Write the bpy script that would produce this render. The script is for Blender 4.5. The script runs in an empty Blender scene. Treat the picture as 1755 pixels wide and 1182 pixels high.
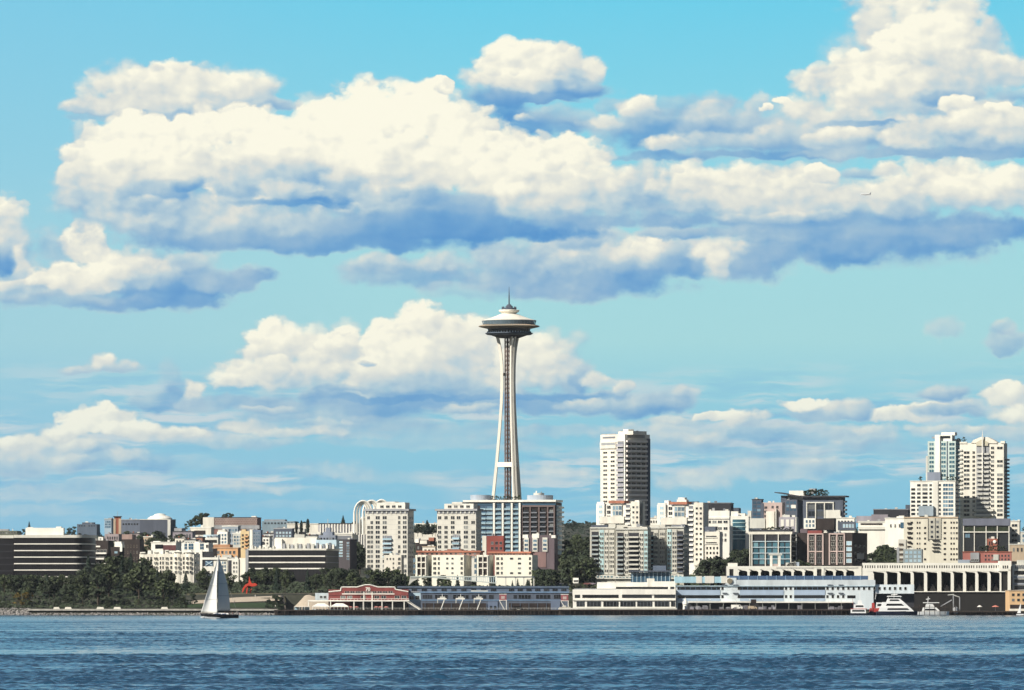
import bpy, bmesh, math, random
import numpy as np
from mathutils import Vector, Matrix

R = math.radians
C = bpy.context.scene.collection
SC = bpy.context.scene

# ------------------------------------------------------------------ camera
FPX = 11160.0          # focal length in pixels of the 1755 px wide photograph
CX, HY = 877.5, 1042.0 # image column straight ahead, row of the horizon
EYE = 4.0              # eye height above the water, metres
cam_data = bpy.data.cameras.new('camera')
cam = bpy.data.objects.new('camera', cam_data)
C.objects.link(cam)
cam.location = (0, 0, EYE)
cam.rotation_euler = (R(90), 0, 0)
cam_data.sensor_width = 36.0
cam_data.lens = 36.0 * FPX / 1755.0
cam_data.shift_y = (HY - 591.0) / 1755.0
cam_data.clip_start = 1.0
cam_data.clip_end = 120000.0
SC.camera = cam

# ------------------------------------------------------------------ exposure and sampling
SC.view_settings.view_transform = 'Standard'
SC.view_settings.look = 'None'
SC.view_settings.exposure = 0.36
SKY_GAIN = 0.825          # the sky's own colours are as seen; this undoes the exposure for it
SC.view_settings.gamma = 1.0
SC.view_settings.use_curve_mapping = False
SC.cycles.max_bounces = 5
SC.cycles.diffuse_bounces = 2
SC.cycles.glossy_bounces = 3
SC.cycles.sample_clamp_indirect = 4.0

# ------------------------------------------------------------------ sun
SUN_EL, SUN_AZ = 35.0, 52.0     # elevation; degrees from straight behind the camera towards its left
sun_data = bpy.data.lights.new('sun', 'SUN')
sun_data.energy = 5.0
sun_data.angle = R(0.5)
sun_data.color = (1.0, 0.945, 0.85)
sun = bpy.data.objects.new('sun', sun_data)
C.objects.link(sun)
to_sun = Vector((-math.sin(R(SUN_AZ)) * math.cos(R(SUN_EL)), -math.cos(R(SUN_AZ)) * math.cos(R(SUN_EL)), math.sin(R(SUN_EL))))
sun.rotation_euler = to_sun.to_track_quat('Z', 'Y').to_euler()
sun.location = (-200, -200, 300)

# ------------------------------------------------------------------ world: Nishita dome with cumulus low in the north-east
world = bpy.data.worlds.new('World')
SC.world = world
world.use_nodes = True
WT = world.node_tree
WT.nodes.clear()
WN, WL = WT.nodes, WT.links

def wnode(kind, **props):
    n = WN.new(kind)
    for k, v in props.items():
        setattr(n, k, v)
    return n

def wset(sock, v):
    if isinstance(v, bpy.types.NodeSocket):
        WL.new(v, sock)
    else:
        sock.default_value = v

def mth(op, a, b=None, c=None, clamp=False):
    n = wnode('ShaderNodeMath', operation=op, use_clamp=clamp)
    wset(n.inputs[0], a)
    if b is not None: wset(n.inputs[1], b)
    if c is not None: wset(n.inputs[2], c)
    return n.outputs[0]

def vmth(op, a, b=None, c=None):
    n = wnode('ShaderNodeVectorMath', operation=op)
    wset(n.inputs[0], a)
    if b is not None: wset(n.inputs[1], b)
    if c is not None: wset(n.inputs[2], c)
    return n.outputs[0]

def srange(v, lo, hi, tlo=0.0, thi=1.0, kind='SMOOTHSTEP'):
    n = wnode('ShaderNodeMapRange', interpolation_type=kind)
    n.clamp = True
    wset(n.inputs[0], v); wset(n.inputs[1], lo); wset(n.inputs[2], hi); wset(n.inputs[3], tlo); wset(n.inputs[4], thi)
    return n.outputs[0]

def fmix(f, a, b):
    n = wnode('ShaderNodeMix', data_type='FLOAT')
    wset(n.inputs[0], f); wset(n.inputs[2], a); wset(n.inputs[3], b)
    return n.outputs[0]

def cmix(f, a, b, blend='MIX'):
    n = wnode('ShaderNodeMix', data_type='RGBA', blend_type=blend)
    wset(n.inputs[0], f); wset(n.inputs[6], a); wset(n.inputs[7], b)
    return n.outputs[2]

def ramp(v, stops):
    n = wnode('ShaderNodeValToRGB')
    el = n.color_ramp.elements
    while len(el) > 1: el.remove(el[-1])
    el[0].position = stops[0][0]; el[0].color = stops[0][1]
    for p, c in stops[1:]:
        e = el.new(p); e.color = c
    wset(n.inputs[0], v)
    return n.outputs[0]

def srgb(r, g, b):
    f = lambda c: ((c / 255 + 0.055) / 1.055) ** 2.4 if c > 10 else c / 255 / 12.92
    return (f(r), f(g), f(b), 1.0)

tc = wnode('ShaderNodeTexCoord')
sep = wnode('ShaderNodeSeparateXYZ')
WL.new(tc.outputs['Generated'], sep.inputs[0])
DX, DY, DZ = sep.outputs
ahead = mth('MAXIMUM', DY, 0.15)
SX = mth('MULTIPLY_ADD', mth('DIVIDE', DX, ahead), FPX, CX)     # bearing
SY = mth('MULTIPLY_ADD', mth('DIVIDE', DZ, ahead), -FPX, HY)    # elevation, downwards
front = srange(DY, 0.25, 0.6)

sky = wnode('ShaderNodeTexSky', sky_type='NISHITA')
sky.sun_disc = False
sky.sun_elevation = R(SUN_EL)
sky.sun_rotation = R(180 + SUN_AZ)
sky.altitude = 0.0
sky.air_density = 1.0
sky.dust_density = 0.5
sky.ozone_density = 2.0
nishita = vmth('SCALE', sky.outputs[0]); nishita.node.inputs[3].default_value = 0.05

# clear air near the horizon: pale turquoise band over a slightly deeper foot
elev = mth('DIVIDE', mth('SUBTRACT', HY, SY), 1042.0)            # 0 horizon, 1 top of the view
low = ramp(mth('MULTIPLY', elev, 0.5), [
    (0.00, srgb(124, 184, 214)), (0.08, srgb(129, 193, 219)), (0.16, srgb(140, 202, 220)), (0.22, srgb(163, 214, 219)),
    (0.29, srgb(160, 214, 221)), (0.36, srgb(140, 209, 225)), (0.50, srgb(108, 203, 230)), (1.0, srgb(70, 150, 215))])
side = srange(SX, -100.0, 900.0, 1.0, 0.0)
low = cmix(mth('MULTIPLY', side, 0.35), low, srgb(150, 192, 218))
clear = cmix(mth('MULTIPLY', srange(DZ, 0.10, 0.28, 1.0, 0.0), srange(DY, 0.70, 0.94)), nishita, low)

# domain warp
P0 = wnode('ShaderNodeCombineXYZ'); wset(P0.inputs[0], SX); wset(P0.inputs[1], SY)
P0 = P0.outputs[0]
def noise(vec, scale, detail, rough=0.55, lac=2.1):
    n = wnode('ShaderNodeTexNoise', noise_dimensions='2D')
    n.inputs['Scale'].default_value = scale; n.inputs['Detail'].default_value = detail
    n.inputs['Roughness'].default_value = rough; n.inputs['Lacunarity'].default_value = lac
    wset(n.inputs['Vector'], vec)
    return n
def voro(vec, scale, detail, smooth=0.35):
    n = wnode('ShaderNodeTexVoronoi', voronoi_dimensions='2D', feature='SMOOTH_F1')
    n.inputs['Scale'].default_value = scale; n.inputs['Detail'].default_value = detail
    n.inputs['Roughness'].default_value = 0.55; n.inputs['Lacunarity'].default_value = 2.2
    n.inputs['Smoothness'].default_value = smooth
    wset(n.inputs['Vector'], vec)
    return n.outputs['Distance']
PS = vmth('MULTIPLY', P0, (1.0, 1.35, 1.0))
w1 = vmth('SUBTRACT', noise(PS, 1 / 95.0, 2.0).outputs['Color'], (0.5, 0.5, 0.5))
w2 = vmth('SUBTRACT', noise(PS, 1 / 26.0, 3.0, 0.6).outputs['Color'], (0.5, 0.5, 0.5))
PW = vmth('MULTIPLY_ADD', w2, (15.0, 10.0, 0.0), vmth('MULTIPLY_ADD', w1, (52.0, 28.0, 0.0), P0))
PV = vmth('MULTIPLY_ADD', w2, (14.0, 14.0, 0.0), PS)
LIGHT = (-11.0, -15.0, 0.0)
PVL = vmth('ADD', PV, LIGHT)
b0 = voro(PV, 1 / 84.0, 2.2)
b1 = voro(PVL, 1 / 84.0, 2.2)
n0 = noise(PS, 1 / 90.0, 5.0, 0.47).outputs[0]
n1 = noise(vmth('ADD', PS, LIGHT), 1 / 90.0, 5.0, 0.47).outputs[0]
broad = mth('SUBTRACT', noise(PS, 1 / 170.0, 2.0, 0.5).outputs[0], 0.5)
billow = mth('SUBTRACT', 0.42, b0)                               # + in lumps, - in creases
relief = mth('MULTIPLY_ADD', mth('SUBTRACT', b1, b0), 1.0, mth('MULTIPLY', mth('SUBTRACT', n0, n1), 1.3))
nf = noise(PS, 1 / 58.0, 7.0, 0.58).outputs[0]
fine = mth('MULTIPLY_ADD', mth('SUBTRACT', nf, 0.5), 1.6, mth('MULTIPLY', billow, 0.75))

# thin layered veils low over the city
veil_n = noise(vmth('MULTIPLY', vmth('MULTIPLY_ADD', w1, (60.0, 14.0, 0.0), P0), (1 / 170.0, 1 / 19.0, 0.0)), 1.0, 4.0, 0.55).outputs[0]
veil_b = noise(vmth('MULTIPLY', P0, (1 / 420.0, 1 / 90.0, 0.0)), 1.0, 2.0, 0.5).outputs[0]
band = mth('MULTIPLY', srange(SY, 600.0, 700.0), srange(SY, 820.0, 930.0, 1.0, 0.0))
veil = mth('MULTIPLY', mth('MULTIPLY', srange(veil_n, 0.44, 0.64, 0.0, 0.85), srange(veil_b, 0.36, 0.58)), band)
clear = cmix(veil, clear, srgb(206, 216, 219))
veil2 = mth('MULTIPLY', mth('MULTIPLY', srange(veil_n, 0.50, 0.30, 0.0, 0.5), srange(veil_b, 0.36, 0.58)), band)
clear = cmix(veil2, clear, srgb(112, 175, 216))
#PUFFS
# Each puff of cloud: centre, half width, half height, shade (0 shadowed blue, 1 sunlit cream), then options
# k: flatness of its base, b: how fast it darkens downwards, o: opacity, s: softness of the edge, n: raggedness
PUFFS = [
 # far streaks over the city
 (140,842,260,20,.5,dict(o=.6,s=1.1,b=.1)), (440,836,90,14,.75,dict(o=.7,s=1.1,b=.1)), (570,812,95,17,.75,dict(o=.65,s=1.1,b=.1)),
 (420,800,220,16,.4,dict(o=.35,s=1.1,b=.1)), (40,872,150,14,.5,dict(o=.35,s=1.1,b=.1)), (720,820,160,16,.4,dict(o=.35,s=1.1,b=.1)),
 (960,815,110,18,.75,dict(o=.65,s=1.1,b=.1)), (760,760,230,16,.38,dict(o=.5,s=1.0,b=.1)), (620,745,60,10,.7,dict(o=.5,s=1.0,b=.1)),
 (880,768,70,9,.6,dict(o=.5,s=1.0)), (690,735,280,18,.3,dict(o=.55,s=1.0,b=.1)), (950,740,120,14,.45,dict(o=.6,s=1.0,b=.1)),
 (1190,820,90,24,.75,dict(o=.75,s=1.0,b=.2)), (1330,802,150,28,.68,dict(o=.75,s=1.0,b=.2)), (1300,770,260,20,.28,dict(o=.5,s=1.0,b=.1)),
 (1420,800,80,14,.6,dict(o=.4,s=1.0)), (1000,780,90,12,.5,dict(o=.4,s=1.0)), (500,865,120,10,.45,dict(o=.3,s=1.0)),
 (1500,770,130,18,.35,dict(o=.4,s=1.0)), (1740,770,60,14,.4,dict(o=.4,s=1.0)),
 # low cumulus, left
 (30,760,70,22,.85,dict()), (110,780,130,36,.5,dict(o=.8,s=.8)), (30,800,60,32,.45,dict(o=.8)), (60,790,30,22,.6,dict(o=.7)),
 (165,724,72,32,.92,dict(k=1.6)), (110,742,55,22,.88,dict()), (250,742,90,20,.86,dict(k=1.8)), (330,742,70,17,.8,dict(k=1.8)),
 (420,734,60,17,.85,dict(k=1.8)), (500,742,70,13,.75,dict(k=1.8,o=.9)), (560,738,26,12,.8,dict(o=.8)), (585,722,11,7,.9,dict()),
 (400,756,150,14,.62,dict(o=.7,s=.9)), (222,778,46,18,.72,dict(o=.85)), (250,795,60,20,.4,dict(o=.6)), (150,768,60,14,.6,dict(o=.7)),
 (130,792,40,16,.62,dict(o=.6)), (510,712,25,8,.7,dict(o=.6)),
 # grey scraps left of the middle cumulus
 (265,688,60,26,.30,dict(o=.75,s=.8)), (292,655,26,40,.30,dict(o=.5,s=.9)), (320,668,20,20,.85,dict(n=.9)), (325,690,30,16,.65,dict(o=.8)),
 (400,690,120,16,.3,dict(o=.8,b=.1)), (560,705,180,22,.28,dict(o=.75,b=.1)),
 # middle cumulus behind the tower
 (690,640,340,75,.55,dict(s=1.3,b=.7)),
 (700,690,330,26,.20,dict(o=.95,b=.1)), (950,690,190,26,.18,dict(o=.9,b=.1)), (600,722,260,18,.4,dict(o=.6,b=.1)), (470,700,60,9,.6,dict(o=.6)),
 (470,600,60,52,.92,dict()), (560,612,75,56,.86,dict()), (420,640,60,30,.88,dict()), (395,657,50,20,.85,dict(k=1.8)), (500,645,95,36,.80,dict(k=1.6)),
 (470,632,40,26,.9,dict()), (590,590,40,36,.9,dict()),
 (720,575,70,60,.97,dict()), (660,590,50,42,.93,dict()), (810,595,70,56,.92,dict()), (800,570,45,32,.95,dict()), (770,590,70,60,.9,dict()),
 (625,665,38,26,.8,dict(k=1.6)), (700,630,100,50,.82,dict(k=1.4)), (640,640,50,34,.8,dict()), (760,650,110,28,.6,dict(o=.8,k=1.4)),
 (628,623,20,8,.22,dict(o=.7)), (600,668,60,8,.25,dict(o=.5)),
 (890,610,45,42,.9,dict()), (940,620,70,48,.88,dict()), (870,655,50,26,.78,dict(o=.9)), (985,645,42,32,.55,dict()), (960,655,70,22,.6,dict()),
 (1000,655,16,26,.2,dict(o=.7)), (1022,655,26,18,.72,dict()), (1062,668,18,16,.6,dict()),
 (1130,690,64,26,.42,dict()), (1165,682,34,20,.55,dict()), (1090,700,60,20,.3,dict(o=.8)), (1020,695,70,14,.4,dict(o=.8)),
 (690,683,250,7,.12,dict(o=.85,b=.05,s=.9)), (920,680,130,8,.10,dict(o=.85,b=.05,s=.9)), (560,680,60,6,.2,dict(o=.7,b=.05,s=.9)), (800,700,60,9,.6,dict(o=.6)), (545,725,60,8,.55,dict(o=.5)),
 (1010,690,36,9,.65,dict(o=.7)),
 # small left cloud
 (178,634,80,17,.45,dict(k=2.5,o=.95)), (170,620,40,19,.86,dict(k=1.5)), (215,626,24,15,.75,dict(o=.85)), (130,632,26,12,.55,dict(o=.8)),
 # low cumulus, right
 (1700,742,150,20,.55,dict(o=.8)), (1480,750,80,22,.62,dict(o=.85)), (1330,742,170,22,.35,dict(o=.75)), (1120,745,110,24,.72,dict(o=.8)), (1060,762,60,18,.72,dict(o=.8)), (1190,755,60,16,.6,dict(o=.7)),
 (1215,713,42,13,.92,dict(k=1.6)), (1270,718,40,22,.74,dict()), (1160,722,60,12,.8,dict(o=.8)), (1310,714,30,12,.85,dict()), (1375,698,46,16,.98,dict(k=1.6)),
 (1540,712,64,17,.92,dict(k=1.4)), (1600,700,50,14,.85,dict()), (1400,714,85,15,.30,dict(o=.95,b=.2)), (1455,702,42,22,.46,dict()), (1500,735,50,14,.72,dict(o=.8)),
 (1725,678,50,26,.95,dict()), (1745,710,60,22,.85,dict()), (1630,672,50,19,.40,dict()), (1640,704,80,15,.42,dict(b=.35)), (1665,693,40,12,.6,dict(o=.9)), (1640,735,110,10,.7,dict(o=.7)),
 (1613,562,36,24,.28,dict(o=.62,s=.9,n=.9)), (1722,590,44,26,.30,dict(o=.8,s=.8)), (1722,562,28,22,.6,dict(o=.75)),
 # broken deck under the great cloud
 (980,450,260,62,.36,dict(s=1.2,b=.4)), (1420,420,330,50,.2,dict(s=1.2,b=.15)), (220,480,200,60,.35,dict(s=1.2,b=.5)),
 (40,500,90,34,.42,dict(o=.85)), (15,425,60,70,.55,dict()), (5,370,45,42,.86,dict(n=.8)), (38,455,22,46,.8,dict(o=.9)), (10,445,26,34,.16,dict(o=.8)), (30,492,60,14,.8,dict(o=.8)),
 (300,488,130,40,.20,dict()), (270,518,150,20,.14,dict(b=.1)), (390,480,75,26,.22,dict(b=.2)), (440,474,40,18,.16,dict(b=.1)), (320,450,70,26,.5,dict(o=.8)),
 (150,425,52,44,.92,dict()), (190,455,90,36,.88,dict()), (140,480,85,34,.90,dict(k=1.4)), (230,470,70,30,.72,dict(o=.8)), (130,515,120,18,.4,dict(o=.7)), (90,420,30,40,.6,dict(o=.7)),
 (700,470,130,34,.22,dict(o=.85,b=.2)), (755,452,60,24,.62,dict(o=.85)), (650,455,70,20,.5,dict(o=.7)), (860,470,110,40,.42,dict(o=.85)), (820,500,110,18,.3,dict(o=.5,s=1.)),
 (960,440,150,50,.48,dict()), (1010,405,80,32,.56,dict()), (1010,490,190,34,.20,dict(b=.15)), (1120,380,60,17,.78,dict()), (1060,470,120,40,.30,dict(o=.9,b=.2)),
 (1100,430,62,32,.86,dict()), (1060,450,70,26,.6,dict(o=.8)), (985,455,60,26,.55,dict(o=.7)), (940,395,60,10,.5,dict(o=.6)),
 (1180,440,60,46,.25,dict()), (1290,450,100,42,.16,dict(b=.12)), (1400,430,140,34,.14,dict(b=.1)), (1540,410,210,40,.15,dict(b=.1)), (1690,390,150,40,.20,dict(b=.1)), (1170,400,110,14,.25,dict()),
 (1232,428,60,28,.82,dict(n=.8,s=1.1,o=.95)), (1238,456,26,30,.80,dict(n=.8,s=1.1,o=.9)), (1320,410,90,10,.4,dict(o=.6)), (1450,400,130,9,.42,dict(o=.5)),
 # clouds above and right of the great cloud
 (1330,235,330,60,.34,dict(s=1.3,b=.3)), (1620,215,220,80,.5,dict(s=1.2,b=.5)), (1560,110,160,110,.66,dict(s=1.2,b=.4)),
 (920,215,90,30,.16,dict(o=.9)), (850,180,70,40,.16,dict(o=.9)), (960,200,80,22,.25,dict(o=.7)), (898,200,20,9,.7,dict(o=.8)), (930,232,14,14,.8,dict(o=.8)),
 (1120,225,130,46,.18,dict(o=.9)), (1250,215,120,52,.28,dict(o=.95)), (1180,180,90,22,.4,dict(o=.6,s=1.)), (1090,182,36,20,.88,dict()), (1040,205,30,16,.75,dict(o=.8)), (1210,195,50,22,.5,dict(o=.7)), (1300,180,30,26,.62,dict(o=.7)),
 (1250,240,150,20,.6,dict(o=.8)), (1150,248,66,18,.80,dict()), (1300,265,200,10,.15,dict(o=.9,b=.1)), (1120,268,90,10,.2,dict(o=.8,b=.1)), (1230,212,60,18,.3,dict(o=.7)),
 (1400,235,110,40,.35,dict()), (1530,225,130,40,.5,dict()), (1690,225,120,50,.6,dict()), (1440,245,80,26,.55,dict(o=.9)), (1320,188,10,6,.95,dict()), (1352,178,24,5,.95,dict(n=.9)),
 (1500,-10,60,50,.84,dict(n=.8)), (1560,20,50,50,.86,dict()), (1640,30,50,56,.85,dict(n=.8)), (1660,80,70,60,.80,dict()), (1500,40,34,60,.82,dict()), (1700,60,26,40,.7,dict()),
 (1580,90,90,64,.97,dict()), (1505,125,80,48,.92,dict()), (1420,145,70,36,.84,dict()), (1460,172,100,36,.82,dict(k=1.4)), (1560,150,110,50,.90,dict()), (1650,130,80,50,.74,dict()), (1730,125,60,30,.70,dict()),
 (1630,165,70,18,.32,dict(o=.85)), (1740,160,50,16,.35,dict(o=.7)), (1380,190,40,24,.7,dict()), (1430,200,70,20,.66,dict()), (1500,214,110,8,.16,dict(o=.9,b=.05)), (1560,225,70,16,.22,dict(o=.9)), (1450,240,90,18,.58,dict()),
 (1640,178,34,16,.98,dict(n=.8)), (1720,190,26,12,.95,dict(n=.8)), (1580,240,70,30,.76,dict()), (1600,215,70,28,.82,dict()), (1670,215,60,30,.82,dict()), (1740,215,50,34,.80,dict()), (1680,262,170,13,.2,dict(o=.9,b=.1)), (1480,264,160,9,.25,dict(o=.85,b=.1)),
 # small clouds in the clear top
 (300,190,190,30,.22,dict(k=2.2,b=.2)), (150,184,66,22,.66,dict(k=2.)), (430,182,80,22,.26,dict(k=2.)), (490,180,30,11,.3,dict(o=.8)),
 (215,152,72,46,.86,dict()), (300,146,85,46,.90,dict()), (415,150,72,42,.82,dict()), (350,165,60,42,.74,dict()), (190,175,70,24,.80,dict(k=1.6)), (260,180,90,18,.74,dict(k=1.8)), (360,170,26,14,.35,dict(o=.6)), (460,165,24,28,.45,dict(o=.7)),
 (300,201,190,11,.16,dict(o=.9,b=.1,s=.9)), (430,186,70,18,.24,dict(o=.85,b=.2)), (480,180,40,13,.26,dict(o=.8)), (345,182,60,14,.5,dict(o=.6)),
 (960,160,100,24,.16,dict(k=2.,b=.15)), (920,172,100,14,.16,dict(k=2.,b=.1)), (860,165,60,24,.22,dict(o=.85)),
 (880,105,60,36,.93,dict()), (945,112,70,38,.90,dict()), (850,135,60,30,.82,dict()), (905,138,95,28,.84,dict(k=1.5)), (1000,120,40,26,.66,dict()), (1020,118,24,24,.8,dict()), (985,150,50,18,.3,dict(o=.8)), (1050,178,30,14,.25,dict(o=.6)),
 # the great cloud
 (430,355,350,75,.42,dict(s=1.1,b=.5)), (610,285,380,78,.85,dict(s=1.,b=.5)), (1300,345,470,60,.50,dict(s=1.1,b=.7)), (900,345,320,60,.5,dict(s=1.1,b=.6)), (1420,385,420,42,.22,dict(s=1.2,b=.2)),
 (780,400,280,34,.06,dict(b=.12,k=2.)), (430,400,300,44,.24,dict(s=1.1,b=.5)), (470,410,320,36,.13,dict(b=.25,k=1.4)), (1080,378,190,17,.14,dict(b=.2,o=.9)), (640,415,230,24,.06,dict(b=.1,o=.9)),
 (1450,372,330,22,.16,dict(b=.1,o=.9)),
 (640,205,95,72,1.0,dict()), (720,185,55,52,1.0,dict()), (760,150,22,18,.9,dict(n=1.)), (560,225,80,55,1.0,dict()), (450,235,90,48,.99,dict()), (350,232,80,42,.99,dict()), (250,240,75,46,.98,dict()), (175,245,55,42,.95,dict(n=.8)), (150,285,60,50,.92,dict()),
 (790,225,80,58,.98,dict(n=.8)), (835,220,26,30,.92,dict(n=1.)), (880,265,70,42,.97,dict()), (950,262,80,34,.96,dict(n=.8)), (1010,265,50,22,.85,dict(n=1.)),
 (140,330,56,50,.66,dict()), (200,350,90,56,.62,dict()), (300,370,150,48,.60,dict()), (420,380,160,36,.56,dict(k=1.5)), (560,385,130,28,.44,dict(k=1.5,o=.9)),
 (600,290,170,80,1.0,dict(b=.3)), (450,285,150,66,.99,dict(b=.3)), (270,290,120,60,.97,dict(b=.3)), (760,285,150,64,.96,dict(b=.35)), (200,310,80,50,.86,dict()),
 (880,300,80,52,.92,dict()), (960,312,100,52,.88,dict()), (900,345,70,32,.80,dict()), (1060,322,80,42,.80,dict()), (1000,340,110,36,.78,dict(k=1.4)), (1110,320,50,44,.6,dict(o=.8)),
 (1180,318,70,44,.86,dict()), (1260,318,90,40,.82,dict()), (1350,318,90,40,.88,dict()), (1210,345,70,26,.72,dict()), (1300,350,110,30,.72,dict()), (1430,340,110,38,.80,dict()), (1530,345,110,34,.74,dict()), (1590,310,90,34,.88,dict()), (1690,318,110,42,.88,dict()), (1760,325,60,50,.82,dict()), (1640,335,110,26,.8,dict()),
 (1340,372,140,12,.55,dict(o=.7)), (1470,296,48,14,.26,dict(o=.85)), (1405,300,30,20,.9,dict()), (1515,290,30,16,.85,dict()),
 (700,360,140,44,.30,dict(o=.8,b=.3)), (760,360,110,44,.18,dict(o=.85,b=.2)), (680,385,160,30,.1,dict(o=.8,b=.1)),
 (275,335,74,34,.30,dict(o=.9,n=.9)), (335,315,36,18,.30,dict(o=.8,n=.9)), (250,355,60,20,.45,dict(o=.7)), (300,360,50,22,.55,dict(o=.6)),
 (450,300,78,42,.60,dict()), (530,298,54,36,.58,dict()), (600,320,56,30,.48,dict()), (490,326,56,26,.74,dict(o=.9)), (410,325,40,22,.35,dict(o=.8)), (500,350,110,10,.12,dict(o=.85,b=.1)), (540,340,70,12,.3,dict(o=.8)),
 (680,325,34,20,.35,dict(o=.7)), (640,335,40,20,.5,dict(o=.6)), (735,330,40,26,.35,dict(o=.6)), (670,305,60,14,.8,dict(o=.8)),
]
# cauliflower heads budding from the upper rim of every sunlit puff
rc = random.Random(8)
BUDDED = []
for cx, cy, rx, ry, s0, opt in PUFFS:
    BUDDED.append((cx, cy, rx, ry, s0, opt))
    if s0 >= .84 and rx >= 38 and ry >= 28:
        for k in range(4):
            a = R(-160 + 140 * (k + rc.uniform(.1, .9)) / 4)
            q = rc.uniform(.62, .95); rr = rc.uniform(.18, .42) * min(rx, ry * 1.4)
            BUDDED.append((cx + math.cos(a) * rx * q, cy + math.sin(a) * ry * q, rr * rc.uniform(1.0, 1.35), rr * .85, min(1.0, s0 + rc.uniform(-.02, .08)), dict(s=.85, b=.6, o=.55, n=.9, k=1.0)))
PUFFS = BUDDED
# one node group per puff: paints it over what lies behind it
PG = bpy.data.node_groups.new('cloud_puff', 'ShaderNodeTree')
for nm, ty in (('P', 'NodeSocketVector'), ('fine', 'NodeSocketFloat'), ('shade', 'NodeSocketFloat'), ('cover', 'NodeSocketFloat'),
               ('inv', 'NodeSocketVector'), ('off', 'NodeSocketVector'), ('k', 'NodeSocketFloat'), ('fall', 'NodeSocketFloat'),
               ('o', 'NodeSocketFloat'), ('soft', 'NodeSocketFloat'), ('ragged', 'NodeSocketFloat')):
    PG.interface.new_socket(nm, in_out='INPUT', socket_type=ty)
for nm in ('shade', 'cover'):
    PG.interface.new_socket(nm, in_out='OUTPUT', socket_type='NodeSocketFloat')
WN, WL = PG.nodes, PG.links
gi, go = wnode('NodeGroupInput').outputs, wnode('NodeGroupOutput').inputs
chained = vmth('ADD', gi['P'], mth('MULTIPLY', gi['shade'], 1e-5))      # keeps the puffs evaluated one after another
near = vmth('MULTIPLY_ADD', chained, gi['inv'], gi['off'])
s_ = wnode('ShaderNodeSeparateXYZ'); wset(s_.inputs[0], near)
x, y, base_shade = s_.outputs
yk = mth('MAXIMUM', mth('MULTIPLY', y, gi['k']), mth('MULTIPLY', y, -1.0))
edge = mth('SUBTRACT', mth('MULTIPLY_ADD', gi['fine'], gi['ragged'], 1.34), mth('MULTIPLY_ADD', yk, yk, mth('MULTIPLY', x, x)))
al = srange(edge, 0.0, gi['soft'], 0.0, gi['o'])
WL.new(fmix(al, gi['shade'], mth('MULTIPLY_ADD', x, -.10, mth('MULTIPLY_ADD', y, gi['fall'], base_shade))), go['shade'])
WL.new(mth('MULTIPLY_ADD', mth('SUBTRACT', 1.0, gi['cover']), al, gi['cover']), go['cover'])
# The sky sector is cut into cells, so that each ray only weighs the puffs that can reach its cell.
WN, WL = WT.nodes, WT.links
airy = srange(elev, 0.12, 0.50, 0.22, 0.0)
SHARED = [('P', PW, 'NodeSocketVector'), ('fine', fine, 'NodeSocketFloat'), ('relief', relief, 'NodeSocketFloat'), ('billow', billow, 'NodeSocketFloat'), ('broad', broad, 'NodeSocketFloat'),
          ('airy', airy, 'NodeSocketFloat'), ('low', low, 'NodeSocketColor'), ('clear', clear, 'NodeSocketColor')]
CELLS = []
def sky_cell(puffs):
    """one cell: paints its puffs back to front and returns the finished background shader"""
    global WN, WL
    g = bpy.data.node_groups.new('sky_cell', 'ShaderNodeTree')
    for nm, _, ty in SHARED: g.interface.new_socket(nm, in_out='INPUT', socket_type=ty)
    g.interface.new_socket('sky', in_out='OUTPUT', socket_type='NodeSocketShader')
    WN, WL = g.nodes, g.links
    i = wnode('NodeGroupInput').outputs
    colour = i['clear']
    if puffs:
        CELLS.append(len(puffs))
        shade, cover = 0.5 + len(CELLS) * 1e-4, 0.0               # (distinct seeds keep the cells from being merged)
        for cx, cy, rx, ry, s0, opt in puffs:
            n = wnode('ShaderNodeGroup'); n.node_tree = PG
            for key, v in (('P', i['P']), ('fine', i['fine']), ('shade', shade), ('cover', cover), ('inv', (1 / rx, 1 / ry, 0)), ('off', (-cx / rx, -cy / ry, s0 + (-.07 if .55 < s0 < .985 else .05 if s0 < .3 else 0))),
                           ('k', opt.get('k', 1.15)), ('fall', -.42 * opt.get('b', .8)), ('o', opt.get('o', 1.)), ('soft', opt.get('s', .9 if s0 < .9 else .48)), ('ragged', opt.get('n', .66))):
                wset(n.inputs[key], v)
            shade, cover = n.outputs['shade'], n.outputs['cover']
        lit_amt = srange(shade, 0.05, 0.7, 0.06, 0.24)          # lumps show most where the cloud is sunlit
        tone = mth('MULTIPLY_ADD', i['relief'], lit_amt, shade)
        tone = mth('MULTIPLY_ADD', i['billow'], mth('MULTIPLY', lit_amt, 0.35), tone)
        tone = mth('MULTIPLY_ADD', i['broad'], 0.46, tone)
        cloud = ramp(tone, [(0.0, srgb(84, 147, 203)), (0.14, srgb(110, 163, 207)), (0.32, srgb(154, 187, 210)), (0.50, srgb(186, 206, 214)),
                            (0.68, srgb(215, 219, 214)), (0.86, srgb(235, 234, 220)), (1.0, srgb(249, 246, 227))])
        colour = cmix(cover, i['clear'], cmix(i['airy'], cloud, i['low']))
    bg = wnode('ShaderNodeBackground'); WL.new(colour, bg.inputs[0]); bg.inputs[1].default_value = SKY_GAIN
    WL.new(bg.outputs[0], wnode('NodeGroupOutput').inputs[0])
    WN, WL = WT.nodes, WT.links
    n = wnode('ShaderNodeGroup'); n.node_tree = g
    for nm, v, _ in SHARED: wset(n.inputs[nm], v)
    return n.outputs[0]
def reach(p):
    return p[0] - p[2] * REACH - 32, p[0] + p[2] * REACH + 32, p[1] - p[3] * REACH - 22, p[1] + p[3] * REACH / max(1, p[5].get('k', 1.15)) + 22
REACH = 1.32
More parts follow.
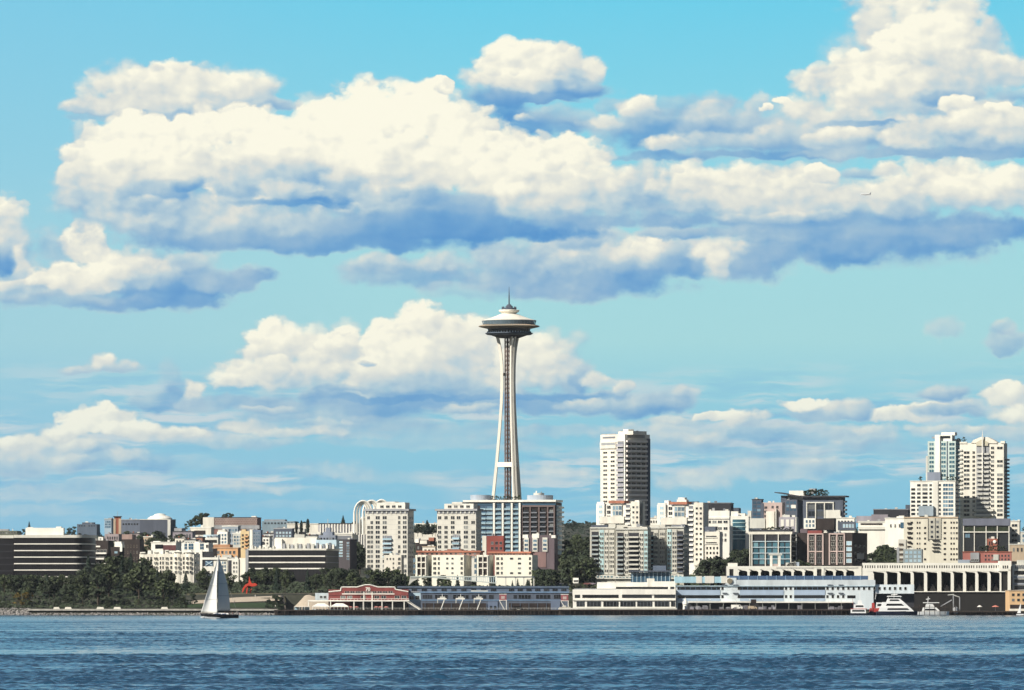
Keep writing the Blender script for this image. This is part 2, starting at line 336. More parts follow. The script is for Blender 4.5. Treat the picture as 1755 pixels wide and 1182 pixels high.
def sky_tree(puffs, x0, x1, y0, y1):
    if len(puffs) <= 26 or (x1 - x0 < 260 and y1 - y0 < 90):
        return sky_cell(puffs)
    best = None
    for ax in (0, 1):
        lo, hi = (x0, x1) if ax == 0 else (y0, y1)
        for t in (.3, .4, .5, .6, .7):
            cut = lo + (hi - lo) * t
            if min(cut - lo, hi - cut) < (90 if ax == 0 else 40): continue
            A = [p for p in puffs if reach(p)[ax * 2] < cut]; B_ = [p for p in puffs if reach(p)[ax * 2 + 1] > cut]
            cost = len(A) * (cut - lo) / (hi - lo) + len(B_) * (hi - cut) / (hi - lo)
            if best is None or cost < best[0]: best = (cost, ax, cut, A, B_)
    if best is None or best[0] > len(puffs) * .97: return sky_cell(puffs)
    _, ax, cut, A, B_ = best
    m = wnode('ShaderNodeMixShader')
    wset(m.inputs[0], mth('GREATER_THAN', SX if ax == 0 else SY, cut))
    wset(m.inputs[1], sky_tree(A, x0, cut if ax == 0 else x1, y0, cut if ax == 1 else y1))
    wset(m.inputs[2], sky_tree(B_, cut if ax == 0 else x0, x1, cut if ax == 1 else y0, y1))
    return m.outputs[0]
near_sky = sky_tree(PUFFS, -700.0, 2450.0, -450.0, 1042.0)
# scattered cumulus over the rest of the dome
dome_n = wnode('ShaderNodeTexNoise'); dome_n.inputs['Scale'].default_value = 3.2; dome_n.inputs['Detail'].default_value = 6.0
WL.new(vmth('MULTIPLY', tc.outputs['Generated'], (1.0, 1.0, 2.6)), dome_n.inputs['Vector'])
elsewhere = srange(dome_n.outputs[0], 0.58, 0.72, 0.0, 0.4)
dome = cmix(mth('MULTIPLY', elsewhere, srange(DZ, 0.02, 0.10)), clear, srgb(190, 203, 216))
dome_sky = wnode('ShaderNodeBackground'); WL.new(dome, dome_sky.inputs[0]); dome_sky.inputs[1].default_value = SKY_GAIN
sector = mth('MULTIPLY', mth('MULTIPLY', srange(SX, -700.0, -250.0), srange(SX, 2000.0, 2450.0, 1.0, 0.0)), mth('MULTIPLY', srange(SY, -450.0, -120.0), front))
mixs = wnode('ShaderNodeMixShader'); WL.new(sector, mixs.inputs[0]); WL.new(dome_sky.outputs[0], mixs.inputs[1]); WL.new(near_sky, mixs.inputs[2])
wo = wnode('ShaderNodeOutputWorld'); WL.new(mixs.outputs[0], wo.inputs[0])
world.cycles.sampling_method = 'MANUAL'
world.cycles.sample_map_resolution = 1024

# ================================================================== helpers
def X(px, Y): return (px - CX) * Y / FPX
def Z(py, Y): return EYE + (HY - py) * Y / FPX

def lerp_table(t, v):
    if v <= t[0][0]: return t[0][1]
    for (a, za), (b, zb) in zip(t, t[1:]):
        if v <= b: return za + (zb - za) * (v - a) / (b - a)
    return t[-1][1]

HILL = [(3690, 3.2), (3722, 4.2), (3745, 7.0), (3770, 10.0), (3800, 12.0), (3850, 13.0), (3950, 17.0), (4050, 22.0), (4250, 30.0), (4500, 38.0),
        (5000, 48.0), (5500, 58.0), (6000, 70.0), (6600, 82.0), (7000, 84.0), (8200, 60.0), (12000, 40.0)]
def ground(x, Y):
    z = lerp_table(HILL, Y)
    if Y < 3800 and x > X(480, 3700):            # quays and piers: the bluff only starts behind them
        z = -2.5 if Y < 3781 else min(z, 2.2 if Y < 3791 else 2.2 + (Y - 3791) / 9 * 9.8)
    if Y > 4600:
        z += (Y - 4600) / 2000 * (5.0 * math.sin(x / 170.0 + 1.0) + 2.5 * math.sin(x / 61.0))
    return z

def tag(o, label=None, cat=None, group=None, kind=None):
    if label: o['label'] = label
    if cat: o['category'] = cat
    if group: o['group'] = group
    if kind: o['kind'] = kind
    return o

def link(name, me, parent=None, loc=None):
    o = bpy.data.objects.new(name, me)
    C.objects.link(o)
    if parent: o.parent = parent
    if loc is not None: o.location = loc
    return o

def empty(name, loc, rz=0.0):
    o = bpy.data.objects.new(name, None)
    C.objects.link(o)
    o.location = loc
    o.rotation_euler = (0, 0, rz)
    o.empty_display_size = 2.0
    return o

# ------------------------------------------------------------------ materials
MATS = {}
def mat(name, col, rough=0.8, var=0.13, scale=0.22, spec=0.3, metal=0.0, col2=None, streak=True, rand=0.0, bump=0.0):
    if name in MATS: return MATS[name]
    m = bpy.data.materials.new(name); m.use_nodes = True
    nt = m.node_tree; N, L = nt.nodes, nt.links
    b = N['Principled BSDF']
    b.inputs['Roughness'].default_value = rough
    b.inputs['Specular IOR Level'].default_value = spec
    b.inputs['Metallic'].default_value = metal
    geo = N.new('ShaderNodeNewGeometry')
    mp = N.new('ShaderNodeVectorMath'); mp.operation = 'MULTIPLY'
    mp.inputs[1].default_value = (1, 1, 0.22 if streak else 1)
    L.new(geo.outputs['Position'], mp.inputs[0])
    nz = N.new('ShaderNodeTexNoise'); nz.inputs['Scale'].default_value = scale; nz.inputs['Detail'].default_value = 5.0; nz.inputs['Roughness'].default_value = 0.62
    L.new(mp.outputs[0], nz.inputs['Vector'])
    rp = N.new('ShaderNodeValToRGB')
    c2 = col2 or tuple(min(1, c * (1 + var)) for c in col)
    c1 = tuple(c * (1 - 1.6 * var) for c in col)
    rp.color_ramp.elements[0].position = 0.3; rp.color_ramp.elements[0].color = (*c1, 1)
    rp.color_ramp.elements[1].position = 0.7; rp.color_ramp.elements[1].color = (*c2, 1)
    L.new(nz.outputs[0], rp.inputs[0])
    out = rp.outputs[0]
    if rand:
        oi = N.new('ShaderNodeObjectInfo')
        h = N.new('ShaderNodeHueSaturation')
        mr = N.new('ShaderNodeMapRange'); mr.inputs[3].default_value = 1 - rand; mr.inputs[4].default_value = 1 + rand
        L.new(oi.outputs['Random'], mr.inputs[0]); L.new(mr.outputs[0], h.inputs['Value']); L.new(out, h.inputs['Color'])
        out = h.outputs[0]
    L.new(out, b.inputs['Base Color'])
    if bump:
        bp = N.new('ShaderNodeBump'); bp.inputs['Strength'].default_value = bump
        L.new(nz.outputs[0], bp.inputs['Height']); L.new(bp.outputs[0], b.inputs['Normal'])
    MATS[name] = m
    return m

def glass(name, dark, light, share=0.25, rough=0.08):
    """window glass; some rooms have pale blinds drawn, picked at random per window"""
    if name in MATS: return MATS[name]
    m = bpy.data.materials.new(name); m.use_nodes = True
    N, L = m.node_tree.nodes, m.node_tree.links
    b = N['Principled BSDF']
    b.inputs['Roughness'].default_value = rough
    b.inputs['Specular IOR Level'].default_value = 0.2 if name == 'office_dark_glass' else 0.5
    oi = N.new('ShaderNodeObjectInfo')
    rp = N.new('ShaderNodeValToRGB'); rp.color_ramp.interpolation = 'LINEAR'
    e = rp.color_ramp.elements
    e[0].position = 0.0; e[0].color = (*dark, 1)
    e[1].position = 1.0; e[1].color = (*light, 1)
    k = e.new(1.0 - share); k.color = (*[d * 1.6 for d in dark], 1)
    L.new(oi.outputs['Random'], rp.inputs[0]); L.new(rp.outputs[0], b.inputs['Base Color'])
    MATS[name] = m
    return m

cream = mat('cream_stucco', (.75, .705, .60)); white = mat('white_paint', (.82, .79, .70), var=.09); chalk = mat('chalk_concrete', (.68, .655, .575), var=.08)
pale = mat('pale_concrete', (.56, .55, .49), var=.12); grey = mat('grey_concrete', (.33, .335, .34), var=.15); midgrey = mat('mid_grey_panel', (.20, .21, .23), var=.15)
slate = mat('slate_cladding', (.085, .10, .13), var=.15); dark = mat('charcoal_cladding', (.035, .035, .04), var=.2); brown = mat('dark_brown_brick', (.034, .025, .022), var=.25)
brick = mat('red_brick', (.30, .105, .065), var=.2); terra = mat('terracotta_tile', (.40, .16, .10), var=.2); orange = mat('orange_stucco', (.66, .37, .18), var=.1)
yellow = mat('ochre_stucco', (.62, .47, .26), var=.1); tan = mat('tan_brick', (.47, .37, .26), var=.12); pink = mat('pink_concrete', (.50, .39, .35), var=.1)
red = mat('dark_red_siding', (.225, .058, .052), var=.2); blue_grey = mat('blue_grey_siding', (.10, .122, .16), var=.15); pale_blue = mat('pale_blue_panel', (.47, .60, .66), var=.08)
steel_blue = mat('steel_blue_roof', (.17, .27, .40), var=.15, rough=.5); teal = mat('teal_panel', (.42, .58, .58), var=.08); roofdark = mat('dark_roof_felt', (.05, .052, .058), var=.25)
timber = mat('wet_timber', (.045, .033, .025), var=.3, scale=1.2); asphalt = mat('asphalt', (.055, .056, .06), var=.15); rust = mat('rust_red_steel', (.22, .15, .125), var=.25, scale=.5)
gl_dark = glass('dark_window_glass', (.012, .016, .022), (.26, .27, .26), .16); gl_blue = glass('blue_window_glass', (.03, .075, .12), (.22, .34, .42), .3)
gl_teal = glass('teal_window_glass', (.03, .09, .12), (.16, .30, .34), .35); gl_black = glass('black_window_glass', (.008, .009, .011), (.03, .034, .04), .5)
gl_pale = glass('pale_balcony_glass', (.25, .36, .42), (.45, .55, .58), .4)

# ------------------------------------------------------------------ shared small meshes
CUBES = {}
def cube_mesh(m):
    if m.name not in CUBES:
        bm = bmesh.new()
        bmesh.ops.create_cube(bm, size=1.0, matrix=Matrix.Translation((.5, .5, .5)))
        me = bpy.data.meshes.new('block_' + m.name); bm.to_mesh(me); bm.free()
        me.materials.append(m); CUBES[m.name] = me
    return CUBES[m.name]

def add_box(bm, x0, x1, y0, y1, z0, z1, mi=0, rot=None):
    vs = [bm.verts.new((x, y, z)) for z in (z0, z1) for y in (y0, y1) for x in (x0, x1)]
    for q in ((0, 2, 3, 1), (4, 5, 7, 6), (0, 1, 5, 4), (2, 6, 7, 3), (0, 4, 6, 2), (1, 3, 7, 5)):
        f = bm.faces.new([vs[i] for i in q]); f.material_index = mi
    return vs

def add_bar(bm, p, q, r, n=6, r2=None, mi=0):
    p, q = Vector(p), Vector(q)
    r2 = r if r2 is None else r2
    d = (q - p)
    if d.length < 1e-6: return
    t = d.to_track_quat('Z', 'Y')
    ring = []
    for c, rr in ((p, r), (q, r2)):
        ring.append([bm.verts.new(c + t @ Vector((rr * math.cos(2 * math.pi * i / n), rr * math.sin(2 * math.pi * i / n), 0))) for i in range(n)])
    for i in range(n):
        bm.faces.new((ring[0][i], ring[0][(i + 1) % n], ring[1][(i + 1) % n], ring[1][i])).material_index = mi
    bm.faces.new(list(reversed(ring[0]))).material_index = mi; bm.faces.new(ring[1]).material_index = mi

def add_lathe(bm, prof, n=48, cx=0, cy=0, mi=0, smooth=False):
    rings = [[bm.verts.new((cx + r * math.cos(2 * math.pi * i / n), cy + r * math.sin(2 * math.pi * i / n), z)) for i in range(n)] for r, z in prof]
    for a, b in zip(rings, rings[1:]):
        for i in range(n):
            f = bm.faces.new((a[i], a[(i + 1) % n], b[(i + 1) % n], b[i])); f.material_index = mi; f.smooth = smooth
    if prof[0][0] > 0: bm.faces.new(list(reversed(rings[0]))).material_index = mi
    if prof[-1][0] > 0: bm.faces.new(rings[-1]).material_index = mi

def add_prism(bm, pts, y0, y1, mi=0):
    """a polygon in the x-z plane, given thickness along y"""
    a = [bm.verts.new((x, y0, z)) for x, z in pts]; b = [bm.verts.new((x, y1, z)) for x, z in pts]
    n = len(pts)
    for i in range(n):
        bm.faces.new((a[i], a[(i + 1) % n], b[(i + 1) % n], b[i])).material_index = mi
    bm.faces.new(list(reversed(a))).material_index = mi; bm.faces.new(b).material_index = mi

def done(name, bm, mats, parent=None, loc=None):
    bmesh.ops.recalc_face_normals(bm, faces=bm.faces[:])
    me = bpy.data.meshes.new(name); bm.to_mesh(me); bm.free()
    for m in (mats if isinstance(mats, (list, tuple)) else [mats]): me.materials.append(m)
    return link(name, me, parent, loc)

WINS = {}
def window_mesh(frame, pane, mull=1, bars=0):
    key = (frame.name, pane.name, mull, bars)
    if key not in WINS:
        bm = bmesh.new()
        add_box(bm, 0.02, .98, -.25, .9, 0.02, .98, 1)
        t = .035
        add_box(bm, 0, t, -1, .8, 0, 1); add_box(bm, 1 - t, 1, -1, .8, 0, 1)
        add_box(bm, t, 1 - t, -1, .8, 1 - t * .8, 1); add_box(bm, t, 1 - t, -1.6, .8, 0, t * 1.4)
        for i in range(mull):
            c = (i + 1) / (mull + 1)
            add_box(bm, c - t / 2, c + t / 2, -.7, .8, t * 1.4, 1 - t * .8)
        for i in range(bars):
            c = (i + 1) / (bars + 1)
            add_box(bm, t, 1 - t, -.62, .8, c - t / 2, c + t / 2)
        me = bpy.data.meshes.new('window'); bmesh.ops.recalc_face_normals(bm, faces=bm.faces[:]); bm.to_mesh(me); bm.free()
        me.materials.append(frame); me.materials.append(pane); WINS[key] = me
    return WINS[key]

BALS = {}
def balcony_mesh(rail, slab):
    key = (rail.name, slab.name)
    if key not in BALS:
        bm = bmesh.new()
        add_box(bm, 0, 1, -1, .1, 0, .14, 1)
        add_box(bm, 0, 1, -1, -.95, .14, 1); add_box(bm, 0, .02, -.95, .1, .14, 1); add_box(bm, .98, 1, -.95, .1, .14, 1)
        me = bpy.data.meshes.new('balcony'); bm.to_mesh(me); bm.free()
        me.materials.append(rail); me.materials.append(slab); BALS[key] = me
    return BALS[key]

class Bld:
    """a building measured off the photograph: left edge, front right corner, right edge, top row; Y is its distance"""
    def __init__(s, name, label, cat, xl, xc, xr, yt, Y, wall, yaw=18, depth=None, yb=None, group=None, body='wall', side=None):
        s.Y, s.sc, s.a = Y, FPX / Y, R(yaw)
        s.xl, s.xc, s.xr = xl, xc, xr
        s.w = (xc - xl) / s.sc / math.cos(s.a)
        s.d = depth if depth else max(6.0, (xr - xc) / s.sc / math.sin(s.a))
        x = X(xl, Y)
        s.zb = Z(yb, Y) if yb is not None else min(ground(x, Y), ground(x + s.w, Y)) - 1.5
        s.H = Z(yt, Y) - s.zb
        s.wall, s.nwin, s.extra = wall, 0, []
        s.root = empty(name, (x, Y, s.zb), -s.a)
        tag(s.root, label, cat, group)
        if body: s.raw(body, 0, s.w, 0, s.d, 0, s.H, wall)
    def u(s, px): return (px - s.xl) / s.sc / math.cos(s.a)
    def v(s, px): return (px - s.xc) / s.sc / math.sin(s.a)
    def h(s, py): return Z(py, s.Y) - s.zb
    def raw(s, name, x0, x1, y0, y1, z0, z1, m, me=None, parent=None):
        o = link(name, me or cube_mesh(m), parent or s.root, (x0, y0, z0))
        o.scale = (x1 - x0, y1 - y0, z1 - z0)
        return o
    def f(s, name, x0, x1, y0, y1, m, proud=.25, back=.4):
        return s.raw(name, s.u(x0), s.u(x1), -proud, back, s.h(y1), s.h(y0), m)
    def sd(s, name, x0, x1, y0, y1, m, proud=.25):
        return s.raw(name, s.w - .4, s.w + proud, s.v(x0), s.v(x1), s.h(y1), s.h(y0), m)
    def roof(s, name, x0, x1, y0, y1, m, front=2.0, deep=8.0):
        """a block standing on the roof or in a setback, its face `front` metres behind the facade"""
        return s.raw(name, s.u(x0), s.u(x1), front, front + deep, s.h(y1), s.h(y0), m)
    def wrap(s, name, y0, y1, m, proud=.3):
        """a band or slab all round"""
        return s.raw(name, -proud, s.w + proud, -proud, s.d + proud, s.h(y1), s.h(y0), m)
    def one(s, x0, x1, y0, y1, pane=None, frame=None, mull=1, bars=0, proud=.12, name='window', yoff=0.0):
        pane, frame = pane or gl_dark, frame or s.wall
        me = window_mesh(frame, pane, mull, bars)
        args = (s.u(x0), yoff, s.h(y1)), (s.u(x1) - s.u(x0), proud, s.h(y0) - s.h(y1))
        s.put(name, me, args, 0)
    def put(s, name, me, args, rz):
        s.nwin += 1
        if s.nwin > 92:
            s.extra.append((me, args, rz)); return
        o = link(name, me, s.root, args[0]); o.scale = args[1]; o.rotation_euler = (0, 0, rz)
    def wins(s, x0, x1, nx, y0, y1, ny, fw=.6, fh=.55, pane=None, frame=None, mull=1, bars=0, skip=0.0, yoff=0.0):
        dx, dy = (x1 - x0) / nx, (y1 - y0) / ny
        fw, fh = (fw if fw > .8 else min(.86, fw * 1.22)), (fh if fh > .75 else min(.8, fh * 1.2))
        for j in range(ny):
            for i in range(nx):
                if skip and random.random() < skip: continue
                cx, cy = x0 + (i + .5) * dx, y0 + (j + .5) * dy
                s.one(cx - dx * fw / 2, cx + dx * fw / 2, cy - dy * fh / 2, cy + dy * fh / 2, pane, frame, mull, bars, yoff=yoff)
    def swins(s, nx, y0, y1, ny, fw=.5, fh=.5, pane=None, frame=None, mull=0, v0=0.06, v1=.94):
        """windows on the right flank"""
        me = window_mesh(frame or s.wall, pane or gl_dark, mull, 0)
        dv, dy = s.d * (v1 - v0) / nx, (y1 - y0) / ny
        for j in range(ny):
            for i in range(nx):
                c, cy = s.d * v0 + (i + .5) * dv, y0 + (j + .5) * dy
                z0, z1 = s.h(cy + dy * fh / 2), s.h(cy - dy * fh / 2)
                s.put('window', me, ((s.w, c - dv * fw / 2, z0), (dv * fw, .12, z1 - z0)), math.pi / 2)
    def bals(s, x0, x1, y0, y1, ny, rail=None, slab=None, out=1.5, fh=.36, name='balcony', yoff=0.0):
        me = balcony_mesh(rail or s.wall, slab or s.wall)
        dy = (y1 - y0) / ny
        for j in range(ny):
            yb = y0 + (j + 1) * dy
            o = link(name, me, s.root, (s.u(x0), yoff, s.h(yb))); o.scale = (s.u(x1) - s.u(x0), out, dy * fh / s.sc)
    def end(s):
        if s.root.name.split('.')[0] in ('apartment_house', 'house', 'office_building', 'condominium', 'hall') and s.w > 5:
            for k in range(random.choice((2, 3, 4))):      # vents and stair heads on the roof
                x, y, w, hh = random.uniform(.08, .82) * s.w, random.uniform(.5, max(.8, min(8, s.d - 3))), random.uniform(.7, 2.2), random.uniform(.6, 1.9)
                s.raw('roof_vent', x, x + w, y, y + w * .8, s.H - .1, s.H + hh, random.choice((pale, grey, midgrey, chalk)))
        if s.extra:
            bm = bmesh.new(); mats = []
            for me, (loc, scl), rz in s.extra:
                idx = []
                for m in me.materials:
                    if m not in mats: mats.append(m)
                    idx.append(mats.index(m))
                T = Matrix.Translation(loc) @ Matrix.Rotation(rz, 4, 'Z') @ Matrix.Diagonal((*scl, 1))
                vs = [bm.verts.new(T @ v.co) for v in me.vertices]
                for p in me.polygons:
                    bm.faces.new([vs[i] for i in p.vertices]).material_index = idx[p.material_index]
            o = done('windows', bm, mats, s.root); o['kind'] = 'stuff'
        return s

random.seed(11)
rng = np.random.default_rng(5)

def grid_mesh(name, VX, VY, VZ, m, smooth=True):
    ny, nx = VX.shape
    co = np.stack([VX, VY, VZ], -1).reshape(-1, 3).astype(np.float32)
    i = np.arange(ny * nx).reshape(ny, nx)
    q = np.stack([i[:-1, :-1], i[:-1, 1:], i[1:, 1:], i[1:, :-1]], -1).reshape(-1, 4)
    me = bpy.data.meshes.new(name)
    me.vertices.add(len(co)); me.vertices.foreach_set('co', co.ravel())
    me.loops.add(q.size); me.loops.foreach_set('vertex_index', q.ravel().astype(np.int32))
    me.polygons.add(len(q)); me.polygons.foreach_set('loop_start', np.arange(0, q.size, 4, dtype=np.int32))
    me.polygons.foreach_set('use_smooth', np.full(len(q), smooth))
    me.update(calc_edges=True)
    me.materials.append(m)
    return link(name, me)

# ------------------------------------------------------------------ water
def value_noise(x, y, seed):
    r = np.random.default_rng(seed).random((256, 256))
    xi, yi = np.floor(x).astype(int), np.floor(y).astype(int)
    fx, fy = x - xi, y - yi
    fx, fy = fx * fx * (3 - 2 * fx), fy * fy * (3 - 2 * fy)
    g = lambda a, b: r[a & 255, b & 255]
    return (g(xi, yi) * (1 - fx) + g(xi + 1, yi) * fx) * (1 - fy) + (g(xi, yi + 1) * (1 - fx) + g(xi + 1, yi + 1) * fx) * fy

wm = bpy.data.materials.new('sea_water'); wm.use_nodes = True
N, L = wm.node_tree.nodes, wm.node_tree.links
wb = N['Principled BSDF']
wb.inputs['Base Color'].default_value = (.018, .060, .112, 1)
wb.inputs['IOR'].default_value = 1.333
at = N.new('ShaderNodeAttribute'); at.attribute_name = 'ruffle'
mr = N.new('ShaderNodeMapRange'); mr.inputs[1].default_value = .2; mr.inputs[2].default_value = 1.6; mr.inputs[3].default_value = .10; mr.inputs[4].default_value = .26
L.new(at.outputs['Fac'], mr.inputs[0]); L.new(mr.outputs[0], wb.inputs['Roughness'])
geo = N.new('ShaderNodeNewGeometry')
bumps = None
for sx, sy, st, dist in ((1.3, .30, .55, .16), (4.2, 1.1, .5, .06)):
    vm = N.new('ShaderNodeVectorMath'); vm.operation = 'MULTIPLY'; vm.inputs[1].default_value = (sx, sy, 1)
    L.new(geo.outputs['Position'], vm.inputs[0])
    nz = N.new('ShaderNodeTexNoise'); nz.inputs['Scale'].default_value = 1.0; nz.inputs['Detail'].default_value = 4.0
    L.new(vm.outputs[0], nz.inputs['Vector'])
    bp = N.new('ShaderNodeBump'); bp.inputs['Distance'].default_value = dist
    mu = N.new('ShaderNodeMath'); mu.operation = 'MULTIPLY'; mu.use_clamp = True; mu.inputs[1].default_value = st
    L.new(at.outputs['Fac'], mu.inputs[0]); L.new(mu.outputs[0], bp.inputs['Strength'])
    L.new(nz.outputs[0], bp.inputs['Height'])
    if bumps: L.new(bumps, bp.inputs['Normal'])
    bumps = bp.outputs[0]
L.new(bumps, wb.inputs['Normal'])

ys = [262.0]
while ys[-1] < 3780: ys.append(ys[-1] + max(.30, .0011 * ys[-1] - .1))
ys = np.array(ys)
tx = np.linspace(-.15, .15, 1050)
VY, TX = np.meshgrid(ys, tx, indexing='ij')
VX = VY * TX
# calm slicks and wind-ruffled lanes lying across the bay
lane = np.interp(np.log(VY), np.log([260, 318, 345, 380, 470, 548, 566, 596, 640, 690, 800, 950, 1100, 1135, 1165, 1200, 1400, 1800, 2400, 3700]),
                 [.75, .8, .95, 1.0, 1.05, 1.0, .45, .30, .6, .85, 1.0, .8, .95, .4, .4, .85, .8, .95, .6, .65])
drift = value_noise(VX / 60 + 40, np.log(VY) * 9 + VX / 400, 1) - .5
drift2 = value_noise(VX / 20 + 9, np.log(VY) * 60 + VX / 120, 2) - .5
drift3 = value_noise(VX / (VY * .03) + 9, np.log(VY) * 150, 3) - .5
lanes = np.clip(lane * (1 + .6 * drift + .8 * drift2 + .9 * drift3), .1, 2.4)
h = np.zeros_like(VX)
row = np.gradient(ys)[:, None]
for k in range(35):
    lam = .55 * 1.056 ** k * rng.uniform(.9, 1.1)
    th = rng.normal(R(80), R(42))
    kx, ky = math.cos(th) * 2 * math.pi / lam, math.sin(th) * 2 * math.pi / lam
    amp = .0082 * lam ** .6
    h += amp * np.clip(lam / (1.8 * row * abs(math.sin(th)) + .01), .3, 1) * np.cos(kx * VX + ky * VY + rng.uniform(0, 7) + 3.0 * value_noise(VX / 9 + k, VY / 14, 11))
h *= .55 + .9 * value_noise(VX / 2.4, VY / 9, 21)
h *= lanes
h += .05 * (value_noise(VX * 2.2, VY * .55, 7) - .5) * lanes
h *= np.clip((3740 - VY) / 200, .1, 1)
wo_ = tag(grid_mesh('water', VX, VY, h, wm), kind='structure')
ra = wo_.data.attributes.new('ruffle', 'FLOAT', 'POINT'); ra.data.foreach_set('value', lanes.astype(np.float32).ravel())
bx = np.array([-6000., -3000, 0, 3000, 6000]); by = np.array([-600., 800, 2200, 3790])
BX, BY = np.meshgrid(bx, by)
tag(grid_mesh('water', BX, BY, np.full_like(BX, -1.1), wm), kind='structure')

# ------------------------------------------------------------------ land
gm = mat('hillside_ground', (.035, .042, .026), rough=.95, var=.3, scale=.05, col2=(.085, .085, .06), streak=False)
gy = np.array([3692, 3700, 3712, 3722, 3733, 3745, 3757, 3770, 3780, 3782, 3791, 3800, 3825, 3850, 3900, 3950, 4000, 4050, 4150, 4250, 4400, 4500, 4700, 5000, 5250, 5500, 5750, 6000, 6300, 6600, 6800, 7000, 7500, 8200, 10000, 12000.])
gx = np.arange(-2400, 2401, 20.)
GX, GY = np.meshgrid(gx, gy)
GZ = np.vectorize(ground)(GX, GY) + (value_noise(GX / 30 + 50, GY / 30, 4) - .5) * np.clip((GY - 3780) / 60, 0, 2.0)
GZ[0] = -3
tag(grid_mesh('terrain', GX, GY, GZ, gm), kind='structure')

def sheet(name, pts, m, lift=.12):
    """a ground sheet following the terrain: rows of (x px, y distance) pairs, left edge and right edge"""
    VXs, VYs, VZs = [], [], []
    for (xa, Ya), (xb, Yb) in pts:
        r = [(X(xa + (xb - xa) * t, Ya + (Yb - Ya) * t), Ya + (Yb - Ya) * t) for t in np.linspace(0, 1, 25)]
        VXs.append([p[0] for p in r]); VYs.append([p[1] for p in r]); VZs.append([ground(*p) + lift for p in r])
    return tag(grid_mesh(name, np.array(VXs), np.array(VYs), np.array(VZs), m), kind='structure')
lawn_m = mat('mown_grass', (.035, .060, .022), rough=.9, var=.25, scale=.5, streak=False)
dry_m = mat('dry_meadow', (.13, .115, .06), rough=.95, var=.25, scale=.3, streak=False)
path_m = mat('gravel_path', (.50, .42, .32), rough=.95, var=.12, scale=.8, streak=False)
sheet('lawn', [((300, 3722), (560, 3722)), ((300, 3737), (560, 3752))], lawn_m)
sheet('meadow', [((320, 3753), (640, 3780)), ((320, 3800), (640, 3830)), ((320, 3842), (640, 3845))], dry_m, .12)
sheet('path', [((318, 3738), (470, 3753)), ((318, 3751), (470, 3783))], path_m, .3)
sheet('path', [((470, 3753.2), (650, 3758)), ((470, 3783.2), (650, 3838))], path_m, .3)
road_m = mat('city_street', (.17, .17, .175), rough=.9, var=.15)
sheet('street', [((944, 3805), (990, 3805)), ((948, 3850), (984, 3850)), ((954, 3950), (980, 3950)), ((958, 4050), (978, 4050))], road_m, .6)
sheet('waterfront_road', [((470, 3800), (1800, 3800)), ((470, 3816), (1800, 3816))], asphalt, .25)

# ------------------------------------------------------------------ shore: seawall, rocks, pier decks
sea = empty('seawall', (X(48, 3697), 3697, -1))
tag(sea, 'long pale seawall with a dark recess along the park shore', 'seawall')
wl = (475 - 48) * 3697 / FPX
bm = bmesh.new(); add_box(bm, 0, wl, 1.2, 5, 0, 3.6); done('wall', bm, mat('dark_wall_concrete', (.05, .05, .05), var=.3, scale=.6), sea)  # wall concrete much darker than the coping
bm = bmesh.new(); add_box(bm, -.2, wl + .2, -.6, 5.4, 3.6, 4.55); done('coping', bm, mat('weathered_coping', (.40, .38, .33), var=.2, scale=.7), sea)
stone_m = mat('grey_rock', (.30, .28, .26), rough=.95, var=.35, scale=1.1, streak=False)
def rocks(name, x0, x1, Y0, Y1, z0, z1, n, smax):
    bm = bmesh.new()
    for _ in range(n):
        t = random.random(); s = random.uniform(.3, 1) * smax
        T = Matrix.Translation((random.uniform(x0, x1), Y0 + (Y1 - Y0) * t, z0 + (z1 - z0) * t + random.uniform(-.1, .2))) @ Matrix.Rotation(random.uniform(0, 6), 4, Vector((random.random(), random.random(), .3)).normalized()) @ Matrix.Diagonal((s * random.uniform(.7, 1.5), s, s * .7, 1))
        r = bmesh.ops.create_icosphere(bm, subdivisions=1, radius=.6, matrix=T)
        for v in r['verts']: v.co += Vector((random.uniform(-.12, .12), random.uniform(-.12, .12), random.uniform(-.1, .1))) * s
    return tag(done(name, bm, stone_m), kind='stuff')
rocks('rocks', X(48, 3696), X(475, 3696), 3692.5, 3697, -.3, 1.1, 900, 1.0)
rocks('rocks', X(-80, 3696), X(49, 3696), 3690, 3702, -.3, 3.6, 700, 1.4)
slab_m = mat('bleached_slab', (.74, .70, .60), var=.08)
for px, w in ((97, 11), (117, 12), (172, 13), (201, 13), (282, 12)):
    bm = bmesh.new()
    L0 = w / 3.02
    add_prism(bm, [(0, 0), (L0, 0), (L0 - .5, 1.1), (.4, 1.1)], 0, 1.2)
    o = done('concrete_block', bm, slab_m, None, (X(px - w / 2, 3699), 3698.2, 3.555))
    tag(o, 'bleached concrete block lying on the long seawall coping', 'block', 'concrete blocks along the seawall')

def pier(label, x0, x1, Y0, Y1, top=3.1, n=30, fascia=None):
    r = empty('pier', (X(x0, Y0), Y0, 0)); tag(r, label, 'pier')
    w = (x1 - x0) * Y0 / FPX
    bm = bmesh.new(); add_box(bm, 0, w, 0, Y1 - Y0, top - .7, top); done('deck', bm, fascia or timber, r)
    bm = bmesh.new(); add_box(bm, 0, w, 2.2, 3.0, -1, top - .7); done('shadowed_bulkhead', bm, timber, r)
    bm = bmesh.new(); add_bar(bm, (0, 0, -1.5), (0, 0, top - .7), .24, 8); first = done('pile', bm, timber, r)
    for i in range(n):
        o = first if i == 0 else first.copy()
        if i: C.objects.link(o)
        o.location = (.5 + (w - 1) * i / (n - 1) + random.uniform(-.3, .3), random.choice((.35, .35, 1.1)), 0)
    return r
deck_m = mat('weathered_deck_edge', (.10, .085, .07), var=.3, scale=.8)
pier('dark timber pier on piles below the red gabled shed', 470, 717, 3690, 3790, n=58, fascia=timber)
pier('dark timber pier under the long blue-grey hotel', 717.5, 977, 3692, 3790, n=56, fascia=timber)
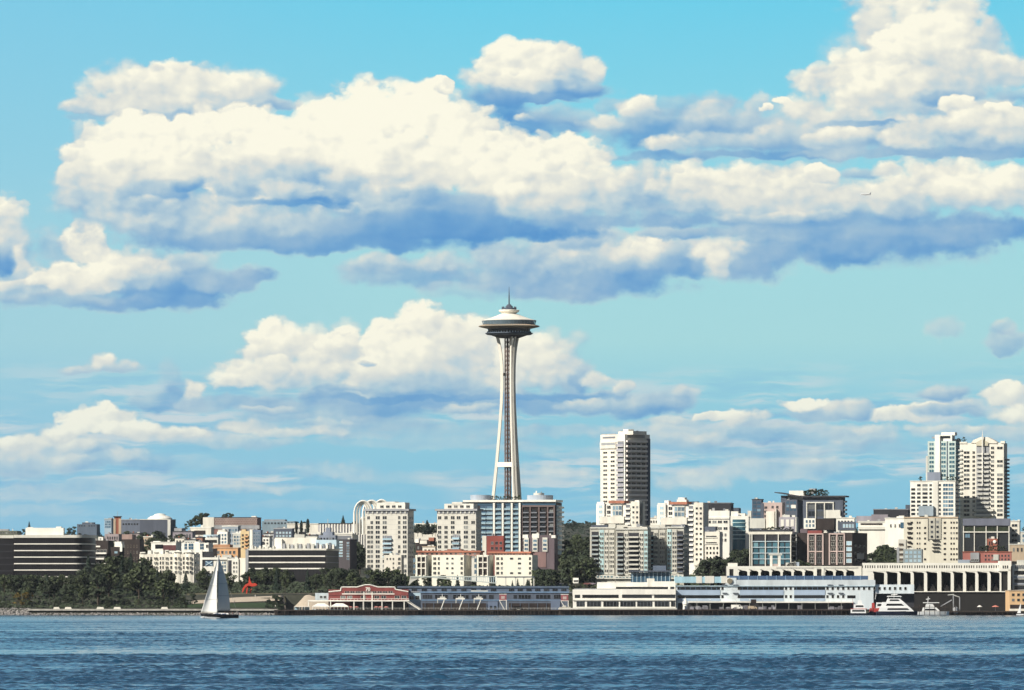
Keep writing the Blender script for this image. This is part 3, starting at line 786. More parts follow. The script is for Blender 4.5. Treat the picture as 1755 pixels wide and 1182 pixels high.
pier('brown pier under the white terminal and the pale blue pier building', 958, 1461, 3686, 3791, top=3.3, n=60, fascia=mat('brown_pier_edge', (.045, .030, .024), var=.3, scale=.8))
pier('low pier with scattered piles behind the moored white yacht', 1590, 1800, 3700, 3796, top=2.4, n=24, fascia=timber)

# ------------------------------------------------------------------ trees
bark = mat('bark', (.075, .058, .042), rough=.95, var=.3, scale=1.0)
def leafmat(name, c, c2):
    return mat(name, c, rough=.75, var=.3, scale=.55, col2=c2, streak=False, rand=.28, spec=.15)
lf_dark = leafmat('dark_foliage', (.020, .032, .022), (.066, .084, .046)); lf_mid = leafmat('mid_foliage', (.030, .047, .025), (.095, .115, .055))
lf_con = leafmat('needle_foliage', (.012, .024, .018), (.034, .052, .034)); lf_aut = leafmat('golden_foliage', (.10, .085, .025), (.26, .19, .05))
lf_far = leafmat('far_foliage', (.022, .036, .028), (.046, .064, .044))

def leaf(bm, p, out, s, mi=0):
    n = (Vector(out) + Vector((random.uniform(-.8, .8), random.uniform(-.8, .8), random.uniform(-.3, .9)))).normalized()
    t = n.orthogonal().normalized(); b = n.cross(t)
    a = random.uniform(0, 6.28); t, b = t * math.cos(a) + b * math.sin(a), b * math.cos(a) - t * math.sin(a)
    k = random.uniform(.55, 1.1)
    f = bm.faces.new([bm.verts.new(p + t * s * i + b * s * k * j) for i, j in ((-.5, -.35), (.45, -.5), (.55, .4), (-.35, .5))])
    f.material_index = mi

def crown_round(seed, wide=.36, low=.22, nl=24, per=46, s=.075):
    """unit-height crown: overlapping clumps of leaves around limbs"""
    random.seed(seed); bm = bmesh.new()
    lobes = []
    for i in range(nl):
        z = random.uniform(low + .08, .92); t = (z - low) / (1 - low)
        rad = wide * (math.sin(math.pi * min(1, t * .85 + .14)) ** .7) * random.uniform(.35, .95)
        a = random.uniform(0, 6.28)
        lobes.append((Vector((rad * math.cos(a), rad * math.sin(a), z)), random.uniform(.08, .155)))
    lobes.append((Vector((0, 0, .9)), .10))
    for c, r in lobes:
        for _ in range(per):
            d = Vector((random.gauss(0, 1), random.gauss(0, 1), random.gauss(0, 1) + .25)).normalized()
            leaf(bm, c + Vector((d.x, d.y, d.z * .8)) * r * random.uniform(.55, 1.08), d, s * random.uniform(.5, 1.15))
    return bm
def crown_cone(seed, wide=.19, low=.08, n=1000, power=.9, s=.07):
    random.seed(seed); bm = bmesh.new()
    for _ in range(n):
        t = random.random() ** 1.35
        z = low + (1 - low) * t
        tier = .72 + .28 * ((t * 11) % 1.0 < .55)
        r = wide * (1 - t) ** power * tier * random.uniform(.45, 1.05) + .006
        a = random.uniform(0, 6.28)
        d = Vector((math.cos(a), math.sin(a), .25))
        leaf(bm, Vector((r * math.cos(a), r * math.sin(a), z - r * .35)), d, s * random.uniform(.5, 1.1) * (1.1 - .6 * t))
    return bm
def crown_column(seed, wide=.11, n=800, s=.055):
    random.seed(seed); bm = bmesh.new()
    for _ in range(n):
        t = random.random()
        r = wide * (math.sin(math.pi * (t * .9 + .08)) ** .6) * random.uniform(.55, 1.05) * random.choice((1, 1, .85))
        a = random.uniform(0, 6.28)
        leaf(bm, Vector((r * math.cos(a), r * math.sin(a), .05 + .95 * t)), (math.cos(a), math.sin(a), .3), s * random.uniform(.5, 1.2))
    return bm
def mesh_of(name, bm, m):
    me = bpy.data.meshes.new(name); bm.to_mesh(me); bm.free()
    for x in (m if isinstance(m, list) else [m]): me.materials.append(x)
    return me
def trunk_mesh(seed, hgt=.55, r=.022):
    random.seed(seed); bm = bmesh.new()
    add_bar(bm, (0, 0, -.06), (0, 0, hgt * .6), r, 7, r * .75); add_bar(bm, (0, 0, hgt * .6), (.01, 0, hgt * 1.25), r * .75, 6, r * .3)
    for i in range(5):
        a = i * 1.3 + random.random(); z = hgt * random.uniform(.45, .9)
        add_bar(bm, (0, 0, z), (.2 * math.cos(a), .2 * math.sin(a), z + random.uniform(.1, .25)), r * .5, 5, r * .15)
    return mesh_of('trunk', bm, bark)
TRUNKS = [trunk_mesh(3), trunk_mesh(4)]
CROWNS = {
 'leafy': [mesh_of('crown', crown_round(20 + i, wide=.34 + .03 * (i % 3)), lf_dark if i % 2 else lf_mid) for i in range(6)],
 'bushy': [mesh_of('crown', crown_round(40 + i, wide=.5, low=.05, nl=20), lf_dark if i else lf_mid) for i in range(3)],
 'conifer': [mesh_of('crown', crown_cone(50 + i, wide=.20 + .03 * i), lf_con) for i in range(3)],
 'cypress': [mesh_of('crown', crown_column(60 + i), lf_con) for i in range(2)],
 'golden': [mesh_of('crown', crown_round(70, wide=.5, low=.06, nl=18), lf_aut)],
 'far': [mesh_of('crown', crown_round(80 + i, wide=.52, low=.0, nl=15, per=26, s=.11), lf_far) for i in range(3)],
}
NAMES = {'leafy': 'leafy_tree', 'bushy': 'shrub', 'conifer': 'conifer_tree', 'cypress': 'cypress_tree', 'golden': 'golden_shrub', 'far': 'distant_tree'}
random.seed(77)
def tree(kind, x, Y, h, label, cat='tree', group=None, spread=1.0, z=None, parts=True):
    z = ground(x, Y) if z is None else z
    r = empty(NAMES[kind], (x, Y, z), random.uniform(0, 6.28)); r.scale = (1, 1, 1)
    tag(r, label, cat, group)
    c = link('crown', random.choice(CROWNS[kind]), r); c.scale = (h * spread, h * spread, h)
    if parts:
        t = link('trunk', random.choice(TRUNKS), r); t.scale = (h, h, h)
    return r
def tree_at(kind, px, top, base, Y, label, cat='tree', group=None, spread=1.0, z=None):
    """a tree whose top and foot rows are known"""
    zb = Z(base, Y)
    return tree(kind, X(px, Y), Y, Z(top, Y) - zb, label, cat, group, spread, z=zb)

# the wooded bank behind the seawall
G1 = 'trees on the wooded bank behind the seawall'
for i in range(120):
    px = random.uniform(-15, 300) if i < 74 else random.uniform(300, 700)
    park = 318 < px < 640
    Y = random.uniform(3836, 3925) if park or px > 640 else random.uniform(3728, 3910)
    hmax = (Z(984 if px < 130 else 950 if 150 < px < 250 else 972, Y) - ground(X(px, Y), Y))
    h = min(random.uniform(9.5, 16) * (1.35 if 150 < px < 250 else 1), max(6, hmax))
    kind = 'conifer' if (170 < px < 260 and random.random() < .5) or random.random() < .16 else 'leafy'
    tree(kind, X(px, Y), Y, h, 'dark leafy tree crowded on the wooded bank above the seawall' if kind == 'leafy' else 'dark conifer rising among leafy trees on the wooded bank', 'tree', G1 if kind == 'leafy' else 'conifers on the wooded bank', spread=random.uniform(.8, 1.15) * (1 if kind == 'leafy' else 1.15))
for i in range(40):
    px = random.uniform(-10, 318); Y = random.uniform(3712, 3745)
    tree('bushy', X(px, Y), Y, random.uniform(2.6, 5.5), 'low dark shrub directly behind the seawall under the trees', 'shrub', 'shrubs behind the seawall')
for px, Y, h in ((30, 3730, 7.5), (44, 3726, 8.5), (52, 3738, 7)):
    tree('golden', X(px, Y), Y, h, 'golden flowering shrub among dark trees near the rocky shore', 'shrub', 'golden shrubs near the rocky shore')
for px, top, b in ((461, 1026, 1042), (472, 1019, 1041), (480, 1022, 1041), (318, 1030, 1043), (304, 1025, 1042), (330, 1016, 1036)):
    tree_at('bushy', px, top, b, 3718, 'round dark shrub standing alone on the park lawn', 'shrub', 'lone shrubs on the lawn')

random.seed(5)
# ================================================================== left: dark office with rounded end
def rounded_office():
    Y = 3960; sc = FPX / Y
    r = empty('office_building', (X(24, Y), Y, ground(X(24, Y), Y) - 2))
    tag(r, 'dark glass office with a rounded end, thin white floor bands and white rooftop box', 'building')
    zb = r.location.z; hz = lambda py: Z(py, Y) - zb
    w = (128 - 24) / sc; rad = (158 - 128) / sc
    def outline(p, x0=0.0):
        pts = [(x0, -p)]
        for i in range(13):
            a = -math.pi / 2 + (math.pi / 2) * i / 12 * 1.0
            pts.append((w + (rad + p) * math.cos(a), rad * 1.9 + (rad * 1.9 + p) * math.sin(a)))
        pts += [(w + rad + p, 34), (x0, 34)]
        return pts
    def slab(name, y0, y1, p, m):
        bm = bmesh.new()
        a = [bm.verts.new((x, y, hz(y1))) for x, y in outline(p)]; b = [bm.verts.new((x, y, hz(y0))) for x, y in outline(p)]
        n = len(a)
        for i in range(n): bm.faces.new((a[i], a[(i + 1) % n], b[(i + 1) % n], b[i]))
        bm.faces.new(list(reversed(a))); bm.faces.new(b)
        return done(name, bm, m, r)
    gw = glass('office_dark_glass', (.012, .011, .012), (.02, .02, .022), .3, .45)
    slab('glass_wall', 921.5, 1012, 0, gw)
    slab('parapet', 916.5, 921.4, .5, chalk)
    for y in (932, 943.4, 954.6, 965.8, 976.8, 988.2, 999): slab('floor_band', y - 1.0, y + .8, .35, white)
    bm = bmesh.new()
    for i in range(26):
        x = w * (i + .5) / 26
        add_box(bm, x - .05, x + .05, -.1, .3, hz(1011), hz(921.6))
    done('mullion', bm, dark, r)['kind'] = 'stuff'
    bm = bmesh.new(); add_box(bm, 19 / sc, 84 / sc, 4, 16, hz(917), hz(904.2)); add_box(bm, 71 / sc, 80 / sc, 5, 14, hz(904.3), hz(902)); add_box(bm, 22 / sc, 31 / sc, 5, 14, hz(904.3), hz(903))
    done('penthouse', bm, white, r)
    B = Bld('office_wing', 'dark glass office wing with white roof edge at the far left of the shore', 'building', -60, 23.4, 23.9, 917, 3963, gw, yaw=0, depth=34)
    B.f('parapet', -60, 23.4, 917, 922, chalk, .5); B.f('floor_band', -60, 23.4, 988.5, 992, chalk, .4)
    for y in (932, 944, 955, 966, 977): B.f('spandrel', -60, 23.4, y, y + 2, dark, .12)
rounded_office()

# dark houses between the office and the cream terrace
B = Bld('apartment_house', 'dark brown apartment house with white balconies beside the rounded office', 'building', 158, 186, 193, 926, 4030, brown, yaw=16)
B.f('parapet', 158, 172, 935, 937.5, white, .3); B.bals(159, 184, 940, 968, 3, white, white, 1.6, .3)
B.wins(159, 184, 4, 940, 968, 3, .6, .6, gl_dark, white); B.end()
B = Bld('apartment_house', 'dark block with pale stair tower and a column of small windows on the bank', 'building', 190, 205, 212, 937, 4020, brown, yaw=18)
B.roof('stair_tower', 196, 208, 928, 938, white, .3, 5); B.wins(195, 203, 1, 942, 985, 5, .6, .4, gl_pale); B.f('pilaster', 206, 210, 932, 945, white, .3); B.end()
B = Bld('apartment_house', 'long dark brown house with small square windows behind the wooded bank', 'building', 208, 240, 246, 924, 4100, brown, yaw=14)
B.wins(211, 238, 5, 931, 972, 4, .3, .4, gl_dark, tan); B.roof('gable', 208, 226, 915.5, 924.5, mat('pinkish_roof', (.30, .21, .18)), 1, 8); B.end()
B = Bld('house', 'low house with pinkish grey walls at the foot of the brick chimney', 'house', 180, 204, 210, 915, 4900, mat('mauve_wall', (.30, .25, .25)), yaw=16)
B.roof('dormer', 170, 178, 920, 930, white, -2, 4); B.wins(183, 203, 5, 918, 926, 1, .5, .6); B.end()
r = empty('brick_chimney', (X(201.5, 4980), 4980, Z(918, 4980)), 0)
tag(r, 'square red brick tower with pale corners standing alone on the left skyline', 'tower')
hh = Z(886, 4980) - Z(918, 4980)
for nm, a in (('shaft', (-2.4, 2.6, -2.4, 2.6, 0, hh, brick)), ('corner_strip', (-3.0, -1.3, -2.7, 2.5, 0, hh - 1.2, tan)), ('corner_strip', (1.0, 2.9, -2.7, -1.6, 0, hh - 1.2, tan)), ('cap', (-3.1, 3.1, -3.0, 3.0, hh, hh + .7, brown))):
    bm = bmesh.new(); add_box(bm, *a[:6]); done(nm, bm, a[6], r)
bm = bmesh.new(); add_bar(bm, (0, 0, hh + .7), (0, 0, hh + 4.6), .12, 5); done('mast', bm, grey, r)

# ------------------------------------------------------------------ left skyline
B = Bld('hall', 'low slate grey hall with a sloping end on the left skyline', 'building', 206, 241, 242, 891, 5650, mat('dusk_slate', (.13, .15, .19)), yaw=6, depth=30)
B.wins(209, 238, 6, 895, 901, 1, .5, .4, gl_black, slate); B.wrap('roof_edge', 889.8, 891.2, grey); B.end()
B = Bld('theatre', 'dark windowless block with a white domed roof and pale end column on the skyline', 'building', 240, 288, 299, 890, 5500, mat('theatre_slate', (.075, .085, .11)), yaw=12)
B.f('end_column', 288, 293, 890, 926, pale, .5); B.wrap('roof_edge', 889.4, 890.6, pale)
bm = bmesh.new(); add_lathe(bm, [(10.5, 0), (10.2, 1.2), (8, 2.6), (5, 3.4), (4.6, 4.2), (2, 4.9), (.01, 5.1)], 24); o = done('domed_roof', bm, white, B.root, (B.u(268), 12, B.H)); o.scale = (1, 1, 1.05)
B.f('side_wing', 299, 312, 905, 922, grey, -.5, 14); B.end()
B = Bld('house', 'tiny flat roofed house with dark top between hilltop trees at far left', 'house', 132, 166, 170, 898, 6300, mat('faded_navy', (.10, .13, .17)), yaw=8)
B.roof('upper_floor', 140, 160, 895, 899, slate, 2, 8); B.roof('chimney', 145, 150, 893.5, 896, white, 3, 2); B.wins(134, 164, 7, 899, 903, 1, .5, .5); B.end()
B = Bld('house', 'pale glass fronted house just left of the brick tower top', 'house', 179, 191, 194, 889.5, 6000, mat('hazy_blue_wall', (.30, .38, .44)), yaw=14)
B.wins(180, 190, 3, 892, 905, 3, .7, .6, gl_blue); B.wrap('roof_edge', 888.6, 889.6, pale); B.end()
B = Bld('house', 'long low roofed house partly hidden by trees at the far left edge', 'house', -20, 30, 34, 909.5, 6200, mat('moss_roof_and_shade', (.13, .14, .10)), yaw=6)
B.wins(-10, 28, 8, 911, 915, 1, .5, .6, gl_dark, pale); B.roof('ridge', -10, 14, 906.5, 910, grey, 3, 5); B.end()
B = Bld('lattice_hall', 'long hall with rust diamond lattice front and cream end wall on the skyline', 'building', 348, 441, 446, 887, 5200, mat('lattice_red', (.25, .13, .11)), yaw=5, depth=26)
B.f('end_wall', 348, 367, 886.3, 906, cream, .6)
bm = bmesh.new()
z0, z1 = B.h(900), B.h(887.5)
n = 26; dx = (B.w - B.u(368)) / n
for i in range(n):
    xa = B.u(368) + dx * i
    for zz in range(2):
        za, zc = z0 + (z1 - z0) * zz / 2, z0 + (z1 - z0) * (zz + 1) / 2
        add_bar(bm, (xa, -.2, za), (xa + dx, -.2, zc), .22, 4); add_bar(bm, (xa + dx, -.2, za), (xa, -.2, zc), .22, 4)
done('lattice', bm, mat('lattice_pale', (.50, .40, .35)), B.root)
B.wrap('roof_edge', 886.2, 887, brown); B.roof('vent', 430, 438, 884, 887, white, 4, 5); B.f('lower_wall', 366, 445, 900, 906, grey, .4); B.end()
B = Bld('hall', 'low blue-grey roofed hall continuing the skyline right of the lattice hall', 'building', 449, 505, 507, 893, 5500, mat('distant_teal_roof', (.22, .29, .33)), yaw=5, depth=30)
B.roof('raised_roof', 452, 488, 889.8, 893.2, mat('hazy_grey_roof', (.25, .27, .29)), 3, 14); B.wins(452, 503, 9, 894, 899, 1, .5, .5); B.end()

# ------------------------------------------------------------------ hillside houses left of centre
B = Bld('house', 'cream terrace with long flat white roof below the lattice hall', 'house', 326, 362, 366, 904, 4800, cream, yaw=10)
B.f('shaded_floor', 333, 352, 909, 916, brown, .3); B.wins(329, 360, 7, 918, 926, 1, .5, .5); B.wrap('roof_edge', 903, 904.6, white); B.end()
B = Bld('house', 'low mauve house behind the cream terrace on the hillside', 'house', 296, 330, 334, 911, 4700, mat('mauve_stone', (.27, .24, .26)), yaw=10)
B.wins(299, 328, 6, 914, 922, 1, .45, .6, gl_dark, pale); B.wrap('roof_edge', 910, 911.4, roofdark); B.end()
B = Bld('apartment_house', 'pale apartment house with curved white roof and dark glazed penthouse on the hillside', 'building', 344, 374, 377, 921, 4450, chalk, yaw=12)
B.roof('penthouse', 347, 372, 916, 921.5, pale_blue, 2, 8); B.f('dark_window', 348, 372, 925, 930, gl_black, .12); B.wins(346, 373, 5, 932, 942, 1, .5, .6); B.end()
B = Bld('apartment_house', 'white and blue house with gabled roof in the middle of the left hillside', 'house', 372, 390, 394, 911, 4500, white, yaw=18)
B.wins(374, 389, 3, 914, 932, 3, .55, .6, gl_blue, white); B.roof('gable', 373, 386, 907.5, 911.5, pale, .5, 7); B.end()
B = Bld('apartment_house', 'grey-blue apartment house under the red end of the lattice hall', 'house', 381, 408, 412, 902, 4650, mat('bluish_render', (.33, .38, .43)), yaw=14)
B.wins(383, 407, 5, 905, 912, 1, .6, .7, gl_blue, white); B.wins(383, 407, 5, 914, 930, 2, .5, .6); B.wrap('roof_edge', 900.6, 902.2, white); B.end()
B = Bld('apartment_house', 'pale grey house with white roof terrace left of the ochre house', 'house', 399, 416, 419, 914, 4480, pale, yaw=16)
B.wins(400, 415, 3, 917, 934, 3, .55, .55, gl_blue); B.wrap('roof_edge', 913, 914.3, white); B.end()
B = Bld('apartment_house', 'ochre stucco house with arched parapet and balconies on the hillside', 'house', 412, 427, 431, 910, 4400, yellow, yaw=16)
B.wins(413, 426, 2, 914, 940, 4, .5, .5); B.bals(419, 426, 914, 940, 4, orange, orange, 1.2); B.roof('parapet', 414, 421, 907, 910.5, yellow, .3, 3); B.end()
B = Bld('apartment_house', 'blue-grey house with regular white framed windows and white left edge', 'house', 428, 447, 449, 908, 4380, mat('denim_siding', (.16, .21, .28)), yaw=10)
B.f('white_edge', 428, 433, 907, 942, white, .4); B.wins(434, 446, 3, 911, 940, 5, .6, .6, gl_blue, white); B.end()
B = Bld('apartment_house', 'dark apartment house with small pale windows among trees above the banded office', 'house', 469, 501, 504, 906, 4500, slate, yaw=10)
B.wins(472, 500, 5, 910, 921, 2, .5, .5, gl_pale, white); B.wrap('roof_edge', 905, 906.4, grey); B.end()
B = Bld('house', 'low pale house with dark eaves at the foot of the cypress trees', 'house', 502, 522, 526, 906, 4700, pale, yaw=12)
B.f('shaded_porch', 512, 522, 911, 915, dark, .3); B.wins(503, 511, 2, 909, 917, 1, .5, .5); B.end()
B = Bld('apartment_house', 'white house with dark maroon upper floor and left glass corner behind the cream terrace', 'building', 259, 302, 311, 930, 4150, white, yaw=12)
B.f('maroon_floor', 280, 302, 934, 943, mat('maroon_panel', (.12, .045, .045)), .2); B.f('dark_window', 266, 280, 933, 940, gl_black, .15); B.wins(284, 300, 4, 946, 953, 1, .5, .5); B.wrap('roof_edge', 928.4, 930, chalk); B.roof('stair_head', 262, 274, 927, 930.5, white, 1, 4); B.end()
B = Bld('apartment_house', 'white modern house with three tall glass bays behind the cream terrace', 'building', 311, 358, 364, 930, 4120, white, yaw=12)
for a, b in ((316, 321), (323, 332), (343, 350)): B.one(a, b, 931, 942, gl_blue, white, 1, 1)
B.wins(353, 358, 1, 932, 940, 1, .7, .6); B.wins(313, 357, 6, 945, 955, 1, .5, .6); B.roof('roof_room', 333, 342, 928, 931, white, 1, 5); B.end()
B = Bld('apartment_house', 'orange stucco house with red brown roof and pale balcony', 'building', 365, 408, 412, 939, 4090, orange, yaw=10)
B.f('upper_band', 366, 394, 932.8, 939, mat('orange_brown_roof', (.45, .24, .13)), .2, 9); B.wins(371, 405, 5, 943, 950, 1, .5, .8, gl_dark, white); B.f('parapet', 365, 372, 940, 956, brown, .3)
B.bals(382, 398, 945, 956, 1, pale, pale, 2, .5); B.wrap('roof_edge', 938, 939.6, mat('peach_trim', (.55, .36, .22))); B.end()
# cream bay-fronted terrace
B = Bld('apartment_house', 'long cream terrace with rounded bays and arched dormers above the bank', 'building', 239, 333, 341, 949, 3985, cream, yaw=9)
for a, b, t in ((240, 250, 947), (263, 272, 946), (283, 290, 943.5), (298, 312, 945.5), (318, 332, 946)):
    bm = bmesh.new(); ww = (B.u(b) - B.u(a)) / 2
    add_lathe(bm, [(ww, 0), (ww, B.h(t) - .1)], 14); o = done('bay', bm, cream, B.root, (B.u((a + b) / 2), .6, 0)); o.scale = (1, .45, 1)
    B.f('bay_parapet', a + .5, b - .5, t - 1.2, t + .6, white, ww * .5)
    B.wins(a + 1, b - 1, 2, 953, 984, 4, .5, .5, yoff=-ww * .33)
for a, b in ((251, 262), (273, 282), (291, 297), (313, 318)): B.wins(a, b, 2 if b - a > 7 else 1, 953, 984, 4, .5, .6)
for a in (256, 277, 305, 325): B.roof('dormer', a - 3, a + 3, 943, 949.4, white, .4, 5)
B.swins(2, 953, 984, 4); B.end()
B = Bld('apartment_house', 'white modern house with deep framed loggia crossed by white bracing', 'building', 341, 389, 392, 955, 4010, white, yaw=7)
B.f('loggia', 347, 366, 945, 970, dark, .06); B.f('frame_post', 343, 347, 942, 985, white, .7); B.f('frame_beam', 347, 390, 955, 959, white, .8)
B.f('blue_panel', 352, 365, 961, 969.5, mat('deep_blue_panel', (.09, .15, .22)), .15)
bm = bmesh.new()
for p, q in (((352.5, 969), (364.5, 961.5)), ((352.5, 961.5), (364.5, 969))): add_bar(bm, (B.u(p[0]), -.4, B.h(p[1])), (B.u(q[0]), -.4, B.h(q[1])), .3, 5)
done('bracing', bm, pale_blue, B.root)
B.wins(380, 388, 2, 961, 980, 3, .6, .6, gl_blue); B.wins(366, 379, 2, 972, 984, 1, .5, .6); B.end()
B = Bld('apartment_house', 'white house with tall dark recess directly left of the banded office', 'building', 390, 409, 420, 957, 4005, chalk, yaw=20)
B.f('recess', 391, 397, 960, 984, dark, .1); B.wins(399, 408, 2, 961, 983, 3, .5, .5); B.raw('end_block', B.w + .2, B.w + 6, 1, 9, 0, B.h(956), cream); B.end()  # recess drawn as a flat dark strip, its shade put into the colour


# small houses that fill the left hillside
random.seed(202)
HW = ((300, 318, 922, 4420, 'cream', 'narrow cream house above the maroon floored house'), (316, 336, 925, 4300, 'pale', 'pale house with a dark porch above the three bay white house'), (334, 347, 921, 4350, 'terra', 'small terracotta house left of the curved roof house'), (222, 240, 914, 4800, 'mauve', 'low mauve house under the slate hall'), (444, 462, 920, 4420, 'white', 'small white house at the right of the denim house'), (452, 470, 914, 4600, 'grey', 'small grey house under the teal roofed hall'), (524, 544, 918, 4550, 'pale', 'low pale house left of the ziggurat roof'), (246, 262, 920, 4600, 'tan', 'low tan house under the domed theatre'))
for xl, xc, top, Y, m, lab in HW:
    w = {'cream': cream, 'pale': pale, 'terra': mat('clay_render', (.33, .17, .12)), 'mauve': mat('mauve_wall', (0, 0, 0)), 'white': white, 'grey': grey, 'tan': tan}[m]
    B = Bld('house', lab, 'house', xl, xc, xc + 4, top, Y, w, yaw=15)
    B.wins(xl + 1, xc - 1, max(2, int((xc - xl) / 5)), top + 2.5, top + 14, 2, .5, .5, gl_dark, white); B.wrap('roof_edge', top - 1.2, top + .3, random.choice((chalk, roofdark, brown)))
    if random.random() < .6: B.f('porch', xl + 3, xl + 9, top + 8, top + 13, dark, .3)
    B.roof('chimney', xl + 4, xl + 6, top - 3.5, top + .3, brick, 2, 1.2); B.end()
# dark banded office
B = Bld('office_building', 'low black glass office with three white floor bands and a grey left end', 'building', 425, 559, 578, 943, 3995, glass('office_dark_glass', (0, 0, 0), (0, 0, 0)), yaw=9)
B.f('end_wall', 421, 426, 941, 990, grey, .6); B.wrap('parapet', 940, 943, chalk, .4)
for y in (953, 963.6, 974.2): B.f('floor_band', 425, 558, y - 1, y + 1.1, white, .35); B.sd('floor_band', 559, 578, y - .6, y + .7, midgrey, .3)  # flank bands grey instead of white, colouring in that side's shade
for i in range(22): B.f('mullion', 427 + i * 6, 427.4 + i * 6, 943.2, 985, dark, .1)
B.roof('penthouse', 466, 538, 921, 940.5, cream, 10, 14); B.roof('penthouse_wall', 466, 479, 923, 940, white, 8, 2.0)
for i in range(8): B.roof('cooling_unit', 481 + i * 7, 486 + i * 7, 931 + (i % 3), 940.5, pale if i % 2 else grey, 6, 3)
for i in range(9): B.roof('cooling_unit', 428 + i * 4.4, 431 + i * 4.4, 934 + (i * 7 % 5), 940.5, chalk if i % 2 else pale, 5 + i % 3, 3)
B.roof('glass_penthouse', 537, 573, 925, 940.5, pale_blue, 8, 10)
for i in range(6): B.roof('cooling_unit', 540 + i * 5.4, 543.5 + i * 5.4, 930 + (i * 3 % 4), 940.5, white if i % 2 else midgrey, 5, 2)
B.end()
B = Bld('apartment_house', 'dark tower block with two columns of white framed windows behind the office', 'building', 578, 600, 611, 925, 4080, mat('dark_mauve_brick', (.075, .065, .07)), yaw=20)
B.wins(580, 588, 1, 926, 955, 6, .8, .5, gl_pale, white); B.wins(594, 599, 1, 928, 960, 7, .8, .5, gl_blue, white); B.wrap('roof_edge', 924, 925.4, roofdark); B.end()
B = Bld('stepped_hall', 'bluish grey stepped roof structure like a small ziggurat above the white roof', 'building', 546, 575, 578, 917, 4500, mat('lavender_grey', (.24, .27, .33)), yaw=8)
B.roof('upper_step', 553, 569, 911, 917.4, mat('lavender_grey', (0, 0, 0)), 2, 9); B.roof('top_step', 557, 565, 904, 911.4, mat('lavender_grey', (0, 0, 0)), 3, 5); B.roof('mast', 559.4, 560.2, 889, 905, pale, 5, .4); B.wins(548, 574, 5, 920, 926, 1, .5, .5); B.end()
B = Bld('hall', 'long white flat roofed hall spreading behind the stepped roof', 'building', 512, 604, 607, 915, 4700, chalk, yaw=5, depth=40)
B.wrap('roof_edge', 913, 915.4, white); B.wins(514, 545, 6, 918, 924, 1, .5, .5, gl_dark); B.f('loading_bay', 575, 602, 918, 930, midgrey, .2); B.end()
B = Bld('ribbed_hall', 'plain cream block and long wall of pale vertical ribs on the left skyline', 'building', 492, 612, 616, 897.5, 5150, cream, yaw=5, depth=40)
for i in range(13): B.f('rib', 548 + i * 5, 550.3 + i * 5, 898, 915, white, .9)
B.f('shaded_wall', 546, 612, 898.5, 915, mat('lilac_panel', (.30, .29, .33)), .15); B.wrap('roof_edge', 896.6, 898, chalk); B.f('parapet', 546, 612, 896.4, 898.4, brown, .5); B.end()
B = Bld('ribbed_hall', 'lower pale ribbed hall half hidden behind the left cream apartment tower', 'building', 600, 630, 632, 912, 4800, mat('lilac_panel', (0, 0, 0)), yaw=5, depth=30)
for i in range(7): B.f('rib', 602 + i * 4.2, 603.8 + i * 4.2, 912, 940, white, .8)
B.wrap('roof_edge', 910.8, 912.4, white); B.end()

# white arch frames behind the left apartment tower
def arch(px0, px1, top, foot, Y, label):
    r = empty('white_arch', (X(px0, Y), Y, Z(foot, Y))); tag(r, label, 'arch', None)
    w, hh = (px1 - px0) * Y / FPX, Z(top, Y) - Z(foot, Y)
    for k, (off, m) in enumerate(((0, white), (1.9, cream), (3.8, white))):
        bm = bmesh.new()
        pts = [(off, 0), (off, hh * .62)] + [(off + (w / 2 - off) * (1 - math.cos(t)), hh * .62 + (hh * .38 - off * .55) * math.sin(t)) for t in np.linspace(.15, math.pi / 2, 7)]
        pts += [(w - x, z) for x, z in reversed(pts[:-1])]
        for p, q in zip(pts, pts[1:]): add_bar(bm, (p[0], k * .8, p[1]), (q[0], k * .8, q[1]), .75, 6)
        done('rib', bm, m, r)
    return r
arch(607, 638, 858, 916, 4700, 'tall white ribbed arch standing clear left of the cream apartment tower')
arch(622, 652, 857.5, 916, 4716, 'white ribbed arch whose tip peeps over the cream tower beside the clear one')
arch(640, 668, 856.5, 916, 4730, 'white ribbed arch mostly hidden behind the cream tower penthouse')
arch(617, 629, 886, 915, 4760, 'small low white arch seen through the tall white arch')

# ================================================================== twin cream apartment towers
def cream_tower(xl, xc, xr, top, label, Y, cols, rows, balx, pent):
    B = Bld('apartment_tower', label, 'tower', xl, xc, xr, top, Y, mat('tower_cream', (.62, .595, .52), var=.07), yaw=17)
    B.wrap('roof_slab', top - 2, top + 1.5, grey, 1.1); B.f('dark_frieze', xl, xc, top + 1.5, top + 6, midgrey, .15)
    for i in range(9):
        x = xl + (xc - xl) * (i + .5) / 9
        B.f('bracket', x - 1.2, x + 1.2, top + 1.6, top + 6, pale, .5)
    for a, b, c, d in pent: B.roof('penthouse', a, b, c, d, chalk, 3, 9)
    B.wins(pent[0][0] + 4, pent[0][1] - 4, 4, top - 9, top - 3, 1, .5, .6, gl_dark, chalk, yoff=2.95)
    for (a, b) in cols: B.wins(a, b, 2 if b - a > 10 else 1, top + 9, top + 9 + rows * 8.3, rows, .78, .58, gl_dark, white, 1, 0, .10)
    for a, b, c, d, n in balx:
        B.f('recess', a, b, c, d, midgrey, .05); B.bals(a, b, c, d, n, gl_pale, pale, 1.4, .42)  # grey panel behind the balconies stands in for shade in a recess
    B.swins(3, top + 10, top + 10 + rows * 8.3, rows, .45, .5, gl_dark)
    for k in range(rows): B.f('floor_line', xl, xc, top + 8 + k * 8.3, top + 8.7 + k * 8.3, pale, .06)
    return B.end()
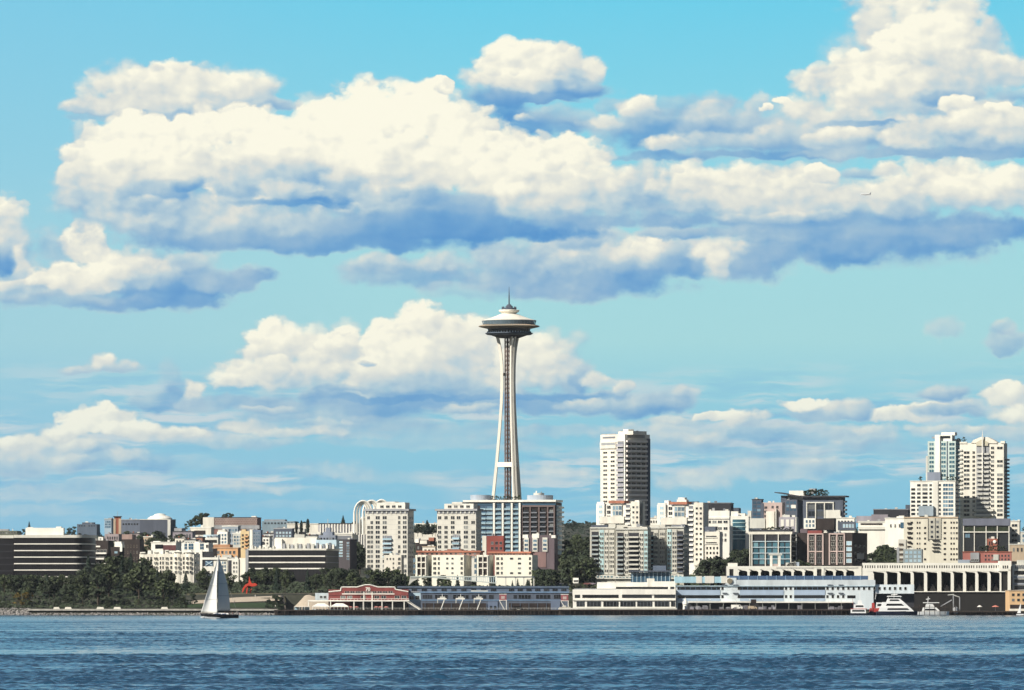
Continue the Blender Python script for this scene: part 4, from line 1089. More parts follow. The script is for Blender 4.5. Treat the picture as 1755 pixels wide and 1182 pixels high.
cream_tower(627, 699, 709, 874, 'left of two cream apartment towers, beside the white arches', 4020,
            [(629, 640), (643, 652), (655, 664), (682, 687), (690, 698)], 12, [(657, 672, 918, 956, 5)], [(643, 692, 861, 874), (661, 674, 859.5, 866)])
cream_tower(749, 816, 825, 874, 'right of two cream apartment towers, against the glass and brick condominium', 4025,
            [(750, 757), (761, 768), (772, 780), (782, 790), (794, 803), (807, 815)], 9, [(776, 788, 916, 942, 3)], [(759, 809, 863, 874), (772, 790, 860, 866)])
B = Bld('apartment_house', 'small plain cream annexe with a few windows at the foot of the left cream tower', 'building', 658, 688, 692, 951, 3975, cream, yaw=14)
B.wins(661, 677, 3, 954, 984, 4, .4, .4, gl_dark, cream, 1, 0, .3); B.wins(682, 687, 1, 954, 984, 4, .8, .55); B.end()
# ------------------------------------------------------------------ glass and brick condominium
B = Bld('condominium', 'wide glass and brick condominium with white roof slab below the saucer tower', 'building', 798, 952, 963, 861, 4260, brown, yaw=12)
B.raw('roof_slab', -1.5, B.w + .6, -1.6, B.d + .6, B.h(860.3), B.h(856.8), white)
B.f('glass_wall', 823, 893, 861, 950, mat('deep_glass_blue', (.05, .09, .14), rough=.15, spec=.5), .3)
B.f('frieze', 800, 952, 861, 866, gl_blue, .4)
for x in (846, 861, 876.5, 890): B.f('white_pier', x, x + 3, 862, 950, white, 1.9)
for a, b in ((824, 833), (834, 845), (850, 860), (865, 875), (880, 889)):
    B.bals(a, b, 866, 946, 10, mat('aqua_rail', (.30, .42, .47), rough=.25), pale_blue, 1.5, .4); B.wins(a, b, 1, 866, 946, 10, .85, .5, gl_blue, steel_blue, 2, yoff=-.31)
B.f('brick_frame', 893.5, 951, 866, 869, mat('rose_brick', (.17, .125, .115)), .9)
for x in (894, 908, 923, 938, 949): B.f('brick_pier', x, x + 2, 869, 950, mat('rose_brick', (0, 0, 0)), .9)
for x in (896.5, 910.5, 925.5, 940): B.bals(x, x + 10, 872, 944, 9, midgrey, brown, .8, .3); B.wins(x, x + 9, 1, 872, 944, 9, .8, .5, gl_dark, dark, 1)
B.sd('glass_flank', 953.5, 962.5, 866, 950, pale_blue, .3)
for k in range(10): B.sd('flank_balcony', 954, 963, 868 + k * 8, 871 + k * 8, white, 1.6)
def drum(px0, px1, top, bot, front, m, name='roof_drum'):
    bm = bmesh.new(); ww = (B.u(px1) - B.u(px0)) / 2
    add_lathe(bm, [(ww, 0), (ww, B.h(top) - B.h(bot))], 28); done(name, bm, m, B.root, (B.u((px0 + px1) / 2), front, B.h(bot)))
haze_blue = mat('pale_lilac_drum', (.36, .41, .47))
drum(801, 836, 848, 857, 10, haze_blue); drum(897, 941, 848.5, 857, 12, haze_blue); drum(908, 926, 844.5, 849, 12, pale)
B.roof('roof_vent', 912, 914, 841, 845, white, 11, 1); B.roof('roof_vent', 921, 922, 842, 845, grey, 11, 1)
B.end()
for i in range(9):
    tree_at('bushy', 838 + i * 6.5, 850.5 - (i % 3), 857.5, 4268, 'dark planter shrub on the white condominium roof slab', 'shrub', 'roof garden shrubs on the condominium')
B = Bld('apartment_house', 'mauve brick annexe with three white window bays in front of the condominium', 'building', 898, 950, 956, 917, 4130, mat('mauve_brick', (.13, .10, .11)), yaw=12)
for a in (898, 913, 930): B.f('white_bay', a, a + 8.5, 921, 945, chalk, .7); B.wins(a, a + 8.5, 1, 923, 944, 3, .6, .5, gl_blue, white, yoff=-.75)
for a, b, t in ((896, 905, 916), (912, 924, 914.5), (945, 952, 917)): B.roof('roof_box', a, b, t, 922, white, -.4, 3)
B.f('lower_wall', 912, 936, 946, 972, mat('rose_terrace', (.24, .15, .14)), .3, 2); B.wins(914, 935, 2, 948, 968, 3, .6, .4, gl_dark, pink); B.end()
B = Bld('apartment_house', 'dark red house with cream left flank squeezed between cream tower and condominium', 'house', 833, 863, 866, 918, 4110, mat('deep_red_render', (.27, .07, .055)), yaw=8)
B.f('cream_flank', 826.5, 833.5, 918, 952, cream, .2, 8); B.wins(840, 862, 3, 926, 944, 2, .5, .5, gl_dark, pink); B.wins(827.5, 832.5, 1, 922, 948, 3, .5, .5); B.end()
B = Bld('house', 'small hillside house with white gable and brick red side between the cream towers', 'house', 712, 738, 746, 925, 4300, brown, yaw=16)
for a, b, t, m in ((712, 718, 924, white), (720, 732, 926, cream), (735, 744, 921, terra)): B.roof('gable', a, b, t, t + 6, m, -.5, 5)
B.wins(714, 737, 4, 934, 943, 1, .4, .5); B.end()
B = Bld('house', 'low cream garage row between the two cream towers', 'house', 724, 746, 748, 937, 4090, cream, yaw=10)
B.wins(726, 745, 3, 940, 946, 1, .5, .5); B.wrap('roof_edge', 936, 937.4, tan); B.end()

# ------------------------------------------------------------------ cream row with terracotta roofs along the bluff
def row_house(xl, xc, xr, label, kind):
    B = Bld('row_building', label, 'building', xl, xc, xr, 951, 3935, mat('row_cream', (.80, .765, .64), var=.05), yaw=12)
    if kind == 'frame':
        B.f('recess', xl + 3, xc - 2, 954, 985, brown, .04)
        for k in range(3): B.f('beam', xl + 2, xc - 1, 952.4 + k * 10, 954.6 + k * 10, cream, .8)
        for k in range(3): x = xl + 2 + k * (xc - xl - 5) / 2; B.f('post', x, x + 1.8, 951.5, 987, cream, .9)
        for k in range(2): B.wins(xl + 3 + k * (xc - xl - 5) / 2 + 1.5, xl + 3 + (k + 1) * (xc - xl - 5) / 2 - 1, 1, 955, 985, 3, .8, .6, gl_black, brown)
        B.wins(xl - 4.5, xl + .8, 1, 955, 985, 3, .7, .6, gl_blue, pale)
    else:
        B.wins(xl + 2, xl + 8, 1, 953, 986, 4, .85, .5, gl_black, white); B.wins(xl + 10, xl + 14, 1, 953, 986, 4, .8, .5, gl_dark, white)
        B.wins(xl + 22, xc - 15, 2, 953, 986, 4, .35, .35, gl_dark, white, 0, 0, .35); B.wins(xc - 6, xc - 1.5, 1, 953, 986, 4, .85, .5, gl_black, white)
    return B.end()
row_house(712, 732, 740, 'first dark windowed bay of the cream bluff row, next to the left tower', 'frame')
row_house(740, 795, 808, 'cream row block with blank wall right of the first dark windowed bay', 'plain')
row_house(817, 838, 846, 'second dark windowed bay of the cream bluff row, below the red house', 'frame')
row_house(848, 912, 922, 'right end block of the cream bluff row, before the wooded street', 'plain')
for a, b, t, l in ((716, 822, 944, 'long terracotta tiled roof over the left half of the cream row'), (838, 908, 945.5, 'terracotta edged flat roof over the right half of the cream row')):
    B = Bld('tiled_penthouse', l, 'roof storey', a, b, b + 4, t + 2, 3952, mat('rose_render', (.36, .20, .16)), yaw=10, depth=12, yb=952.5)
    B.wrap('tiled_roof', t - .5, t + 2.4, terra, .8); B.wins(a + 4, b - 4, 12, t + 2.6, 951, 1, .4, .6, gl_dark, pink)
    if a < 800: B.roof('raised_roof', 766, 790, t - 3, t - .4, mat('brown_tile', (.24, .12, .09)), 1, 8)
    B.end()

# ------------------------------------------------------------------ big tower with shade painted into its flank
B = Bld('apartment_tower', 'tall cream tower with sunlit front and shaded banded flank', 'tower', 1029, 1071.5, 1113.5, 745, 4300, cream, yaw=49)
B.wins(1031, 1056, 2, 772, 863, 12, .46, .36, gl_dark, cream)
B.f('upper_panel', 1029.5, 1056, 758, 769, mat('warm_cream', (.70, .66, .57)), .8); B.f('loggia', 1032, 1055, 759, 763, grey, .85); B.f('roof_slot', 1033, 1054, 748.5, 751.5, midgrey, .15)
B.f('recess', 1058, 1070, 757, 863, midgrey, .06)  # flat grey panel, darker to stand for shade along the balcony strip
B.bals(1058, 1070, 758, 860, 12, mat('lilac_rail', (.34, .33, .36)), pale, 1.2, .52)
B.f('corner_pier', 1070, 1071.6, 745, 865, white, .8)
B.sd('flank_wall', 1072, 1108, 757, 900, mat('flank_shade_grey', (.44, .40, .37)), .1)  # panel darker than the front: the flank's shade is in its colour
for k in range(17):
    y = 755.5 + k * 8.35
    B.sd('floor_ledge', 1072, 1107, y, y + 3.2, mat('ledge_lifted_for_shade', (.80, .74, .68)), 1.6)  # ledge tone raised to read in the shaded flank
    for i in range(4): pass
me = window_mesh(dark, gl_black, 0)
for k in range(10):
    for i in range(4):
        z0, z1 = B.h(767 + k * 8.35), B.h(760.5 + k * 8.35)
        c = B.v(1073.5 + i * 8.6)
        B.put('window', me, ((B.w + .12, c, z0), (B.v(1079.5) - B.v(1073.5), .12, z1 - z0)), math.pi / 2)
B.sd('end_pier', 1108, 1113, 752, 900, slate, .8)
B.roof('plant_room', 1057, 1082, 740, 746, cream, 1, 12); B.roof('plant_room', 1062, 1070, 736.5, 741, white, 3, 5); B.roof('railing', 1030, 1054, 743.5, 745.3, grey, .3, .3)
for fx, fy, hh in ((.5, .3, 2.4), (.8, .62, 2.6), (.75, .9, 1.2)): B.raw('roof_vent', B.w * fx, B.w * fx + 1.2, B.d * fy, B.d * fy + 1.4, B.H - .1, B.H + hh, slate)
B.sd('roof_parapet', 1073, 1104, 746, 751, grey, .5); B.end()
# paired cream apartment houses with red roofs
def red_roofed(xl, xc, xr, top, Y, label, slab, pent):
    B = Bld('apartment_house', label, 'building', xl, xc, xr, top, Y, mat('ivory_render', (.79, .76, .68), var=.06), yaw=20)
    w = xc - xl
    B.f('bay', xl + w * .03, xl + w * .20, top - 3, top + 42, white, 1.4); B.wins(xl + w * .05, xl + w * .18, 1, top + 1, top + 36, 4, .5, .5, gl_pale, white, yoff=-1.42)
    B.f('red_roof', xl + w * .30, xl + w * .66, top - 5, top - .5, terra, 1.5, 8)
    B.f('glazed_bay', xl + w * .38, xl + w * .60, top + 2, top + 22, pale, .8); B.wins(xl + w * .38, xl + w * .60, 3, top + 3, top + 21, 2, .7, .8, gl_blue, white, yoff=-.82)
    B.wins(xl + w * .22, xl + w * .36, 1, top + 2, top + 36, 4, .5, .6); B.f('lower_parapet', xl + w * .10, xl + w * .66, top + 22, top + 34, mat('warm_cream', (0, 0, 0)), 2.0)
    B.f('recess', xl + w * .68, xl + w * .78, top + 2, top + 100, midgrey, .06); B.bals(xl + w * .67, xl + w * .79, top + 2, top + 96, 11, white, white, 1.3, .4)  # recess shade is a grey panel just proud of the wall
    B.f('side_tower', xl + w * .80, xc, top - 3.5, top + 104, cream, .9, 10); B.wins(xl + w * .82, xc - .5, 2, top + 2, top + 98, 11, .45, .38, gl_dark, white, 0, yoff=-.92)
    for a, b, c, d in pent: B.roof('penthouse', a, b, c, d, white, 2, 5)
    return B.end()
red_roofed(1022, 1096, 1100, 863, 4170, 'cream apartment house with red roof right in front of the tall tower', None, [(1086, 1093, 857.5, 864)])
red_roofed(1126, 1205, 1211, 865, 4130, 'cream apartment house with red roof and slim side tower right of the tall tower', None, [(1137, 1144, 857.5, 866), (1158, 1174, 856, 864), (1160, 1171, 852.5, 857)])
B = Bld('house', 'small white roof house peeping between the tall tower and the second red roof', 'house', 1112, 1128, 1130, 888, 4350, white, yaw=10)
B.wins(1114, 1127, 3, 891, 897, 1, .5, .6); B.wrap('roof_edge', 886.8, 888.3, chalk); B.end()

# ------------------------------------------------------------------ waterfront condominium with many balconies
cond = mat('condo_grey_cream', (.46, .445, .385), var=.14); cond2 = mat('condo_stone', (.55, .53, .46), var=.1)
def condo(xl, xc, xr, top, label, bal, cols, roofm, Y, bottom=992, rows=9, yaw=14):
    B = Bld('condominium', label, 'building', xl, xc, xr, top, Y, cond, yaw=yaw)
    rowh = 7.8; n = int((bottom - 6 - top - 8) / rowh); yb = top + 8 + n * rowh
    for a, b, rail in bal:
        B.f('recess', a, b, top + 7, yb + 1, dark, .05); B.bals(a, b, top + 8, yb, n, rail, cond2, 1.7, .36)  # near-black panels give the balcony recesses their shade by colour
    for a, b, k, m in cols:
        B.f('stone_bay', a, b, top + 4, yb + 2, m, .45); B.wins(a + .4, b - .4, k, top + 7, yb, n, .6, .5, gl_dark, white, 1, 0, .06, yoff=-.47)
    for a, b, t, m in roofm: B.roof('roof_storey', a, b, t, top + .4, m, 1.2, 10)
    B.f('cornice', xl, xc, top - .8, top + 1.6, pale, .7); B.f('podium', xl - 2, xc, yb + 3, bottom, pale, 1.4, 3); B.wins(xl, xc - 2, int((xc - xl) / 6), yb + 4, bottom - 2, 1, .5, .6, gl_teal, white, yoff=-1.42)
    if xr - xc > 3: B.swins(3, top + 8, yb, n, .5, .5)
    return B.end()
gr = mat('grey_green_rail', (.30, .34, .34))
condo(1011, 1054, 1058, 904, 'left wing of the grey balcony condominium, dark roofed, by the wooded street', [(1014, 1026, gr)], [(1028, 1035, 2, teal), (1036, 1043, 2, cond2), (1044, 1053, 3, cond2)], [(1012, 1040, 899.5, slate), (1042, 1054, 897.5, cond2)], 3965)
condo(1055, 1110, 1116, 906, 'middle wing of the grey balcony condominium with curved white topped centre', [(1058, 1069, gr), (1078, 1095, cond2)], [(1070, 1077, 2, cond2), (1096, 1103, 2, cond2), (1104, 1110, 2, teal)], [(1056, 1075, 899, cond2), (1068, 1108, 903, mat('warm_cream', (0, 0, 0))), (1074, 1100, 901.5, chalk), (1090, 1096, 897.5, grey)], 3955)
condo(1112, 1142, 1146, 904, 'narrow wing of the grey condominium with dark teal balconies', [(1106, 1120, teal)], [(1121, 1128, 2, cond2), (1131, 1140, 3, cond2)], [(1114, 1139, 899, cond2)], 3970)
condo(1143, 1172, 1182, 903, 'right wing of the grey balcony condominium with shadowed end balconies', [(1161, 1171, slate)], [(1144, 1151, 2, teal), (1152, 1160, 2, cond2)], [(1150, 1173, 899.5, midgrey)], 3962)

# ------------------------------------------------------------------ right of centre
B = Bld('hall', 'long black windowless hall on the skyline right of the red roofed house', 'building', 1197, 1252, 1255, 862, 4750, dark, yaw=6, depth=30)
B.roof('plant_room', 1176, 1196, 859, 864, slate, 4, 8); B.wrap('roof_edge', 861, 862.6, midgrey); B.roof('lower_hall', 1253, 1266, 870, 885, slate, 2, 20); B.end()
B = Bld('office_building', 'white office with two rows of paired square windows below the black hall', 'building', 1208, 1250, 1253, 875, 4420, white, yaw=8, depth=20)
B.f('mid_parapet', 1207, 1250, 886, 889, white, .6); B.wins(1210, 1248, 4, 891, 897.5, 1, .65, .6, gl_dark, white); B.wins(1210, 1248, 4, 902, 909, 1, .6, .6, gl_dark, white); B.wins(1212, 1246, 6, 912, 930, 2, .5, .5); B.end()
B = Bld('office_building', 'white office with curved blue glass bay beside the paired window office', 'building', 1252, 1283, 1286, 884, 4360, white, yaw=8, depth=18)
bm = bmesh.new(); ww = B.u(1280) - B.u(1253)
add_lathe(bm, [(ww / 2, 0), (ww / 2, B.h(890))], 22); o = done('glass_bay', bm, gl_teal, B.root, (B.u(1266.5), 1.5, 0)); o.scale = (1, .5, 1)
for k in range(5):
    bm = bmesh.new(); add_lathe(bm, [(ww / 2 + .25, B.h(896 + k * 7)), (ww / 2 + .25, B.h(894.6 + k * 7))], 22); o = done('bay_band', bm, teal, B.root, (B.u(1266.5), 1.5, 0)); o.scale = (1, .53, 1)
B.roof('roof_storey', 1252, 1264, 876, 884.5, white, 3, 9); B.roof('roof_storey', 1264, 1276, 879.5, 884.5, cream, 3, 8); B.roof('stair_head', 1281, 1287, 875, 890, chalk, 1, 5); B.end()
B = Bld('house', 'cream stepped house with two dark window strips below the white office', 'house', 1208, 1233, 1239, 911, 4110, cream, yaw=16)
for y in (918, 929): B.f('window_strip', 1210, 1228, y, y + 2, gl_dark, .15)
B.f('sill', 1208, 1229, 920.5, 921.5, white, .5); B.f('sill', 1208, 1229, 931.5, 932.5, white, .5); B.roof('terrace_wall', 1206, 1224, 902, 911.5, slate, 3, 6); B.wins(1209, 1232, 4, 935, 960, 3, .4, .4, gl_black, brown); B.end()
B = Bld('office_building', 'dark glass grid office with white frame and planted roof edge', 'building', 1284, 1356, 1366, 911, 3985, dark, yaw=10)
B.wrap('roof_band', 911, 915.5, cream, .5); B.roof('roof_wall', 1286, 1354, 907.5, 911.4, roofdark, .5, 9)
for x in (1284.5, 1288, 1311, 1333, 1354): B.f('white_post', x, x + 1.7, 915, 985, chalk, .9)
for y in (927, 937, 947, 957): B.f('white_beam', 1289, 1355, y, y + 1.3, pale_blue, .7)
B.wins(1290, 1311, 2, 928, 968, 4, .86, .7, gl_teal, dark, 0); B.wins(1313, 1333, 2, 928, 968, 4, .86, .7, gl_teal, dark, 0); B.wins(1335, 1354, 2, 928, 968, 4, .86, .7, gl_teal, dark, 0)
for k in range(7): B.sd('flank_ledge', 1358, 1366, 919 + k * 8, 921 + k * 8, pale, .8)
B.end()
for i in range(8): tree_at('bushy', 1312 + i * 6, 904.5 - (i % 3) * 1.5, 912, 3992, 'small shrub in the planted roof edge of the dark grid office', 'shrub', 'roof shrubs on the dark grid office')
B = Bld('apartment_house', 'slim dark glass block at the left end of the stepped roofs', 'building', 1289, 1305, 1308, 856, 4400, slate, yaw=14)
B.wins(1290, 1304, 2, 858, 890, 5, .7, .6, gl_blue, slate); B.wrap('roof_edge', 855, 856.4, dark); B.end()
B = Bld('apartment_house', 'pink concrete house with small square windows beside the slim glass block', 'building', 1307, 1340, 1346, 861, 4300, pink, yaw=14)
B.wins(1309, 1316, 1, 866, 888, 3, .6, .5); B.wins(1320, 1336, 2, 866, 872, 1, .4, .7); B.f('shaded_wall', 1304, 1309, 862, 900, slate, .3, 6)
B.f('lower_block', 1286, 1312, 888, 905, pale, 1.8, 3); B.f('lower_block', 1314, 1328, 876, 908, cream, 2.2, 3); B.f('tall_fin', 1330, 1331.5, 872, 905, chalk, 2.6, 2); B.end()
B = Bld('apartment_house', 'lilac grey block with three pale panels right under the pink house', 'building', 1335, 1363, 1369, 886, 4150, mat('lilac_block', (.33, .31, .34)), yaw=16)
for x in (1338, 1347, 1355): B.f('pale_panel', x, x + 5.5, 890, 902, chalk, .2)
B.sd('white_edge', 1363, 1366, 886, 930, white, .5); B.roof('roof_storey', 1340, 1352, 882, 886.5, pale, 1, 5); B.wins(1336, 1362, 4, 905, 912, 1, .4, .6); B.end()
B = Bld('apartment_tower', 'dark block with projecting flat roof, white window frame and rooftop garden', 'building', 1376, 1444, 1449, 852, 4330, slate, yaw=12)
B.raw('roof_slab', -1, B.w + 2.5, -2.2, B.d + 1, B.h(852), B.h(849.4), roofdark)
for x in (1382, 1397, 1412, 1427): B.f('frame_post', x, x + 1.6, 861, 888, chalk, .8)
B.f('frame_beam', 1382, 1428.6, 860, 862, chalk, .9); B.wins(1384, 1427, 3, 863, 886, 2, .85, .8, gl_dark, slate, 1); B.f('white_terrace', 1415, 1440, 874, 888, chalk, 1.6, 3)
for k in range(6): B.sd('flank_balcony', 1444.5, 1449, 858 + k * 7, 861 + k * 7, grey, 1.4)
B.f('lower_wall', 1378, 1398, 888, 906, white, 1.0, 3); B.wins(1380, 1397, 3, 890, 904, 2, .5, .6, gl_blue, white, yoff=-1.02); B.f('dark_terrace', 1400, 1430, 889, 908, brown, 2.0, 3); B.end()
B = Bld('apartment_house', 'glass fronted block with up-tilted roof wing left of the rooftop garden', 'building', 1346, 1366, 1378, 856, 4340, slate, yaw=22)
bm = bmesh.new(); add_prism(bm, [(B.u(1330), B.h(843)), (B.u(1372), B.h(850)), (B.u(1372), B.h(851.5)), (B.u(1330), B.h(844.3))], -3, 12); done('tilted_roof', bm, roofdark, B.root)
B.wins(1347, 1365, 3, 858, 876, 3, .6, .6, gl_blue, slate); B.f('white_panel', 1356, 1364, 865, 871, chalk, .4); B.roof('penthouse', 1347, 1378, 848, 857, pale, 3, 8); B.roof('roof_room', 1349, 1373, 840.5, 849, chalk, 4, 6); B.roof('roof_room', 1381, 1391, 837, 846, grey, 6, 4); B.f('support_wall', 1338, 1347, 849, 892, slate, -.6, 8); B.end()
for i in range(10): tree_at('bushy', 1380 + i * 4.0, 840.5 - (i * 5 % 4), 850, 4336, 'shrub in the rooftop garden of the dark projecting roof block', 'shrub', 'rooftop garden shrubs')
B = Bld('apartment_house', 'white low terrace house under the projecting dark roof, right side', 'house', 1433, 1464, 1467, 888, 4250, white, yaw=10)
B.wins(1435, 1462, 5, 891, 897, 1, .5, .6, gl_dark); B.wrap('roof_edge', 886.6, 888.4, chalk); B.f('dark_lower_floor', 1436, 1466, 894, 908, slate, .6, 2); B.wins(1444, 1464, 4, 897, 905, 1, .6, .7, gl_pale, white, yoff=-.62); B.end()
B = Bld('apartment_house', 'black brick block framed by two pink pilaster grids above the arcade', 'building', 1366, 1459, 1489, 913, 3990, brown, yaw=20)
for a, b in ((1384, 1411), (1420, 1447)):
    for x in (a, (a + b) / 2 - 1, b - 2): B.f('pink_pilaster', x, x + 2.2, 915, 968, pink, .8)
    B.f('pink_beam', a, b, 914, 916, pink, .9); B.f('pink_beam', a, b, 944, 946, pink, .7)
    for x in (a + 3, (a + b) / 2 + 2): B.wins(x, x + 8, 1, 918, 966, 5, .8, .6, gl_black, white if random.random() < .5 else grey)
B.wins(1449, 1458, 1, 926, 966, 4, 1, .6, gl_pale, white); B.f('roof_parapet', 1384, 1408, 909, 914, red, .2, 8); B.f('left_wall', 1371, 1383, 906, 940, mat('mauve_brick', (0, 0, 0)), -.2, 6)
B.swins(3, 930, 965, 3, .5, .4, gl_black); B.sd('loading_door', 1468, 1482, 948, 958, grey, .2); B.roof('roof_light', 1410, 1416, 911, 914.4, cream, 1, 2); B.end()
B = Bld('house', 'long white low house with a dark window strip right of the pink pilaster block', 'house', 1471, 1517, 1520, 894, 4300, white, yaw=7)
B.f('window_strip', 1475, 1512, 896.4, 899.6, brown, .15); B.wins(1476, 1511, 9, 896.6, 899.4, 1, .5, .9, gl_dark); B.wrap('roof_edge', 892.8, 894.4, chalk); B.f('terrace_wall', 1471, 1517, 902, 907, chalk, 1, 2); B.end()
B = Bld('house', 'white square house with small windows left of the long cream apartment house', 'house', 1517, 1551, 1556, 888.5, 4260, white, yaw=14)
B.wins(1523, 1545, 3, 896, 906, 1, .3, .5, gl_dark); B.f('blue_corner', 1543, 1551, 895, 905, gl_blue, .2); B.wrap('roof_edge', 887, 888.8, chalk); B.roof('roof_box', 1539, 1548, 883.5, 888.6, chalk, 2, 4); B.end()
B = Bld('hall', 'low dark hall on the skyline left of the three right hand towers', 'building', 1497, 1556, 1562, 873, 4900, dark, yaw=8, depth=30)
B.roof('upper_hall', 1551, 1562, 865, 874, slate, 2, 10); B.wrap('roof_edge', 872, 873.6, midgrey); B.f('lilac_annexe', 1468, 1494, 884, 896, mat('lilac_block', (0, 0, 0)), 2, 10); B.f('lilac_annexe', 1494, 1522, 881.5, 896, mat('mauve_stone', (0, 0, 0)), 3, 8); B.end()

# ------------------------------------------------------------------ three towers on the right
B = Bld('apartment_tower', 'white mid height block with dark window rows below the teal tower', 'tower', 1560, 1636, 1645, 825, 4210, white, yaw=13)
for a, b, n in ((1561, 1569, 1), (1571, 1578, 1), (1580, 1590, 1), (1592, 1597, 1), (1608, 1612, 1)): B.wins(a, b, n, 828, 884, 8, .92, .52, gl_dark, white, 0, 0, .05)
B.wins(1615, 1633, 2, 828, 884, 8, .96, .6, gl_blue, white, 1); B.f('blank_panel', 1598, 1607, 825, 884, chalk, .5)
for k in range(8): B.sd('flank_balcony', 1637, 1644, 830 + k * 7, 832.5 + k * 7, midgrey, .9)
B.f('glass_canopy', 1575, 1600, 867, 884, mat('slate_canopy', (.30, .36, .40)), 2.5, 1); B.wrap('roof_edge', 823.6, 825.2, chalk); B.end()
B = Bld('apartment_tower', 'teal and white glazed tower with rooftop trees, left of the spired tower', 'tower', 1590, 1637, 1646, 756, 4290, mat('aqua_render', (.52, .62, .58)), yaw=16)
for a, b in ((1592, 1601), (1612, 1621), (1625.5, 1636)): B.wins(a, b, 1, 757.5, 826, 9, .92, .55, gl_teal, white, 1)
B.f('white_shaft', 1602.5, 1611, 745, 826, white, .9); B.f('joint', 1622, 1624, 756, 826, slate, .06)
B.roof('penthouse', 1604, 1630, 745, 756.5, white, 1.5, 9); B.roof('penthouse', 1611, 1634, 740.5, 746, white, 3, 7); B.roof('window_band', 1609, 1627, 747, 751, gl_dark, 1.3, 1); B.roof('roof_wing', 1596, 1603, 748, 751, grey, 2, 5); B.roof('roof_room', 1628, 1637, 752, 757, white, 9, 8)
B.f('side_bay', 1587, 1590.5, 781, 826, pale, .3, 6)
for k in range(9): B.sd('flank_ledge', 1638, 1646, 760 + k * 7.4, 762 + k * 7.4, midgrey, .6)
B.f('lower_core', 1590, 1612, 809, 826, mat('lavender_grey', (0, 0, 0)), 1.5, 4); B.end()
for px, Yt, b, n in ((1643, 750, 757, 4291), (1652, 748.5, 757, 4293)): tree_at('bushy', px, Yt, b, n, 'round tree on the roof of the teal tower', 'shrub', 'roof trees on the teal tower')
for px, t, b in ((1578, 816, 824.5), (1624, 816, 824.5), (1631, 815.5, 824.5), (1638, 817, 824.5), (1645, 821, 828)): tree_at('bushy', px, t, b, 4216, 'dark tree on the roof terrace of the white mid height block', 'shrub', 'roof trees on the white mid height block')
B = Bld('apartment_tower', 'tallest cream right hand tower with gabled top and white spire down its front', 'tower', 1645, 1719, 1728, 759, 4230, mat('tower_ivory', (.75, .71, .61), var=.06), yaw=13)
for a, b, n, sk in ((1651, 1662, 1, .12), (1666, 1671, 1, .05), (1697, 1703, 1, .05), (1707, 1718, 1, .2)): B.wins(a, b, n, 764, 886, 16, .92, .5, gl_dark, cream, 1, 0, sk)
B.f('recess', 1673, 1695, 764, 886, grey, .06); B.bals(1674, 1684, 772, 886, 15, pale, pale, 1.4, .42); B.bals(1685, 1694.5, 772, 886, 15, pale, pale, 1.4, .42); B.bals(1669, 1702, 868, 884, 2, chalk, chalk, 2.2, .4)  # grey panel painted in for a shaded recess behind the balconies
for k in range(15): B.one(1674.5, 1683, 774 + k * 7.6, 778 + k * 7.6, gl_dark, grey); B.one(1686, 1694, 774 + k * 7.6, 778 + k * 7.6, gl_dark, grey)
for k in range(16): B.f('corner_balcony', 1643, 1649, 770 + k * 7.3, 772.5 + k * 7.3, pale, 1.0, 1.5); B.sd('flank_balcony', 1722, 1729, 786 + k * 6.4, 789 + k * 6.4, midgrey, 1.3)
bm = bmesh.new(); add_prism(bm, [(B.u(1664), B.h(759)), (B.u(1668), B.h(754)), (B.u(1680), B.h(749)), (B.u(1692), B.h(749)), (B.u(1702), B.h(754)), (B.u(1708), B.h(758)), (B.u(1708), B.h(760))], -.6, 9); done('gable', bm, cream, B.root)
bm = bmesh.new(); add_prism(bm, [(B.u(1673), B.h(764)), (B.u(1673), B.h(758)), (B.u(1683), B.h(752)), (B.u(1693), B.h(758)), (B.u(1693), B.h(764))], -.9, .5); done('gable_panel', bm, mat('olive_cream', (.52, .48, .36)), B.root)
bm = bmesh.new(); add_bar(bm, (B.u(1684), -2.0, B.h(832)), (B.u(1684), -2.0, B.h(750)), .42, 8); add_bar(bm, (B.u(1684), -2.0, B.h(750)), (B.u(1684), -2.0, B.h(737)), .42, 8, .05); done('spire', bm, white, B.root)
B.roof('corner_parapet', 1714, 1721, 756, 760, cream, -.5, 3); B.roof('corner_parapet', 1645, 1657, 757, 760, cream, -.5, 3); B.end()
# below the towers
B = Bld('apartment_house', 'large old cream apartment house with fire escapes above the arcade', 'building', 1549, 1641, 1650, 887, 3990, mat('old_cream_brick', (.67, .63, .51), var=.1), yaw=10)
for a, b, n in ((1559, 1566, 1), (1570, 1578, 2), (1582, 1588, 1), (1615, 1622, 1), (1627, 1641, 3)): B.wins(a, b, n, 891, 963, 8, .5, .32, gl_dark, tan, 0, 0, .12)
for x in (1590, 1602): B.f('fire_escape', x, x + .8, 888, 926, dark, .7)
B.f('grey_bay', 1591, 1612, 888, 924, mat('grey_cream_bay', (.48, .46, .38)), .5); B.wins(1592, 1611, 2, 890, 924, 4, .35, .4, gl_dark, grey, 0, yoff=-.52)
for k in range(4): B.f('escape_landing', 1597, 1609, 925 + k * 6, 926.2 + k * 6, dark, 1.4)
B.f('parapet', 1549, 1641, 885.6, 888, tan, .4); B.bals(1555, 1561, 890, 962, 9, brown, brown, .9, .35); B.f('lower_bay', 1540, 1553, 924, 962, cond2, .5, 6); B.bals(1541, 1548, 926, 960, 4, brown, tan, 1, .4); B.end()
B = Bld('house', 'grey panelled low block with pale squares in front of the old cream house', 'house', 1548, 1580, 1583, 941, 3930, mat('sage_grey_panel', (.27, .31, .31)), yaw=8)
B.wins(1550, 1579, 4, 943, 964, 3, .6, .6, gl_pale, grey); B.roof('chimney', 1537, 1541, 938, 964, grey, .5, 2); B.end()
